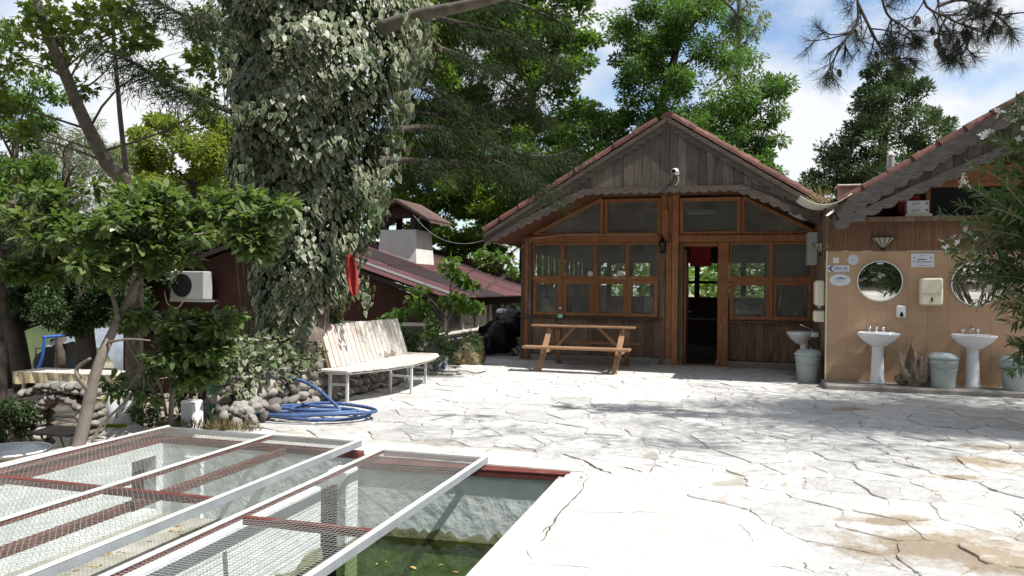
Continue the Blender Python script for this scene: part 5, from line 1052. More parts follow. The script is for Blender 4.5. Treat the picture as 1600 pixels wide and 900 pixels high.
m = MB(); m.box((p.x-.5, p.y-.1, p.z-.05), (p.x+.5, p.y+.3, p.z-.002)); m.build('bracket', M['metal'], t); m = MB(); m.tube(catmull([p+Vector(q) for q in ((-.3,.1,-.05),(-.5,.15,-.2),(-.8,.2,-.1),(-.95,.25,.3))], 5), .014, 6); m.build('hose', M['cream'], t)
# ---------------------------------------------------------------- river terrace, far left
def at_t(px, d): v = at(px, d); v.z = terrain(v.x, v.y); return v
M['oilcloth'] = mat('patterned_oilcloth', (.52,.44,.29), (.40,.33,.20), 6, rough=.6, c3=(.20,.13,.06), c3s=16, c3t=.62)
def long_table(pa, pb_, lb):
    a, b = pa, pb_; d = (b-a); L_ = d.length; d.normalize(); n = Vector((-d.y, d.x, 0)); zg = min(terrain(a.x, a.y), terrain(b.x, b.y)); t = thing('garden_table', lb, 'table', ((a.x+b.x)/2, (a.y+b.y)/2, zg)); h = .66
    m = MB(); c = [a-n*.0, b-n*.0, b+n*.8, a+n*.8]; m.add([Vector((q.x, q.y, zg+h)) for q in c]+[Vector((q.x, q.y, zg+h+.02)) for q in c], [(3,2,1,0),(4,5,6,7),(0,1,5,4),(1,2,6,5),(2,3,7,6),(3,0,4,7)]); m.build('tabletop', M['white'], t)
    m = MB(); vs = []; K = 30
    for k in range(K+1):
        q = a.lerp(b, k/K) - n*.01; vs += [(q.x, q.y, zg+h+.024), (q.x-n.x*.03*math.sin(k*1.7), q.y-n.y*.03*math.sin(k*1.7), zg+h-.22-.02*math.sin(k*.9))]
    m.add(vs, [(2*k, 2*k+2, 2*k+3, 2*k+1) for k in range(K)]); m.build('cloth_drop', M['oilcloth'], t, recalc=False)
    for s_ in (.06, .5, .94):
        for w in (.1, .7): q = a.lerp(b, s_)+n*w; m = MB(); m.box((q.x-.025, q.y-.025, terrain(q.x, q.y)), (q.x+.025, q.y+.025, zg+h)); m.build('leg', M['rail'], t)
long_table(at(22, 16.0), at(196, 15.4), 'long garden table under patterned oilcloth on the river terrace')
p = at_t(112, 14.2); m = MB(); m.bar(p+U*-1.25+Vector((0,0,.28)), p+U*1.1+Vector((0,0,.28)), .25, .05); [m.box((p.x+q*R_[0]-.03, p.y+q*R_[1]-.03, p.z), (p.x+q*R_[0]+.03, p.y+q*R_[1]+.03, p.z+.26)) for q in (-1, .9)]; simple('plank_bench', 'low dark plank bench in front of the garden table', 'bench', m, M['oldwood'])
p = at_t(150, 21); m = MB(); K = 18; vs = []
for i in range(K+1):
    for j in range(9): a = math.pi*i/K; w = j/8; vs.append((p.x+1.1*math.cos(a)*U.x+(w-.5)*2.2*V_.x, p.y+1.1*math.cos(a)*U.y+(w-.5)*2.2*V_.y, p.z+1.25*math.sin(a)**.7*(1-.25*(2*w-1)**2)+.03*math.sin(5*w+3*i)))
m.add(vs, [(i*9+j, i*9+j+1, (i+1)*9+j+1, (i+1)*9+j) for i in range(K) for j in range(8)]); simple('tarpaulin_shelter', 'grey tarpaulin dome standing on the river terrace', 'shelter', m, M['tarp'], sm=True)
p = at_t(76, 22); t = thing('garden_chair', 'dark green plastic chair on the river bank', 'chair', p); m = MB(); m.box((p.x-.22, p.y-.22, p.z+.42), (p.x+.22, p.y+.22, p.z+.45)); m.build('seat', M['black'], t, bev=.01); m = MB(); m.bar(p+Vector((.2,0,.45)), p+Vector((.32,0,.95)), .42, .03, (1,0,0)); m.build('backrest', M['black'], t, bev=.01)
for a in (-.2, .2):
    for b in (-.2, .2): m = MB(); m.bar(p+Vector((a*1.15, b*1.15, 0)), p+Vector((a*.9, b*.9, .43)), .035, .035); m.build('leg', M['black'], t)
for a in (-.22, .22): m = MB(); m.tube([p+Vector((-.2, a, .43)), p+Vector((-.2, a, .66)), p+Vector((.24, a, .68))], .018, 6); m.build('armrest', M['black'], t)
p = at_t(104, 22.5); t = thing('triangle_sign', 'small orange triangular sign on a thin post by the water', 'sign', p); m = MB(); m.tube([p, p+Vector((0,0,1.1))], .025, 6); m.build('post', M['black'], t); m = MB(); m.add([p+Vector((0,-.03,1.0))+U*-.2, p+Vector((0,-.03,1.0))+U*.2, p+Vector((0,-.03,1.5)), p+Vector((0,.0,1.0))+U*-.2, p+Vector((0,.0,1.0))+U*.2, p+Vector((0,.0,1.5))], [(0,1,2),(5,4,3),(0,3,4,1),(1,4,5,2),(2,5,3,0)]); M['orange'] = mat('orange_sign', (.5,.10,.02), None, 4); m.build('plate', M['orange'], t)
m = MB(); q = at_t(46, 19); m.tube(catmull([q, q+U*.15+Vector((0,0,.2)), q+U*.32+Vector((0,0,.6)), q+U*.38+Vector((0,0,1.1)), q+U*.38+Vector((0,0,1.14)), q+U*.5+Vector((0,.4,1.16)), q+U*.75+Vector((0,.9,1.19))], 4), .035, 8); simple('blue_pipe', 'bent blue water pipe rising on the river bank', 'pipe', m, M['blue'], sm=True)
for px, d, lb in ((6, 20, 'blue plastic barrel at the left edge of the river terrace'), (52, 20.5, 'low blue plastic tub behind the garden table')):
    p = at_t(px, d); m = MB(); m.lathe(p, [(.25,0),(.29,.25),(.29,.55),(.31,.56),(.31,.60)] if px < 20 else [(.25,0),(.3,.2),(.32,.21)], 18); simple('blue_tub', lb, 'tub', m, M['blue'])
# ================================================================ VEGETATION
Un, Vn, Zn = np.array((R_[0], R_[1], 0.)), np.array((F[0], F[1], 0.)), np.array((0, 0, 1.))
LM = {
 'plane': leafmat('plane_leaf', [(.06,.10,.022),(.11,.165,.036),(.16,.195,.045)], trans=.45),
 'bright': leafmat('bright_leaf', [(.08,.145,.026),(.13,.21,.036),(.17,.24,.045)], trans=.48),
 'mid': leafmat('mid_leaf', [(.05,.10,.024),(.085,.155,.034),(.12,.195,.044)], trans=.45),
 'locust': leafmat('locust_leaf', [(.05,.11,.03),(.075,.15,.035),(.10,.18,.045)], trans=.4),
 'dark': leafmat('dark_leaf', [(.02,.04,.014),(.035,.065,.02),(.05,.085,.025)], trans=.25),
 'grey': leafmat('grey_leaf', [(.09,.115,.07),(.14,.165,.105),(.18,.20,.13)]),
 'yellow': leafmat('yellow_leaf', [(.11,.155,.03),(.17,.215,.045),(.22,.24,.06)], trans=.48),
 'needle': leafmat('cedar_needle', [(.020,.034,.016),(.034,.052,.024),(.052,.072,.032)], .9, trans=.10, spec=.05),
 'bluecedar': leafmat('blue_cedar_needle', [(.045,.072,.05),(.07,.11,.07),(.095,.14,.075),(.12,.17,.06)], .8, trans=.15, spec=.1),
 'pine': leafmat('pine_needle', [(.03,.042,.03),(.05,.062,.05)], .8, trans=.1, spec=.1),
 'magnolia': leafmat('magnolia_leaf', [(.05,.088,.034),(.085,.135,.052),(.125,.178,.07),(.185,.225,.095)], rough=.35, trans=.36),
 'ivy': leafmat('ivy_leaf', [(.035,.07,.03),(.08,.12,.055),(.15,.185,.105),(.26,.28,.19)], rough=.4, trans=.3, tcol=(1.2,1.3,.8)),
 'ivyobj': leafmat('ivy_leaf_single', [(.03,.06,.026),(.065,.10,.045),(.12,.155,.085),(.22,.24,.155)], rough=.4, trans=.22, tcol=(1.2,1.3,.8), obj=True),
 'ivyrim': leafmat('ivy_leaf_margin', [(.20,.21,.14),(.50,.48,.36)], rough=.4, trans=.22, tcol=(1.1,1.1,.8)),
 'magobj': leafmat('magnolia_leaf_single', [(.05,.088,.034),(.085,.135,.052),(.125,.178,.07),(.185,.225,.095)], rough=.35, trans=.36, obj=True),
 'oleander': leafmat('oleander_leaf', [(.055,.105,.04),(.085,.145,.055),(.12,.185,.07)], rough=.45, trans=.32),
 'oleobj': leafmat('oleander_leaf_single', [(.055,.105,.04),(.085,.145,.055),(.12,.185,.07)], rough=.45, trans=.32, obj=True),
}
def subcentres(blobs, depth, dj, per_m2=1.6):
    C, A, Rr = [], [], []
    for b in blobs:
        px, py, rx, ry = b[:4]; dd = depth + (b[4] if len(b) > 4 else 0); k = dd/1200
        c = np.array(at3(px, py, dd)); rxm, rzm = rx*k, ry*k; area = math.pi*rxm*rzm; n = max(4, int(area*per_m2*(1+.35*dj)))
        d = rv(n)*(rng.random((n, 1))**(1/2.4)); C.append(c + d[:, :1]*rxm*Un + d[:, 1:2]*min(dj, 1.3*max(rxm, rzm))*Vn + d[:, 2:]*rzm*Zn); A += [area/n]*n; Rr += [0.42*(rxm*rzm)**.5*(6/n)**.25]*n
    return np.vstack(C), np.array(A), np.array(Rr)
def leaf_cloud(blobs, depth, dj, size, cov, per_m2=1.6, rmax=.55, flat=.65):
    C, A, Rr = subcentres(blobs, depth, dj, per_m2); n = np.maximum(3, (cov*A/(.28*size*size))*rng.uniform(.35, 1.65, len(A))).astype(int)
    r = np.minimum(Rr, rmax).repeat(n); CC = np.repeat(C, n, axis=0); d = rv(len(CC)); d[:, 2] *= flat; P = CC + d*(r*rng.random(len(r))**.5)[:, None]
    return C, P, d
def limb(mb, p, q, r0, r1, bend=.12, up=.06, n=7, seg=6):
    c = curve(p, q, n, bend, up); mb.tube(c, list(np.linspace(r0, r1, n)), seg)
    return c
def tree(name, label, trunk, tr, blobs, depth, dj, size, cov, leaf, tpl='oval', bark='bark', per_m2=1.6, rmax=.55, group=None, cat='tree', nlimb=14, lr=.05, droop=.25, leafkind=None, crown='crown', limbs_only=True):
    """trunk: list of points; blobs: lumps of the crown (px, py, rx, ry[, extra depth])"""
    base = Vector(trunk[0]); t = thing(name, label, cat, base, group)
    m = MB(); tp = catmull([Vector(p) for p in trunk], 4); m.tube(tp, list(np.linspace(tr, tr*.42, len(tp))), 10); m.build('trunk', M[bark], t, smooth=True)
    C, P, d = leaf_cloud(blobs, depth, dj, size, cov, per_m2, rmax)
    m = MB(); sel = rng.choice(len(C), min(nlimb, len(C)), replace=False)
    T = np.array([tuple(p) for p in tp])
    for i in sel:
        c = C[i]; z = np.clip(c[2]-.35*np.linalg.norm(c[:2]-T[-1][:2])-.2, T[len(T)//3][2], T[-1][2]); k = int(np.argmin(np.abs(T[:, 2]-z))); f = k/len(T)
        cc = limb(m, T[k], c, lr*(1.15-.6*f), lr*.18)
        for _ in range(3):
            j = C[np.argsort(np.linalg.norm(C-c, axis=1))[rng.integers(1, min(6, len(C)))]]; limb(m, cc[rng.integers(3, 6)], j, lr*.28, lr*.08, n=5, seg=4)
    if m.v: m.build('limbs', M[bark], t, smooth=True)
    n = len(P); nm = rv(n)*.75 + np.array((0, 0, .8)); ax = d*.9 + rv(n)*.7 + np.array((0, 0, -droop)); s = size*rng.uniform(.7, 1.3, n)
    foliage(crown, t, LM[leaf], P, ax, nm, s, tpl, leafkind); return t
def ground_at(px, d): v = at(px, d); v.z = terrain(v.x, v.y)-.05; return v
# ---- broadleaf trees behind the buildings
tree('locust_tree', 'feathery light green locust tree right behind the cabin gable', [ground_at(1030, 24), at3(1028, 300, 24), at3(1030, 170, 24), at3(1050, 90, 24), at3(1065, 10, 24)], .20,
     [(1060,40,115,85),(1015,140,65,80),(1130,150,85,85),(1095,215,105,65),(1172,235,45,50),(975,60,35,50),(1190,180,22,70),(1050,250,120,50),(1210,265,30,35),(1000,240,60,60)], 24, 2.4, .15, 7.5, 'locust', 'spray', 'darkbark', 2.4, .6, 'trees behind the buildings', nlimb=20, lr=.075)
tree('plane_tree', 'tall mid green plane tree left of the cabin gable against the sky', [ground_at(820, 27), at3(822, 300, 27), at3(828, 150, 27), at3(830, -40, 27)], .25,
     [(830,50,85,95),(865,140,50,80),(765,90,80,110),(885,60,40,60),(840,215,60,60),(720,20,60,60),(800,-40,120,60)], 27, 2.5, .17, 3.6, 'mid', 'star', 'darkbark', 1.7, .8, 'trees behind the buildings', nlimb=18, lr=.09)
tree('leafy_tree', 'dense dark green tree directly left behind the cabin roof', [ground_at(930, 25), at3(930, 330, 25), at3(935, 220, 25)], .2,
     [(930,235,75,70),(890,270,70,60),(985,240,60,60),(840,290,70,70),(960,190,45,40)], 25, 2.2, .14, 5.0, 'mid', 'oval', 'darkbark', 2.4, .5, 'trees behind the buildings', nlimb=12)
tree('leafy_tree', 'bright yellowish green tree behind the ivy covered trunk', [ground_at(660, 26), at3(668, 330, 26), at3(680, 200, 26)], .16,
     [(690,215,70,60),(640,270,70,70),(735,285,70,70),(610,215,40,60),(680,340,90,40),(660,110,70,70),(640,170,40,40),(700,40,70,70),(760,200,60,60),(620,330,50,50)], 26, 2.0, .15, 5.2, 'bright', 'star', 'darkbark', 2.0, .55, 'trees behind the buildings', nlimb=14)
tree('leafy_tree', 'shrubby sunlit tree behind the pale chimney', [ground_at(765, 26), at3(765, 380, 26), at3(760, 300, 26)], .14,
     [(760,330,75,60),(715,300,55,50),(800,350,50,60),(760,390,70,40),(830,330,40,50)], 26, 1.8, .16, 4.5, 'bright', 'oval', 'darkbark', 2.0, .55, 'trees behind the buildings', nlimb=10)
tree('grey_conifer', 'thin grey green conifer top behind the locust tree', [ground_at(1150, 32), at3(1150, 200, 32), at3(1150, -10, 32)], .2,
     [(1148,40,38,55),(1135,100,40,50),(1165,85,30,40),(1155,-20,28,40),(1175,30,25,20)], 32, 1.5, .26, 1.7, 'grey', 'spray', 'darkbark', 3.0, .5, 'trees behind the buildings', nlimb=16, lr=.05, droop=.6)
# ---- cedar behind the wash house
def conifer(name, label, base, H, R, z0, leaf, size, dens, group, tips=((0,0,1),), bark='darkbark'):
    t = thing(name, label, 'tree', base, group); m = MB(); B = np.array(base); m.tube([B, B+np.array((0,0,H*.98))], [.02*H, .01], 8); lm_ = MB(); P, AX = [], []
    for (dx, dy, hk) in tips:
        Hh = H*hk; z = z0
        while z < Hh-.15:
            f = (z-z0)/(Hh-z0); n = 6
            for k in range(n):
                a = rng.uniform(0, 2*math.pi); L_ = R*hk*(1-f)**.75*rng.uniform(.55, 1.15)*(.75+.25*math.sin(f*9)) + .18; p = B+np.array((dx, dy, z)); q = p+np.array((math.cos(a)*L_, math.sin(a)*L_, L_*(.30-.15*(1-f))))
                c = curve(p, q, 6, .08, .08); lm_.tube(c, list(np.linspace(.03*(1-f)+.012, .005, 6)), 4)
                ns = int(dens*L_*(1+L_*.35))
                tt = rng.uniform(.18, 1.03, ns); pp = np.array([p+(q-p)*x for x in tt]); off = rng.normal(size=(ns, 3))*np.array((.20, .20, .10))*(.4+L_*.22); P.append(pp+off)
                d = (q-p)/L_; AX.append(d+rng.normal(size=(ns, 3))*.55+np.array((0,0,.25)))
            z += rng.uniform(.16, .30)*(.7+.6*H/10)
    m.build('trunk', M[bark], t, smooth=True); lm_.build('limbs', M[bark], t)
    P = np.vstack(P); AX = np.vstack(AX); foliage('crown', t, LM[leaf], P, AX, rv(len(P))*.8+np.array((0,0,.8)), size*rng.uniform(.6, 1.3, len(P)), 'spray'); return t
tree('cedar_tree', 'big blue green cedar with several tips behind the wash house roof', [ground_at(1375, 26), at3(1375, 320, 26), at3(1378, 200, 26), at3(1385, 110, 26)], .22,
     [(1370,240,85,65),(1398,165,48,50),(1352,170,38,50),(1335,285,75,40),(1438,225,38,55),(1300,265,38,34),(1355,112,12,26),(1400,112,16,28),(1425,132,16,30),(1458,185,22,26),(1470,215,22,18),(1385,295,85,35),(1285,300,36,26),(1325,215,26,30),(1375,135,26,40),(1310,235,20,18),(1450,260,30,30)], 26, 2.2, .15, 6.5, 'bluecedar', 'spray', 'darkbark', 5.0, .34, 'trees behind the buildings', nlimb=26, lr=.05, droop=-.35)
# ---- left side
tree('plane_tree', 'leaning plane tree with pale bare trunk on the river bank at the left', [ground_at(212, 12.5), at3(205, 330, 12.5), at3(165, 255, 12.5), at3(128, 185, 12.4), at3(96, 110, 12.2), at3(65, 40, 12), at3(40, -40, 12)], .14,
     [(50,40,100,70),(20,130,55,80),(150,20,80,45),(100,95,55,40),(215,20,60,45,.5),(285,50,60,40,1),(260,100,60,40,1),(330,125,30,30,1),(180,70,50,30),(10,210,40,50)], 12.2, 1.6, .14, 1.15, 'plane', 'star', 'palebark', 2.2, .45, 'trees on the river bank', nlimb=16, lr=.024)
tree('slender_tree', 'slender straight grey trunk beside the leaning plane tree', [ground_at(205, 13.2), at3(198, 320, 13.2), at3(185, 180, 13.2), at3(174, 60, 13.2), at3(166, -30, 13.2)], .055, [(170,0,60,40),(200,40,40,30)], 13.2, 1.0, .12, .8, 'plane', 'star', 'bark', 2.0, .4, 'trees on the river bank', nlimb=5, lr=.02)
tree('willow_tree', 'grey green willow behind the leaning plane trunk', [ground_at(95, 20), at3(100, 300, 20), at3(110, 220, 20)], .14, [(105,235,80,60),(60,270,70,60),(150,280,60,60),(70,200,45,40),(110,310,120,40)], 20, 2.0, .16, 7.0, 'grey', 'lance', 'bark', 2.4, .6, 'trees on the river bank', nlimb=12)
tree('leafy_tree', 'mid green leafy tree at the left edge behind the plane tree', [ground_at(10, 18), at3(15, 330, 18), at3(25, 200, 18)], .15, [(30,215,65,70),(10,300,60,70),(70,165,35,40),(-10,130,60,90)], 18, 1.8, .12, 4.2, 'mid', 'oval', 'bark', 2.2, .5, 'trees on the river bank', nlimb=10)
tree('leafy_tree', 'yellow green bushy tree left of the ivy covered trunk', [ground_at(300, 26), at3(300, 330, 26), at3(305, 220, 26)], .15, [(290,255,90,55),(250,220,50,50),(345,250,60,60),(320,185,50,40),(215,270,55,40),(360,200,35,50),(260,300,110,30)], 26, 2.2, .16, 5.5, 'yellow', 'oval', 'darkbark', 2.0, .6, 'trees on the river bank', nlimb=12)
tree('leafy_tree', 'dark low branched tree over the river terrace', [at_t(140, 17), at3(133, 520, 17), at3(118, 420, 17), at3(110, 350, 17)], .24, [(80,410,110,60),(160,430,80,60),(30,450,60,50),(110,480,90,34),(200,475,60,50),(150,505,50,22),(230,430,50,50),(60,440,60,40)], 17, 2.0, .09, 5.5, 'dark', 'oval', 'darkbark', 3.0, .5, 'trees on the river bank', nlimb=14)
tree('leafy_tree', 'dark slanting trunk left of the garden table', [at_t(40, 17.5), at3(25, 520, 17.5), at3(8, 470, 17.5), at3(-15, 380, 17.5)], .22, [(0,380,60,60),(20,440,50,30),(60,500,40,22)], 17.5, 1.5, .09, 3.0, 'dark', 'oval', 'darkbark', 3.0, .5, 'trees on the river bank', nlimb=8)
tree('leafy_tree', 'dark upright trunk cut by the left edge of the view', [ground_at(-1, 12), at3(0, 520, 12), at3(-3, 380, 12)], .13, [(-10,360,40,60),(-5,430,35,40)], 12, .8, .09, 1.2, 'dark', 'oval', 'darkbark', 3.0, .4, 'trees on the river bank', nlimb=5)
# far woods: the wooded far bank and the trees that close every gap
def woods(name, spans, size, cov, leaf):
    P, D = [], []
    for (pa, pb_, d, h0, h1) in spans:
        n = int(abs(pb_-pa)/1200*d*(h1-h0)*.55)
        for _ in range(n):
            px = rng.uniform(pa, pb_); dd = d*rng.uniform(.9, 1.2); v = at(px, dd); z = h0+(h1-h0)*rng.random()*(.75+.25*math.sin(px*.021+d)+.12*math.sin(px*.06)); P.append((v.x, v.y, z)); D.append(d)
    r = np.array(D)*.018; n = int(cov); Q, d_ = clumps(P, r, n); foliage(name, None, LM[leaf], Q, d_+rv(len(Q))*.6, rv(len(Q))*.7+np.array((0,0,.7)), size*rng.uniform(.7,1.4,len(Q)), 'diamond', 'stuff')
woods('far_woods', [(-350, 480, 115, -2, 17)], 1.5, 55, 'yellow')
woods('distant_woods', [(380, 1000, 48, -1, 9.0)], .55, 50, 'mid')
woods('rear_woods', [(950, 2000, 55, -1, 5.5)], .7, 45, 'mid')
woods('rear_thicket', [(780, 1330, 26.5, -.3, 5.0)], .24, 150, 'mid')
# trees standing behind the viewer (they show in the round mirrors)
Q = [(rng.uniform(-18, 12), rng.uniform(-13, -8.5), rng.uniform(.2, 14)) for _ in range(900)]; Q += [(rng.uniform(-26, 18), rng.uniform(-19, -16), rng.uniform(.2, 19)) for _ in range(900)]; P, d_ = clumps(Q, 1.3, 110); foliage('rear_hedge', None, LM['dark'], P, d_+rv(len(P))*.6, rv(len(P)), .30, 'oval', 'stuff')
# ---------------------------------------------------------------- the ivy covered conifer
tc = Vector((-5.55, 8.75, .25)); iv = thing('ivy_tree', 'huge conifer trunk smothered in variegated ivy in the stone planter', 'tree', tc)
m = MB(); tz = np.linspace(-.2, 6.6, 16); pts = [Vector((tc.x+.05*math.sin(z*1.3)+.012*z, tc.y+.04*math.cos(z*1.1), z)) for z in tz]; m.tube(pts, [.50-.05*min(z, 3)-.02*max(0, z-3)+(.22*math.exp(-max(0, z)*2.2)) for z in tz], 20); tk = m.build('trunk', M['bark'], iv, smooth=True)
tk.modifiers.new('s', 'SUBSURF').render_levels = 3; tx2 = bpy.data.textures.new('ridges', 'CLOUDS'); tx2.noise_scale = .16; dm = tk.modifiers.new('d', 'DISPLACE'); dm.texture = tx2; dm.strength = .16; dm.texture_coords = 'GLOBAL'
def prof(z, side):          # half width of the ivy mantle, side -1 left .. 1 right
    zz = [.2, .7, 1.3, 1.9, 2.4, 3.0, 3.6, 4.4, 5.2, 6.6]
    Lw = [.50, .42, .44, .52, .60, .68, .74, .82, .88, .9]; Rw = [.44, .50, .72, .88, .98, 1.18, 1.30, 1.58, 1.64, 1.5]
    a, b = np.interp(z, zz, Lw), np.interp(z, zz, Rw); return a + (b-a)*(side*.5+.5)
def ivy_points(n, z0, z1, layer=.0):
    z = rng.uniform(z0, z1, n); a = rng.uniform(0, 2*math.pi, n); side = np.cos(a); lump = .10*np.sin(3.1*z+2*a)+.08*np.sin(5.3*z-3*a+1)+.06*np.sin(9*z+5*a)+.05*np.sin(17*a+6*z)
    r = np.array([prof(q, s) for q, s in zip(z, side)])*(1+lump)-np.abs(rng.normal(size=n))*.10-layer; r = np.maximum(r, .40)
    o = np.cos(a)[:, None]*Un - np.sin(a)[:, None]*Vn; P = np.array((tc.x+.04, tc.y, 0))+o*r[:, None]*np.where(np.abs(np.sin(a)) > 0, 1, 1)[:, None]+z[:, None]*Zn
    return P, o, z, a
P, O, Z, A = ivy_points(40000, .45, 6.5)
keep = rng.random(len(P)) < np.clip(.12+.95*np.abs(np.sin(2.3*Z+1.7*A)*np.sin(1.1*Z-2.3*A))+.25*(Z > 2.4)-.35*((Z < 2.2)&(np.abs(A-4.9+3.14) < .0)), 0, 1)
bare = (Z < 2.0)&(np.cos(A+math.pi/2*0+1.95) > .80)&(rng.random(len(P)) < .55); keep &= ~bare
keep &= ~((Z < 1.2)&(P[:, 0] > -5.03)); P, O, Z, A = P[keep], O[keep], Z[keep], A[keep]
n = len(P); ax = O*.35+rv(n)*.35+np.array((0,0,-1.0)); nm = O+rv(n)*.35+np.array((0,0,.25)); s = rng.uniform(.058, .105, n)
# one variegated leaf: green heart with a cream margin
def ivy_leaf():
    T = np.array(TPL['heart']); I = T*.80; I[:, 0] += .06; I[:, 2] += .012; me = bpy.data.meshes.new('ivy_leaf'); K = len(T)
    me.from_pydata([tuple(p) for p in T]+[tuple(p) for p in I], [], [tuple(range(K, 2*K))]+[(k, (k+1) % K, K+(k+1) % K, K+k) for k in range(K)]); me.materials.append(LM['ivyobj']); me.materials.append(LM['ivyrim'])
    me.polygons.foreach_set('material_index', [0]+[1]*K); return me
IL = ivy_leaf()
def leaf_objs(name, parent, mesh, P, ax, nm, s, idx):
    a, b, n_ = frames(ax, nm)
    for i in idx:
        Mx = Matrix(((a[i][0], b[i][0], n_[i][0]), (a[i][1], b[i][1], n_[i][1]), (a[i][2], b[i][2], n_[i][2])))
        piece(name, mesh, parent, P[i], Mx.to_euler(), float(s[i]))
vis = np.argsort(P @ np.array((F[0], F[1], 0))); cand = vis[:1500]; pick = rng.choice(cand, 300, replace=False); pick_set = np.zeros(n, bool); pick_set[pick] = True
leaf_objs('ivy_leaf', iv, IL, P, ax, nm, s*1.1, pick)
def ivy_mass(name, parent, P, ax, nm, s, rimshare=.60):
    r_ = rng.random(len(P)) < rimshare; org = np.array(W[parent.name]) if parent is not None else np.zeros(3)
    foliage(name, parent, LM['ivy'], P[~r_], ax[~r_], nm[~r_], s[~r_], 'heart', 'stuff')
    T = np.array(TPL['heart']); a, b, n_ = frames(ax[r_], nm[r_]); N = r_.sum(); I = T*.80; I[:, 0] += .06; I[:, 2] += .012; TT = np.vstack([T, I]); K = len(T)
    V = P[r_][:, None]-org+s[r_][:, None, None]*(TT[None, :, 0:1]*a[:, None]+TT[None, :, 1:2]*b[:, None]+TT[None, :, 2:3]*n_[:, None]); me = bpy.data.meshes.new(name)
    base = np.array([list(range(K, 2*K))]); quads = np.array([(k, (k+1) % K, K+(k+1) % K, K+k) for k in range(K)]); per = np.concatenate([base.ravel(), quads.ravel()]); lens = np.array([K]+[4]*K)
    li = (per[None]+(np.arange(N)*2*K)[:, None]).ravel(); me.vertices.add(N*2*K); me.vertices.foreach_set('co', V.astype(np.float32).ravel()); me.loops.add(len(li)); me.loops.foreach_set('vertex_index', li.astype(np.int32))
    lt = np.tile(lens, N); ls = np.concatenate([[0], np.cumsum(lt)[:-1]]); me.polygons.add(len(lt)); me.polygons.foreach_set('loop_start', ls.astype(np.int32)); me.polygons.foreach_set('loop_total', lt.astype(np.int32)); me.materials.append(LM['ivy']); me.materials.append(LM['ivyrim'])
    me.polygons.foreach_set('material_index', np.tile(np.array([0]+[1]*K), N).astype(np.int32)); me.update(); o = link(bpy.data.objects.new(name, me), parent, tuple(org)); o['kind'] = 'stuff'
Pd, Od, Zd, Ad = ivy_points(9000, .9, 6.5, .22); foliage('inner_leaves', iv, LM['dark'], Pd, rv(len(Pd))*.5+np.array((0,0,-1.)), Od+rv(len(Pd))*.4, rng.uniform(.07,.12,len(Pd)), 'heart', 'stuff')  # inner ivy leaves coloured dark, shade painted into the gaps of the mantle
q = ~pick_set; ivy_mass('ivy_mantle', iv, P[q], ax[q], nm[q], s[q])
# dark inner stems of the ivy
m = MB()
for k in range(22):
    a = rng.uniform(0, 2*math.pi); o = math.cos(a)*Un-math.sin(a)*Vn; z0_ = rng.uniform(.3, 3); z1_ = z0_+rng.uniform(1, 3); r_ = rng.uniform(.48, .75); base = np.array((tc.x, tc.y, 0))
    limb(m, base+o*r_+Zn*z0_, base+o*(r_+.2)+Zn*min(6.3, z1_), .012, .006, .08, 0, 8, 5)
m.build('ivy_stems', M['bark'], iv)
# hanging sprays that break the outline
C = [at3(px, py, (8.9 if py < 370 else 10.1)+rng.uniform(-.4,.4)) for px, py in ((652,60),(640,110),(655,85),(632,160),(640,40),(615,215),(605,260),(590,300),(585,330),(352,60),(345,100),(330,25),(310,35),(372,180),(380,270),(570,380),(560,440),(570,462),(395,330),(400,420),(385,500))]
Pq, d_ = clumps(C, .17, 34, 1.3); n = len(Pq); ivy_mass('ivy_sprays', iv, Pq, rv(n)*.4+np.array((0,0,-1.)), d_+rv(n)*.4, rng.uniform(.06,.11,n), .65)
# ground ivy and herbs on the planter
C = []
for _ in range(190):
    v = at(rng.uniform(335, 545), rng.uniform(8.0, 9.6)); 
    if v.x < -4.98: C.append((v.x, v.y, .42+rng.uniform(0, .55)*rng.random()))
C += [(rng.uniform(-6.2, -5.35), rng.uniform(8.2, 10.6), rng.uniform(.42, .95)) for _ in range(60)]; P2, d_ = clumps(C, .22, 26, .8); n = len(P2); gi = thing('ground_ivy', 'tangle of variegated ground ivy spilling over the stone planter', 'ivy', (-5.4, 8.2, .4)); ivy_mass('ivy_leaves', gi, P2, d_+rv(n)*.6+np.array((0,0,-.3)), rv(n)*.5+np.array((0,0,1.)), rng.uniform(.045,.09,n), .5)
# conifer limbs of the ivy tree
m = MB(); LP, LA = [], []
def cedar_limb(pts, r0, spray, dens, sag=.5, wid=.55):
    c = catmull([Vector(p) for p in pts], 6); m.tube(c, list(np.linspace(r0, r0*.25, len(c))), 8); ca = np.array([tuple(p) for p in c])
    for k in range(3, len(c), 1):
        for s_ in (-1, 1):
            if rng.random() < .15: continue
            d = ca[min(k+1, len(ca)-1)]-ca[k-1]; d /= np.linalg.norm(d); sd = np.cross(d, Zn)*s_; L_ = wid*rng.uniform(.5, 1.3)*(1.1-.5*k/len(c)); q = ca[k]+(sd*.8+d*.5)*L_+Zn*(-sag*L_*rng.uniform(.3, 1.2)); cc = curve(ca[k], q, 5, .1, .05); m.tube(cc, [.014,.011,.008,.006,.004], 4)
            ns = int(dens*L_/.5); tt = rng.uniform(.1, 1.05, ns); LP.append(ca[k]+(q-ca[k])*tt[:, None]+rng.normal(size=(ns,3))*.06+np.array((0,0,-.05))*rng.random((ns,1))); LA.append((q-ca[k])/L_*.7+rng.normal(size=(ns,3))*.5+np.array((0,0,-.55)))
D0 = 9.0
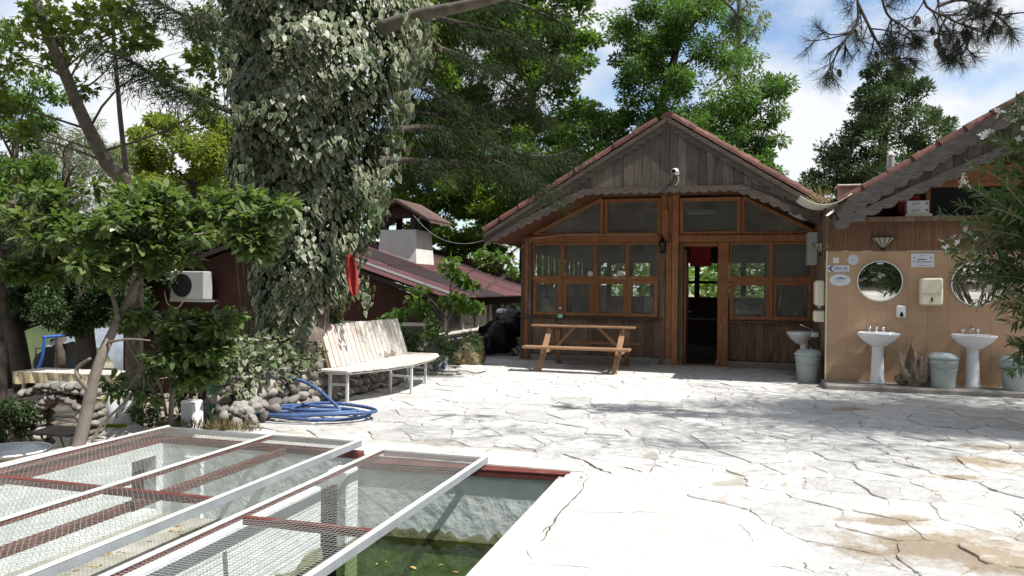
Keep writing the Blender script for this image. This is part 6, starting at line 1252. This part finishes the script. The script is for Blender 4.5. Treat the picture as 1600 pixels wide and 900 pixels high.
for pts, r0, de in (([(600,205,9.7),(680,200,10.4),(760,225,11.2),(840,245,12),(890,235,12.5)], .05, 34), ([(590,250,9.7),(660,252,10.3),(740,255,11),(830,268,12)], .055, 26), ([(620,120,9.8),(680,150,10.6),(740,190,11.4),(790,205,12)], .04, 34),
                    ([(640,60,9.8),(720,90,10.8),(790,130,11.7),(850,190,12.4)], .045, 36), ([(630,20,10),(730,40,11),(800,60,11.3),(870,110,12)], .05, 36), ([(620,-20,10),(720,0,11),(800,5,11.8),(880,40,12)], .05, 34), ([(600,165,10),(700,180,11),(770,160,11.5),(830,150,12)], .04, 34), ([(590,235,9.9),(690,235,10.9),(780,255,11.2),(850,300,11.8)], .04, 30)):
    cedar_limb([at3(*p) for p in pts], r0, .2, de)
cedar_limb([at3(372,180,8.9), at3(310,155,8.6), at3(255,130,8.3), at3(200,95,8.0), at3(140,70,7.8)], .04, .2, 30, .45, .36)
cedar_limb([at3(380,60,8.9), at3(330,40,8.4), at3(275,20,8.0), at3(230,-5,7.7)], .035, .2, 26, .45, .34)
limbs_ = m
limbs_.build('limbs', M['darkbark'], iv)
P3, A3 = np.vstack(LP), np.vstack(LA); kp = rng.random(len(P3)) < .75; P3, A3 = P3[kp], A3[kp]; P3 = np.repeat(P3, 9, axis=0)+rng.normal(size=(len(P3)*9, 3))*.055; A3 = np.repeat(A3, 9, axis=0)+rng.normal(size=(len(A3)*9, 3))*.5; foliage('crown', iv, LM['needle'], P3, A3, rv(len(P3))+np.array((0,0,.5)), rng.uniform(.06, .13, len(P3)), 'needles')
# crown of the same conifer above the view
CU = []
for _ in range(90):
    a = rng.uniform(0, 2*math.pi); z = rng.uniform(6.8, 11.5); r = rng.uniform(.4, 1)*3.0*(1-(z-6.8)/6.5); CU.append((tc.x-.9+math.cos(a)*r*.62, tc.y+.4+math.sin(a)*r, z-.12*r))
mb = MB(); mb.tube([tc+Vector((.1,0,6.3)), tc+Vector((.2,0,9)), tc+Vector((.2,0,12))], [.36,.22,.04], 10)
for c in CU[::2]: limb(mb, np.array((tc.x+.15, tc.y, min(c[2]+.3, 11.5))), np.array(c), .035, .01)
mb.build('upper_trunk', M['bark'], iv, smooth=True); PU, d_ = clumps(CU, .75, 170, .45); foliage('upper_crown', iv, LM['needle'], PU, d_+rv(len(PU))*.6+np.array((0,0,-.2)), rv(len(PU))*.6+np.array((0,0,.8)), rng.uniform(.16,.30,len(PU)), 'needles', 'stuff')
mb = MB(); mb.tube(catmull([at3(590,45,9.0), at3(650,24,8.8), at3(720,10,8.5), at3(800,-12,8.2)], 4), list(np.linspace(.085,.05,13)), 10); mb.build('bare_limb', M['palebark'], iv, smooth=True)
# ---------------------------------------------------------------- magnolias
def magnolia(label, trunkpaths, blobs, depth, dj, size, cov, per_m2, rmax, nobj=300):
    base = Vector(trunkpaths[0][0][0]); t = thing('magnolia_tree', label, 'tree', base, 'magnolias beside the pool'); m = MB()
    for pts, r0, r1 in trunkpaths: c = catmull([Vector(p) for p in pts], 5); m.tube(c, list(np.linspace(r0, r1, len(c))), 9)
    m.build('trunk', M['bark2'], t, smooth=True)
    C, P, d = leaf_cloud(blobs, depth, dj, size, cov, per_m2, rmax, .6); m = MB(); tops = [np.array(p[0][-1]) for p in trunkpaths]
    for c in C[rng.choice(len(C), min(40, len(C)), replace=False)]:
        k = int(np.argmin([np.linalg.norm(c-q) for q in tops])); limb(m, tops[k], c, .016, .005, .12, .05, 6, 5)
    m.build('twigs', M['bark2'], t)
    n = len(P); out = d.copy(); out[:, 2] *= .4; ax = out*.8+rv(n)*.65+np.array((0,0,-.12)); nm = rv(n)*.55+np.array((0,0,1.)); s = size*rng.uniform(.7, 1.25, n)
    me = leafmesh('magnolia_leaf', [(0,0,0)], [(1,0,0)], [(0,0,1)], 1.0, 'obov'); me.materials.append(LM['magobj']); near = np.argsort(P @ np.array((F[0], F[1], 0))-P[:, 2]*.3)[:int(len(P)*.5)]; pk = rng.choice(near, min(nobj, len(near)), replace=False); leaf_objs('leaf', t, me, P, ax, nm, s, pk)
    q = np.ones(n, bool); q[pk] = False; foliage('crown', t, LM['magnolia'], P[q], ax[q], nm[q], s[q], 'obov', 'stuff'); return t
M['bark2'] = mat('magnolia_bark', (.27,.235,.205), (.14,.118,.10), 7, stretch=(1,1,.5), rough=.85, bump=.4)
D1 = 6.95
magnolia('spreading magnolia with crooked pale trunk at the garden edge of the pool',
  [([at3(122,708,D1), at3(138,640,D1), at3(146,600,D1), at3(160,555,D1), at3(178,515,D1+.1), at3(196,478,D1+.1), at3(215,440,D1+.2), at3(235,390,D1+.3)], .062, .022),
   ([at3(142,612,D1), at3(124,590,D1-.1), at3(122,575,D1-.1), at3(142,560,D1-.15)], .026, .012), ([at3(170,535,D1), at3(200,530,D1-.1), at3(235,532,D1-.2)], .014, .006), ([at3(185,500,D1), at3(170,450,D1+.1), at3(120,395,D1+.1), at3(70,340,D1)], .022, .01),
   ([at3(140,706,D1+.15), at3(160,665,D1+.15), at3(195,630,D1+.1), at3(205,612,D1)], .016, .010), ([at3(215,440,D1+.2), at3(290,380,D1+.4), at3(370,350,D1+.5)], .018, .008)],
  [(60,315,70,35),(150,340,90,45),(250,335,90,45),(345,335,75,40),(415,345,45,40),(60,370,70,45),(150,395,80,40),(260,390,70,35),(350,390,60,35),(30,420,45,35),(420,390,25,25),(205,325,50,30),(205,375,50,30),(195,420,45,22),(440,330,30,25),(130,300,60,15),(300,300,60,15)], 7.0, 1.1, .118, 7.5, 11, .30)
magnolia('low bushy magnolia between the crooked trunk and the green post',
  [([at3(268,655,7.7)+Vector((0,0,-.1)), at3(272,600,7.6), at3(285,540,7.5)], .03, .012), ([at3(262,650,7.7), at3(250,600,7.5), at3(225,575,7.3)], .016, .008)],
  [(290,505,80,32),(250,535,70,45),(330,530,50,30),(285,560,70,32),(345,500,30,22),(205,600,35,14),(235,612,25,12),(310,585,25,20),(225,490,40,25)], 7.4, .7, .118, 9., 10, .26)
# ---- shrubs and vines
tree('garden_shrub', 'dense dark shrub in a pot at the left edge', [ground_at(15, 8.6), at3(20, 640, 8.6)], .02, [(10,640,45,30),(40,630,25,20),(0,670,40,30),(30,660,30,20)], 8.6, .35, .055, 3.0, 'dark', 'oval', 'bark', 22, .14, None, 'shrub', nlimb=10, lr=.01)
tree('climbing_vine', 'broad leaved vine climbing in front of the red roofed house', [at(700, 13.6, .0), at3(700, 520, 13.6), at3(705, 440, 13.6), at3(712, 405, 13.6)], .02, [(705,425,30,25),(735,440,30,22),(690,465,45,28),(730,490,40,28),(655,475,25,25),(665,515,40,28),(600,495,40,14),(770,400,30,14),(640,540,35,25),(800,420,12,18)], 13.6, .5, .095, 1.25, 'mid', 'heart', 'bark', 5, .3, None, 'vine', nlimb=16, lr=.014, droop=.6)
tree('planter_weeds', 'dark weeds growing along the low wall behind the bench', [at(680, 12.8, .0), at3(680, 555, 12.8)], .01, [(680,545,60,20),(640,555,30,18),(730,535,30,18),(600,530,40,25),(655,525,45,20)], 12.8, .4, .06, 2.4, 'dark', 'oval', 'bark', 12, .2, None, 'weeds', nlimb=8, lr=.008)
tree('dark_undergrowth', 'dark green undergrowth behind the sack and canister', [ground_at(240, 8.35), at3(240, 640, 8.35)], .01, [(240,640,45,32),(265,650,30,25),(215,660,30,15),(300,620,30,28)], 8.35, .5, .05, 2.6, 'dark', 'oval', 'bark', 16, .16, None, 'undergrowth', nlimb=8, lr=.008)
C = [at3(px, 668+(px-250)*.03, 7.75) for px in range(255, 400, 9)]; P, d_ = clumps(C, .07, 22); foliage('dry_grass', None, M['drygrass'], P, d_*.7+np.array((0,0,1.)), rv(len(P)), .09, 'lance', 'stuff')
# ---------------------------------------------------------------- oleander at the right edge
ob = Vector((4.4, 9.75, 0)); ol = thing('oleander', 'white flowering oleander hanging over the wash place at the right edge', 'shrub', ob); m = MB(); P, AX, NM, FL = [], [], [], []
def stem(a, b, r, n_leaf, flower, bend=.1):
    c = curve(a, b, 9, bend, .10); m.tube(c, list(np.linspace(r, .004, 9)), 5)
    for k in range(n_leaf):
        t_ = .30+.70*k/n_leaf; i = min(7, int(t_*8)); p = c[i]+(c[i+1]-c[i])*(t_*8-i); d = c[i+1]-c[i]; d = d/np.linalg.norm(d)
        for j in range(3): a_ = rv(1)[0]; a_ -= d*(a_ @ d); P.append(p); AX.append(a_/np.linalg.norm(a_)*.9+d*.75+np.array((0,0,-.15))); NM.append(rv(1)[0]*.5+np.array((0,0,.8)))
    if flower: FL.append(c[-1])
tips = [(1500,395,8.3,1),(1475,345,8.3,0),(1455,385,8.2,1),(1520,300,8.3,0),(1480,370,8.4,1),(1540,250,8.2,0),(1495,285,8.2,1),(1560,180,8.0,1),(1585,165,8.0,1),(1535,215,8.2,1),(1600,200,7.9,1),(1510,420,8.4,0),(1525,450,8.4,1),(1545,430,8.2,0),(1500,440,8.3,0),(1570,400,8.0,0),(1590,360,7.9,0),(1550,350,8.2,0),(1580,300,8,0),(1600,270,7.9,1),(1535,380,8.4,0),(1560,320,8.4,0),(1515,350,8.6,0),(1605,420,8,0),(1535,480,8.2,0),(1550,505,8.1,0),(1565,540,8.1,0),(1590,500,7.9,0),(1555,560,8.0,0),(1600,560,7.9,0),(1575,470,8,0),(1600,230,8.2,0),(1565,230,8.4,0),(1620,330,8.2,0),(1590,430,8.4,0),(1530,320,8.7,0),(1490,320,8.6,0)]
for px, py, dd, fl in tips:
    q = np.array(at3(px+(26 if py > 330 else 6), py, dd)); sp = np.array(ob)+np.array((rng.uniform(-.3,.3), rng.uniform(-.3,.3), 0)); mid = sp*.35+q*.65+np.array((.25,0,max(.5, q[2]*.35)*0+.35)); limb(m, sp+Zn*.05, mid, .016, .010, .08, .05)
    stem(mid, q, .010, 20, fl)
    for _ in range(2): stem(mid, q+rng.normal(size=3)*np.array((.15,.25,.13))+np.array((.14,0,.0)), .008, 16, 0)
for _ in range(48):
    q = np.array(ob)+np.array((rng.uniform(.35, 1.8), rng.uniform(-1.2, .9), rng.uniform(2.0, 3.6))); sp = np.array(ob)+np.array((rng.uniform(-.35,.35), rng.uniform(-.35,.35), .05)); mid = sp*.4+q*.6+np.array((0,0,.3)); limb(m, sp, mid, .015, .009, .08, .05); stem(mid, q, .009, 18, 0)
m.build('stems', M['drift'], ol); P, AX, NM = np.array(P), np.array(AX), np.array(NM); n = len(P); s = rng.uniform(.10, .17, n)
dpt = P @ np.array((F[0], F[1], 0)); pxl = 800+1200*(P @ Un)/dpt; cand = np.where(pxl < 1605)[0]; pk = rng.choice(cand, min(300, len(cand)), replace=False); me = leafmesh('oleander_leaf', [(0,0,0)], [(1,0,0)], [(0,0,1)], 1.0, 'lance2'); me.materials.append(LM['oleobj'])
leaf_objs('leaf', ol, me, P, AX, NM, s, pk); q = np.ones(n, bool); q[pk] = False; foliage('leaves', ol, LM['oleander'], P[q], AX[q], NM[q], s[q], 'lance2', 'stuff')
M['petal'] = leafmat('white_petal', [(.78,.76,.70),(.85,.84,.80)], .5, .3, (1,1,1))
def flower_mesh():
    v, f = [], []
    for k in range(5):
        a = 2*math.pi*k/5; n0 = len(v); T = [(0,0),(.5,.28),(1,.22),(1.02,-.2),(.5,-.25)]; v += [(x*math.cos(a)-y*math.sin(a), x*math.sin(a)+y*math.cos(a), .25*x*x) for x, y in T]; f.append(tuple(range(n0, n0+5)))
    me = bpy.data.meshes.new('flower'); me.from_pydata(v, [], f); me.materials.append(M['petal']); return me
FMS = flower_mesh()
for c in FL:
    for _ in range(6): piece('flower', FMS, ol, np.array(c)+rng.normal(size=3)*.045, (rng.uniform(.3,1.9), rng.uniform(-.6,.6), rng.uniform(0,6)), rng.uniform(.028,.046))
# ---------------------------------------------------------------- pine hanging in from above
pb0 = Vector((9.5, 8.2, 0)); pt = thing('pine_tree', 'old pine whose twiggy cone bearing branches hang into the top right', 'tree', pb0); m = MB(); m.tube(catmull([pb0, pb0+Vector((.1,.1,3)), pb0+Vector((-.1,.3,6)), pb0+Vector((-.3,.5,9))], 4), list(np.linspace(.3,.16,13)), 12); m.build('trunk', M['bark'], pt, smooth=True)
m = MB(); P, AX = [], []; CN = []
def tuft(p, d, n=46, L_=.13): d = np.array(d)/np.linalg.norm(d); P.extend([np.array(p)+d*rng.uniform(-.12,.04) for _ in range(n)]); AX.extend([d*.8+rv(1)[0]*.75+np.array((0,0,-.15)) for _ in range(n)])
def pine_branch(pts, r0, n_side, wid):
    c = catmull([Vector(p) for p in pts], 6); m.tube(c, list(np.linspace(r0, .008, len(c))), 7); ca = np.array([tuple(p) for p in c])
    for _ in range(n_side):
        k = rng.integers(len(ca)//4, len(ca)-1); d = ca[k+1]-ca[k]; d /= np.linalg.norm(d); o = rv(1)[0]; o -= d*(o @ d)*.7; o /= np.linalg.norm(o); L_ = wid*rng.uniform(.4, 1.2); q = ca[k]+(d*.55+o*.8+np.array((0,0,-.12)))*L_; cc = curve(ca[k], q, 6, .15, -.04); m.tube(cc, list(np.linspace(.010,.004,6)), 4); tuft(q, q-cc[-2], 46)
        for j in range(3):
            k2 = rng.integers(2, 5); o2 = rv(1)[0]; q2 = cc[k2]+(o2*.6+(q-ca[k])/L_*.5)*L_*.45; m.tube(curve(cc[k2], q2, 4, .1, 0), [.006,.005,.004,.003], 4); tuft(q2, q2-cc[k2], 34)
        if rng.random() < .2: CN.append(q+rng.normal(size=3)*.05)
    tuft(ca[-1], ca[-1]-ca[-3], 60)
Dp = 8.2
pine_branch([pb0+Vector((-.2,.1,7.2)), Vector((5.5,8.6,6.6)), at3(1400,-120,8.2), at3(1340,-30,Dp), at3(1335,30,Dp), at3(1318,60,Dp), at3(1290,85,Dp)], .022, 16, .42)
pine_branch([at3(1335,5,Dp), at3(1355,45,Dp), at3(1375,80,Dp), at3(1400,105,Dp)], .018, 12, .40)
pine_branch([at3(1365,-40,Dp), at3(1380,20,Dp), at3(1405,40,Dp), at3(1425,55,Dp)], .015, 9, .35)
pine_branch([pb0+Vector((-.2,.0,7.6)), Vector((6.0,8.5,6.6)), at3(1540,-140,7.8), at3(1440,-10,7.8), at3(1480,30,7.8), at3(1520,45,7.8)], .024, 24, .45)
pine_branch([at3(1460,10,7.8), at3(1500,0,7.8), at3(1545,20,7.8), at3(1575,45,7.8)], .02, 14, .38)
pine_branch([at3(1475,25,7.8), at3(1462,55,7.8), at3(1470,85,7.8), at3(1480,95,7.8)], .014, 4, .22)
pine_branch([at3(1500,35,7.8), at3(1510,60,7.8), at3(1500,85,7.8)], .012, 5, .22)
pine_branch([at3(1150,-120,7.0), at3(1120,-20,7.4), at3(1140,15,7.6), at3(1160,35,7.6)], .02, 4, .22)
# leafy boughs above the view that shade the paving
BQ = []
def bough(pts, n_side, wid):
    c = catmull([Vector(p) for p in pts], 6); m.tube(c, list(np.linspace(.007, .004, len(c))), 5); ca = np.array([tuple(p) for p in c])
    for _ in range(n_side):
        k = rng.integers(len(ca)//3, len(ca)-1); q = ca[k]+rng.normal(size=3)*np.array((wid, wid, wid*.35)); m.tube(curve(ca[k], q, 5, .12, 0), list(np.linspace(.008, .003, 5)), 4)
        BQ.extend([q+rng.normal(size=3)*.16 for _ in range(46)])
bough([pb0+Vector((-.2,-.1,6.2)), Vector((5.0,7.2,6.3)), Vector((2.8,6.7,6.0)), Vector((.9,7.0,5.8))], 40, .42)
bough([pb0+Vector((-.2,.5,6.6)), Vector((5.0,7.6,6.4)), Vector((4.6,9.2,6.2)), Vector((4.2,10.0,6.0))], 110, .65)
bough([pb0+Vector((-.2,.5,6.9)), Vector((5.8,8.2,6.6)), Vector((5.6,9.4,6.3)), Vector((5.3,10.4,6.1))], 120, .65)
bough([pb0+Vector((-.2,.5,7.0)), Vector((6.8,8.2,6.8)), Vector((6.7,9.6,6.5)), Vector((6.4,10.8,6.4))], 120, .65)
bough([pb0+Vector((-.2,.5,7.4)), Vector((7.2,9.2,7.3)), Vector((7.0,10.8,7.1)), Vector((6.2,12.0,6.9))], 110, .65)
bough([pb0+Vector((-.2,.5,7.6)), Vector((8.0,9.6,7.5)), Vector((8.4,11.2,7.3)), Vector((8.0,12.3,7.1))], 110, .65)
CB = [(rng.uniform(4.9, 8.6), rng.uniform(8.5, 9.9), rng.uniform(5.7, 6.4)) for _ in range(95)]; sd = np.array(tuple(sv))
for _ in range(260):                            # unseen needle lumps added along the sun's rays to deepen the paving's shade
    g = np.array((rng.uniform(.9, 5.6), rng.uniform(9.15, 10.7), 0)); CB.append(tuple(g + sd*(rng.uniform(6.0, 10.5)/sd[2])))
PB, d_ = clumps(CB, .5, 300, .6); BQ = np.vstack([np.array(BQ), PB]); foliage('bough_needles', pt, LM['pine'], BQ, rv(len(BQ))+np.array((0,0,-.2)), rv(len(BQ)), rng.uniform(.13,.22,len(BQ)), 'needles', 'stuff'); m.build('branches', M['darkbark'], pt); P, AX = np.array(P), np.array(AX); foliage('needles', pt, LM['pine'], P, AX, rv(len(P)), rng.uniform(.10,.16,len(P)), 'needle', 'stuff')
cm = MB(); cm.lathe((0,0,0), [(.008,.045),(.020,.03),(.024,.005),(.018,-.02),(.006,-.04)], 8); cme = cm.mesh('pine_cone'); fixn(cme); smooth(cme); cme.materials.append(M['darkbark'])
for px, py in ((1458,68),(1463,76),(1470,82),(1466,86),(1478,62),(1492,68),(1488,75),(1494,80),(1502,60),(1505,64),(1470,92),(1487,93),(1500,53),(1430,32),(1426,36),(1552,42),(1558,46)): CN.append(np.array(at3(px, py, 7.8)))
for c in CN: piece('cone', cme, pt, c, (rng.uniform(-.6,.6), rng.uniform(-.6,.6), 0), 1.1)
# leaf litter on the paving and soil
P = []; 
for _ in range(420):
    v = at(rng.uniform(0, 1600), rng.uniform(5.5, 13)); z = terrain(v.x, v.y)+.02 if v.x < -5.3 else .028
    if PX0-.2 < v.x < PX1+.1 and v.y < 6.2: continue
    P.append((v.x, v.y, z))
P = np.array(P); foliage('leaf_litter', None, M['deadleaf'], P, rv(len(P))*np.array((1,1,.1)), rv(len(P))*.2+np.array((0,0,1.)), rng.uniform(.02,.05,len(P)), 'oval', 'stuff')
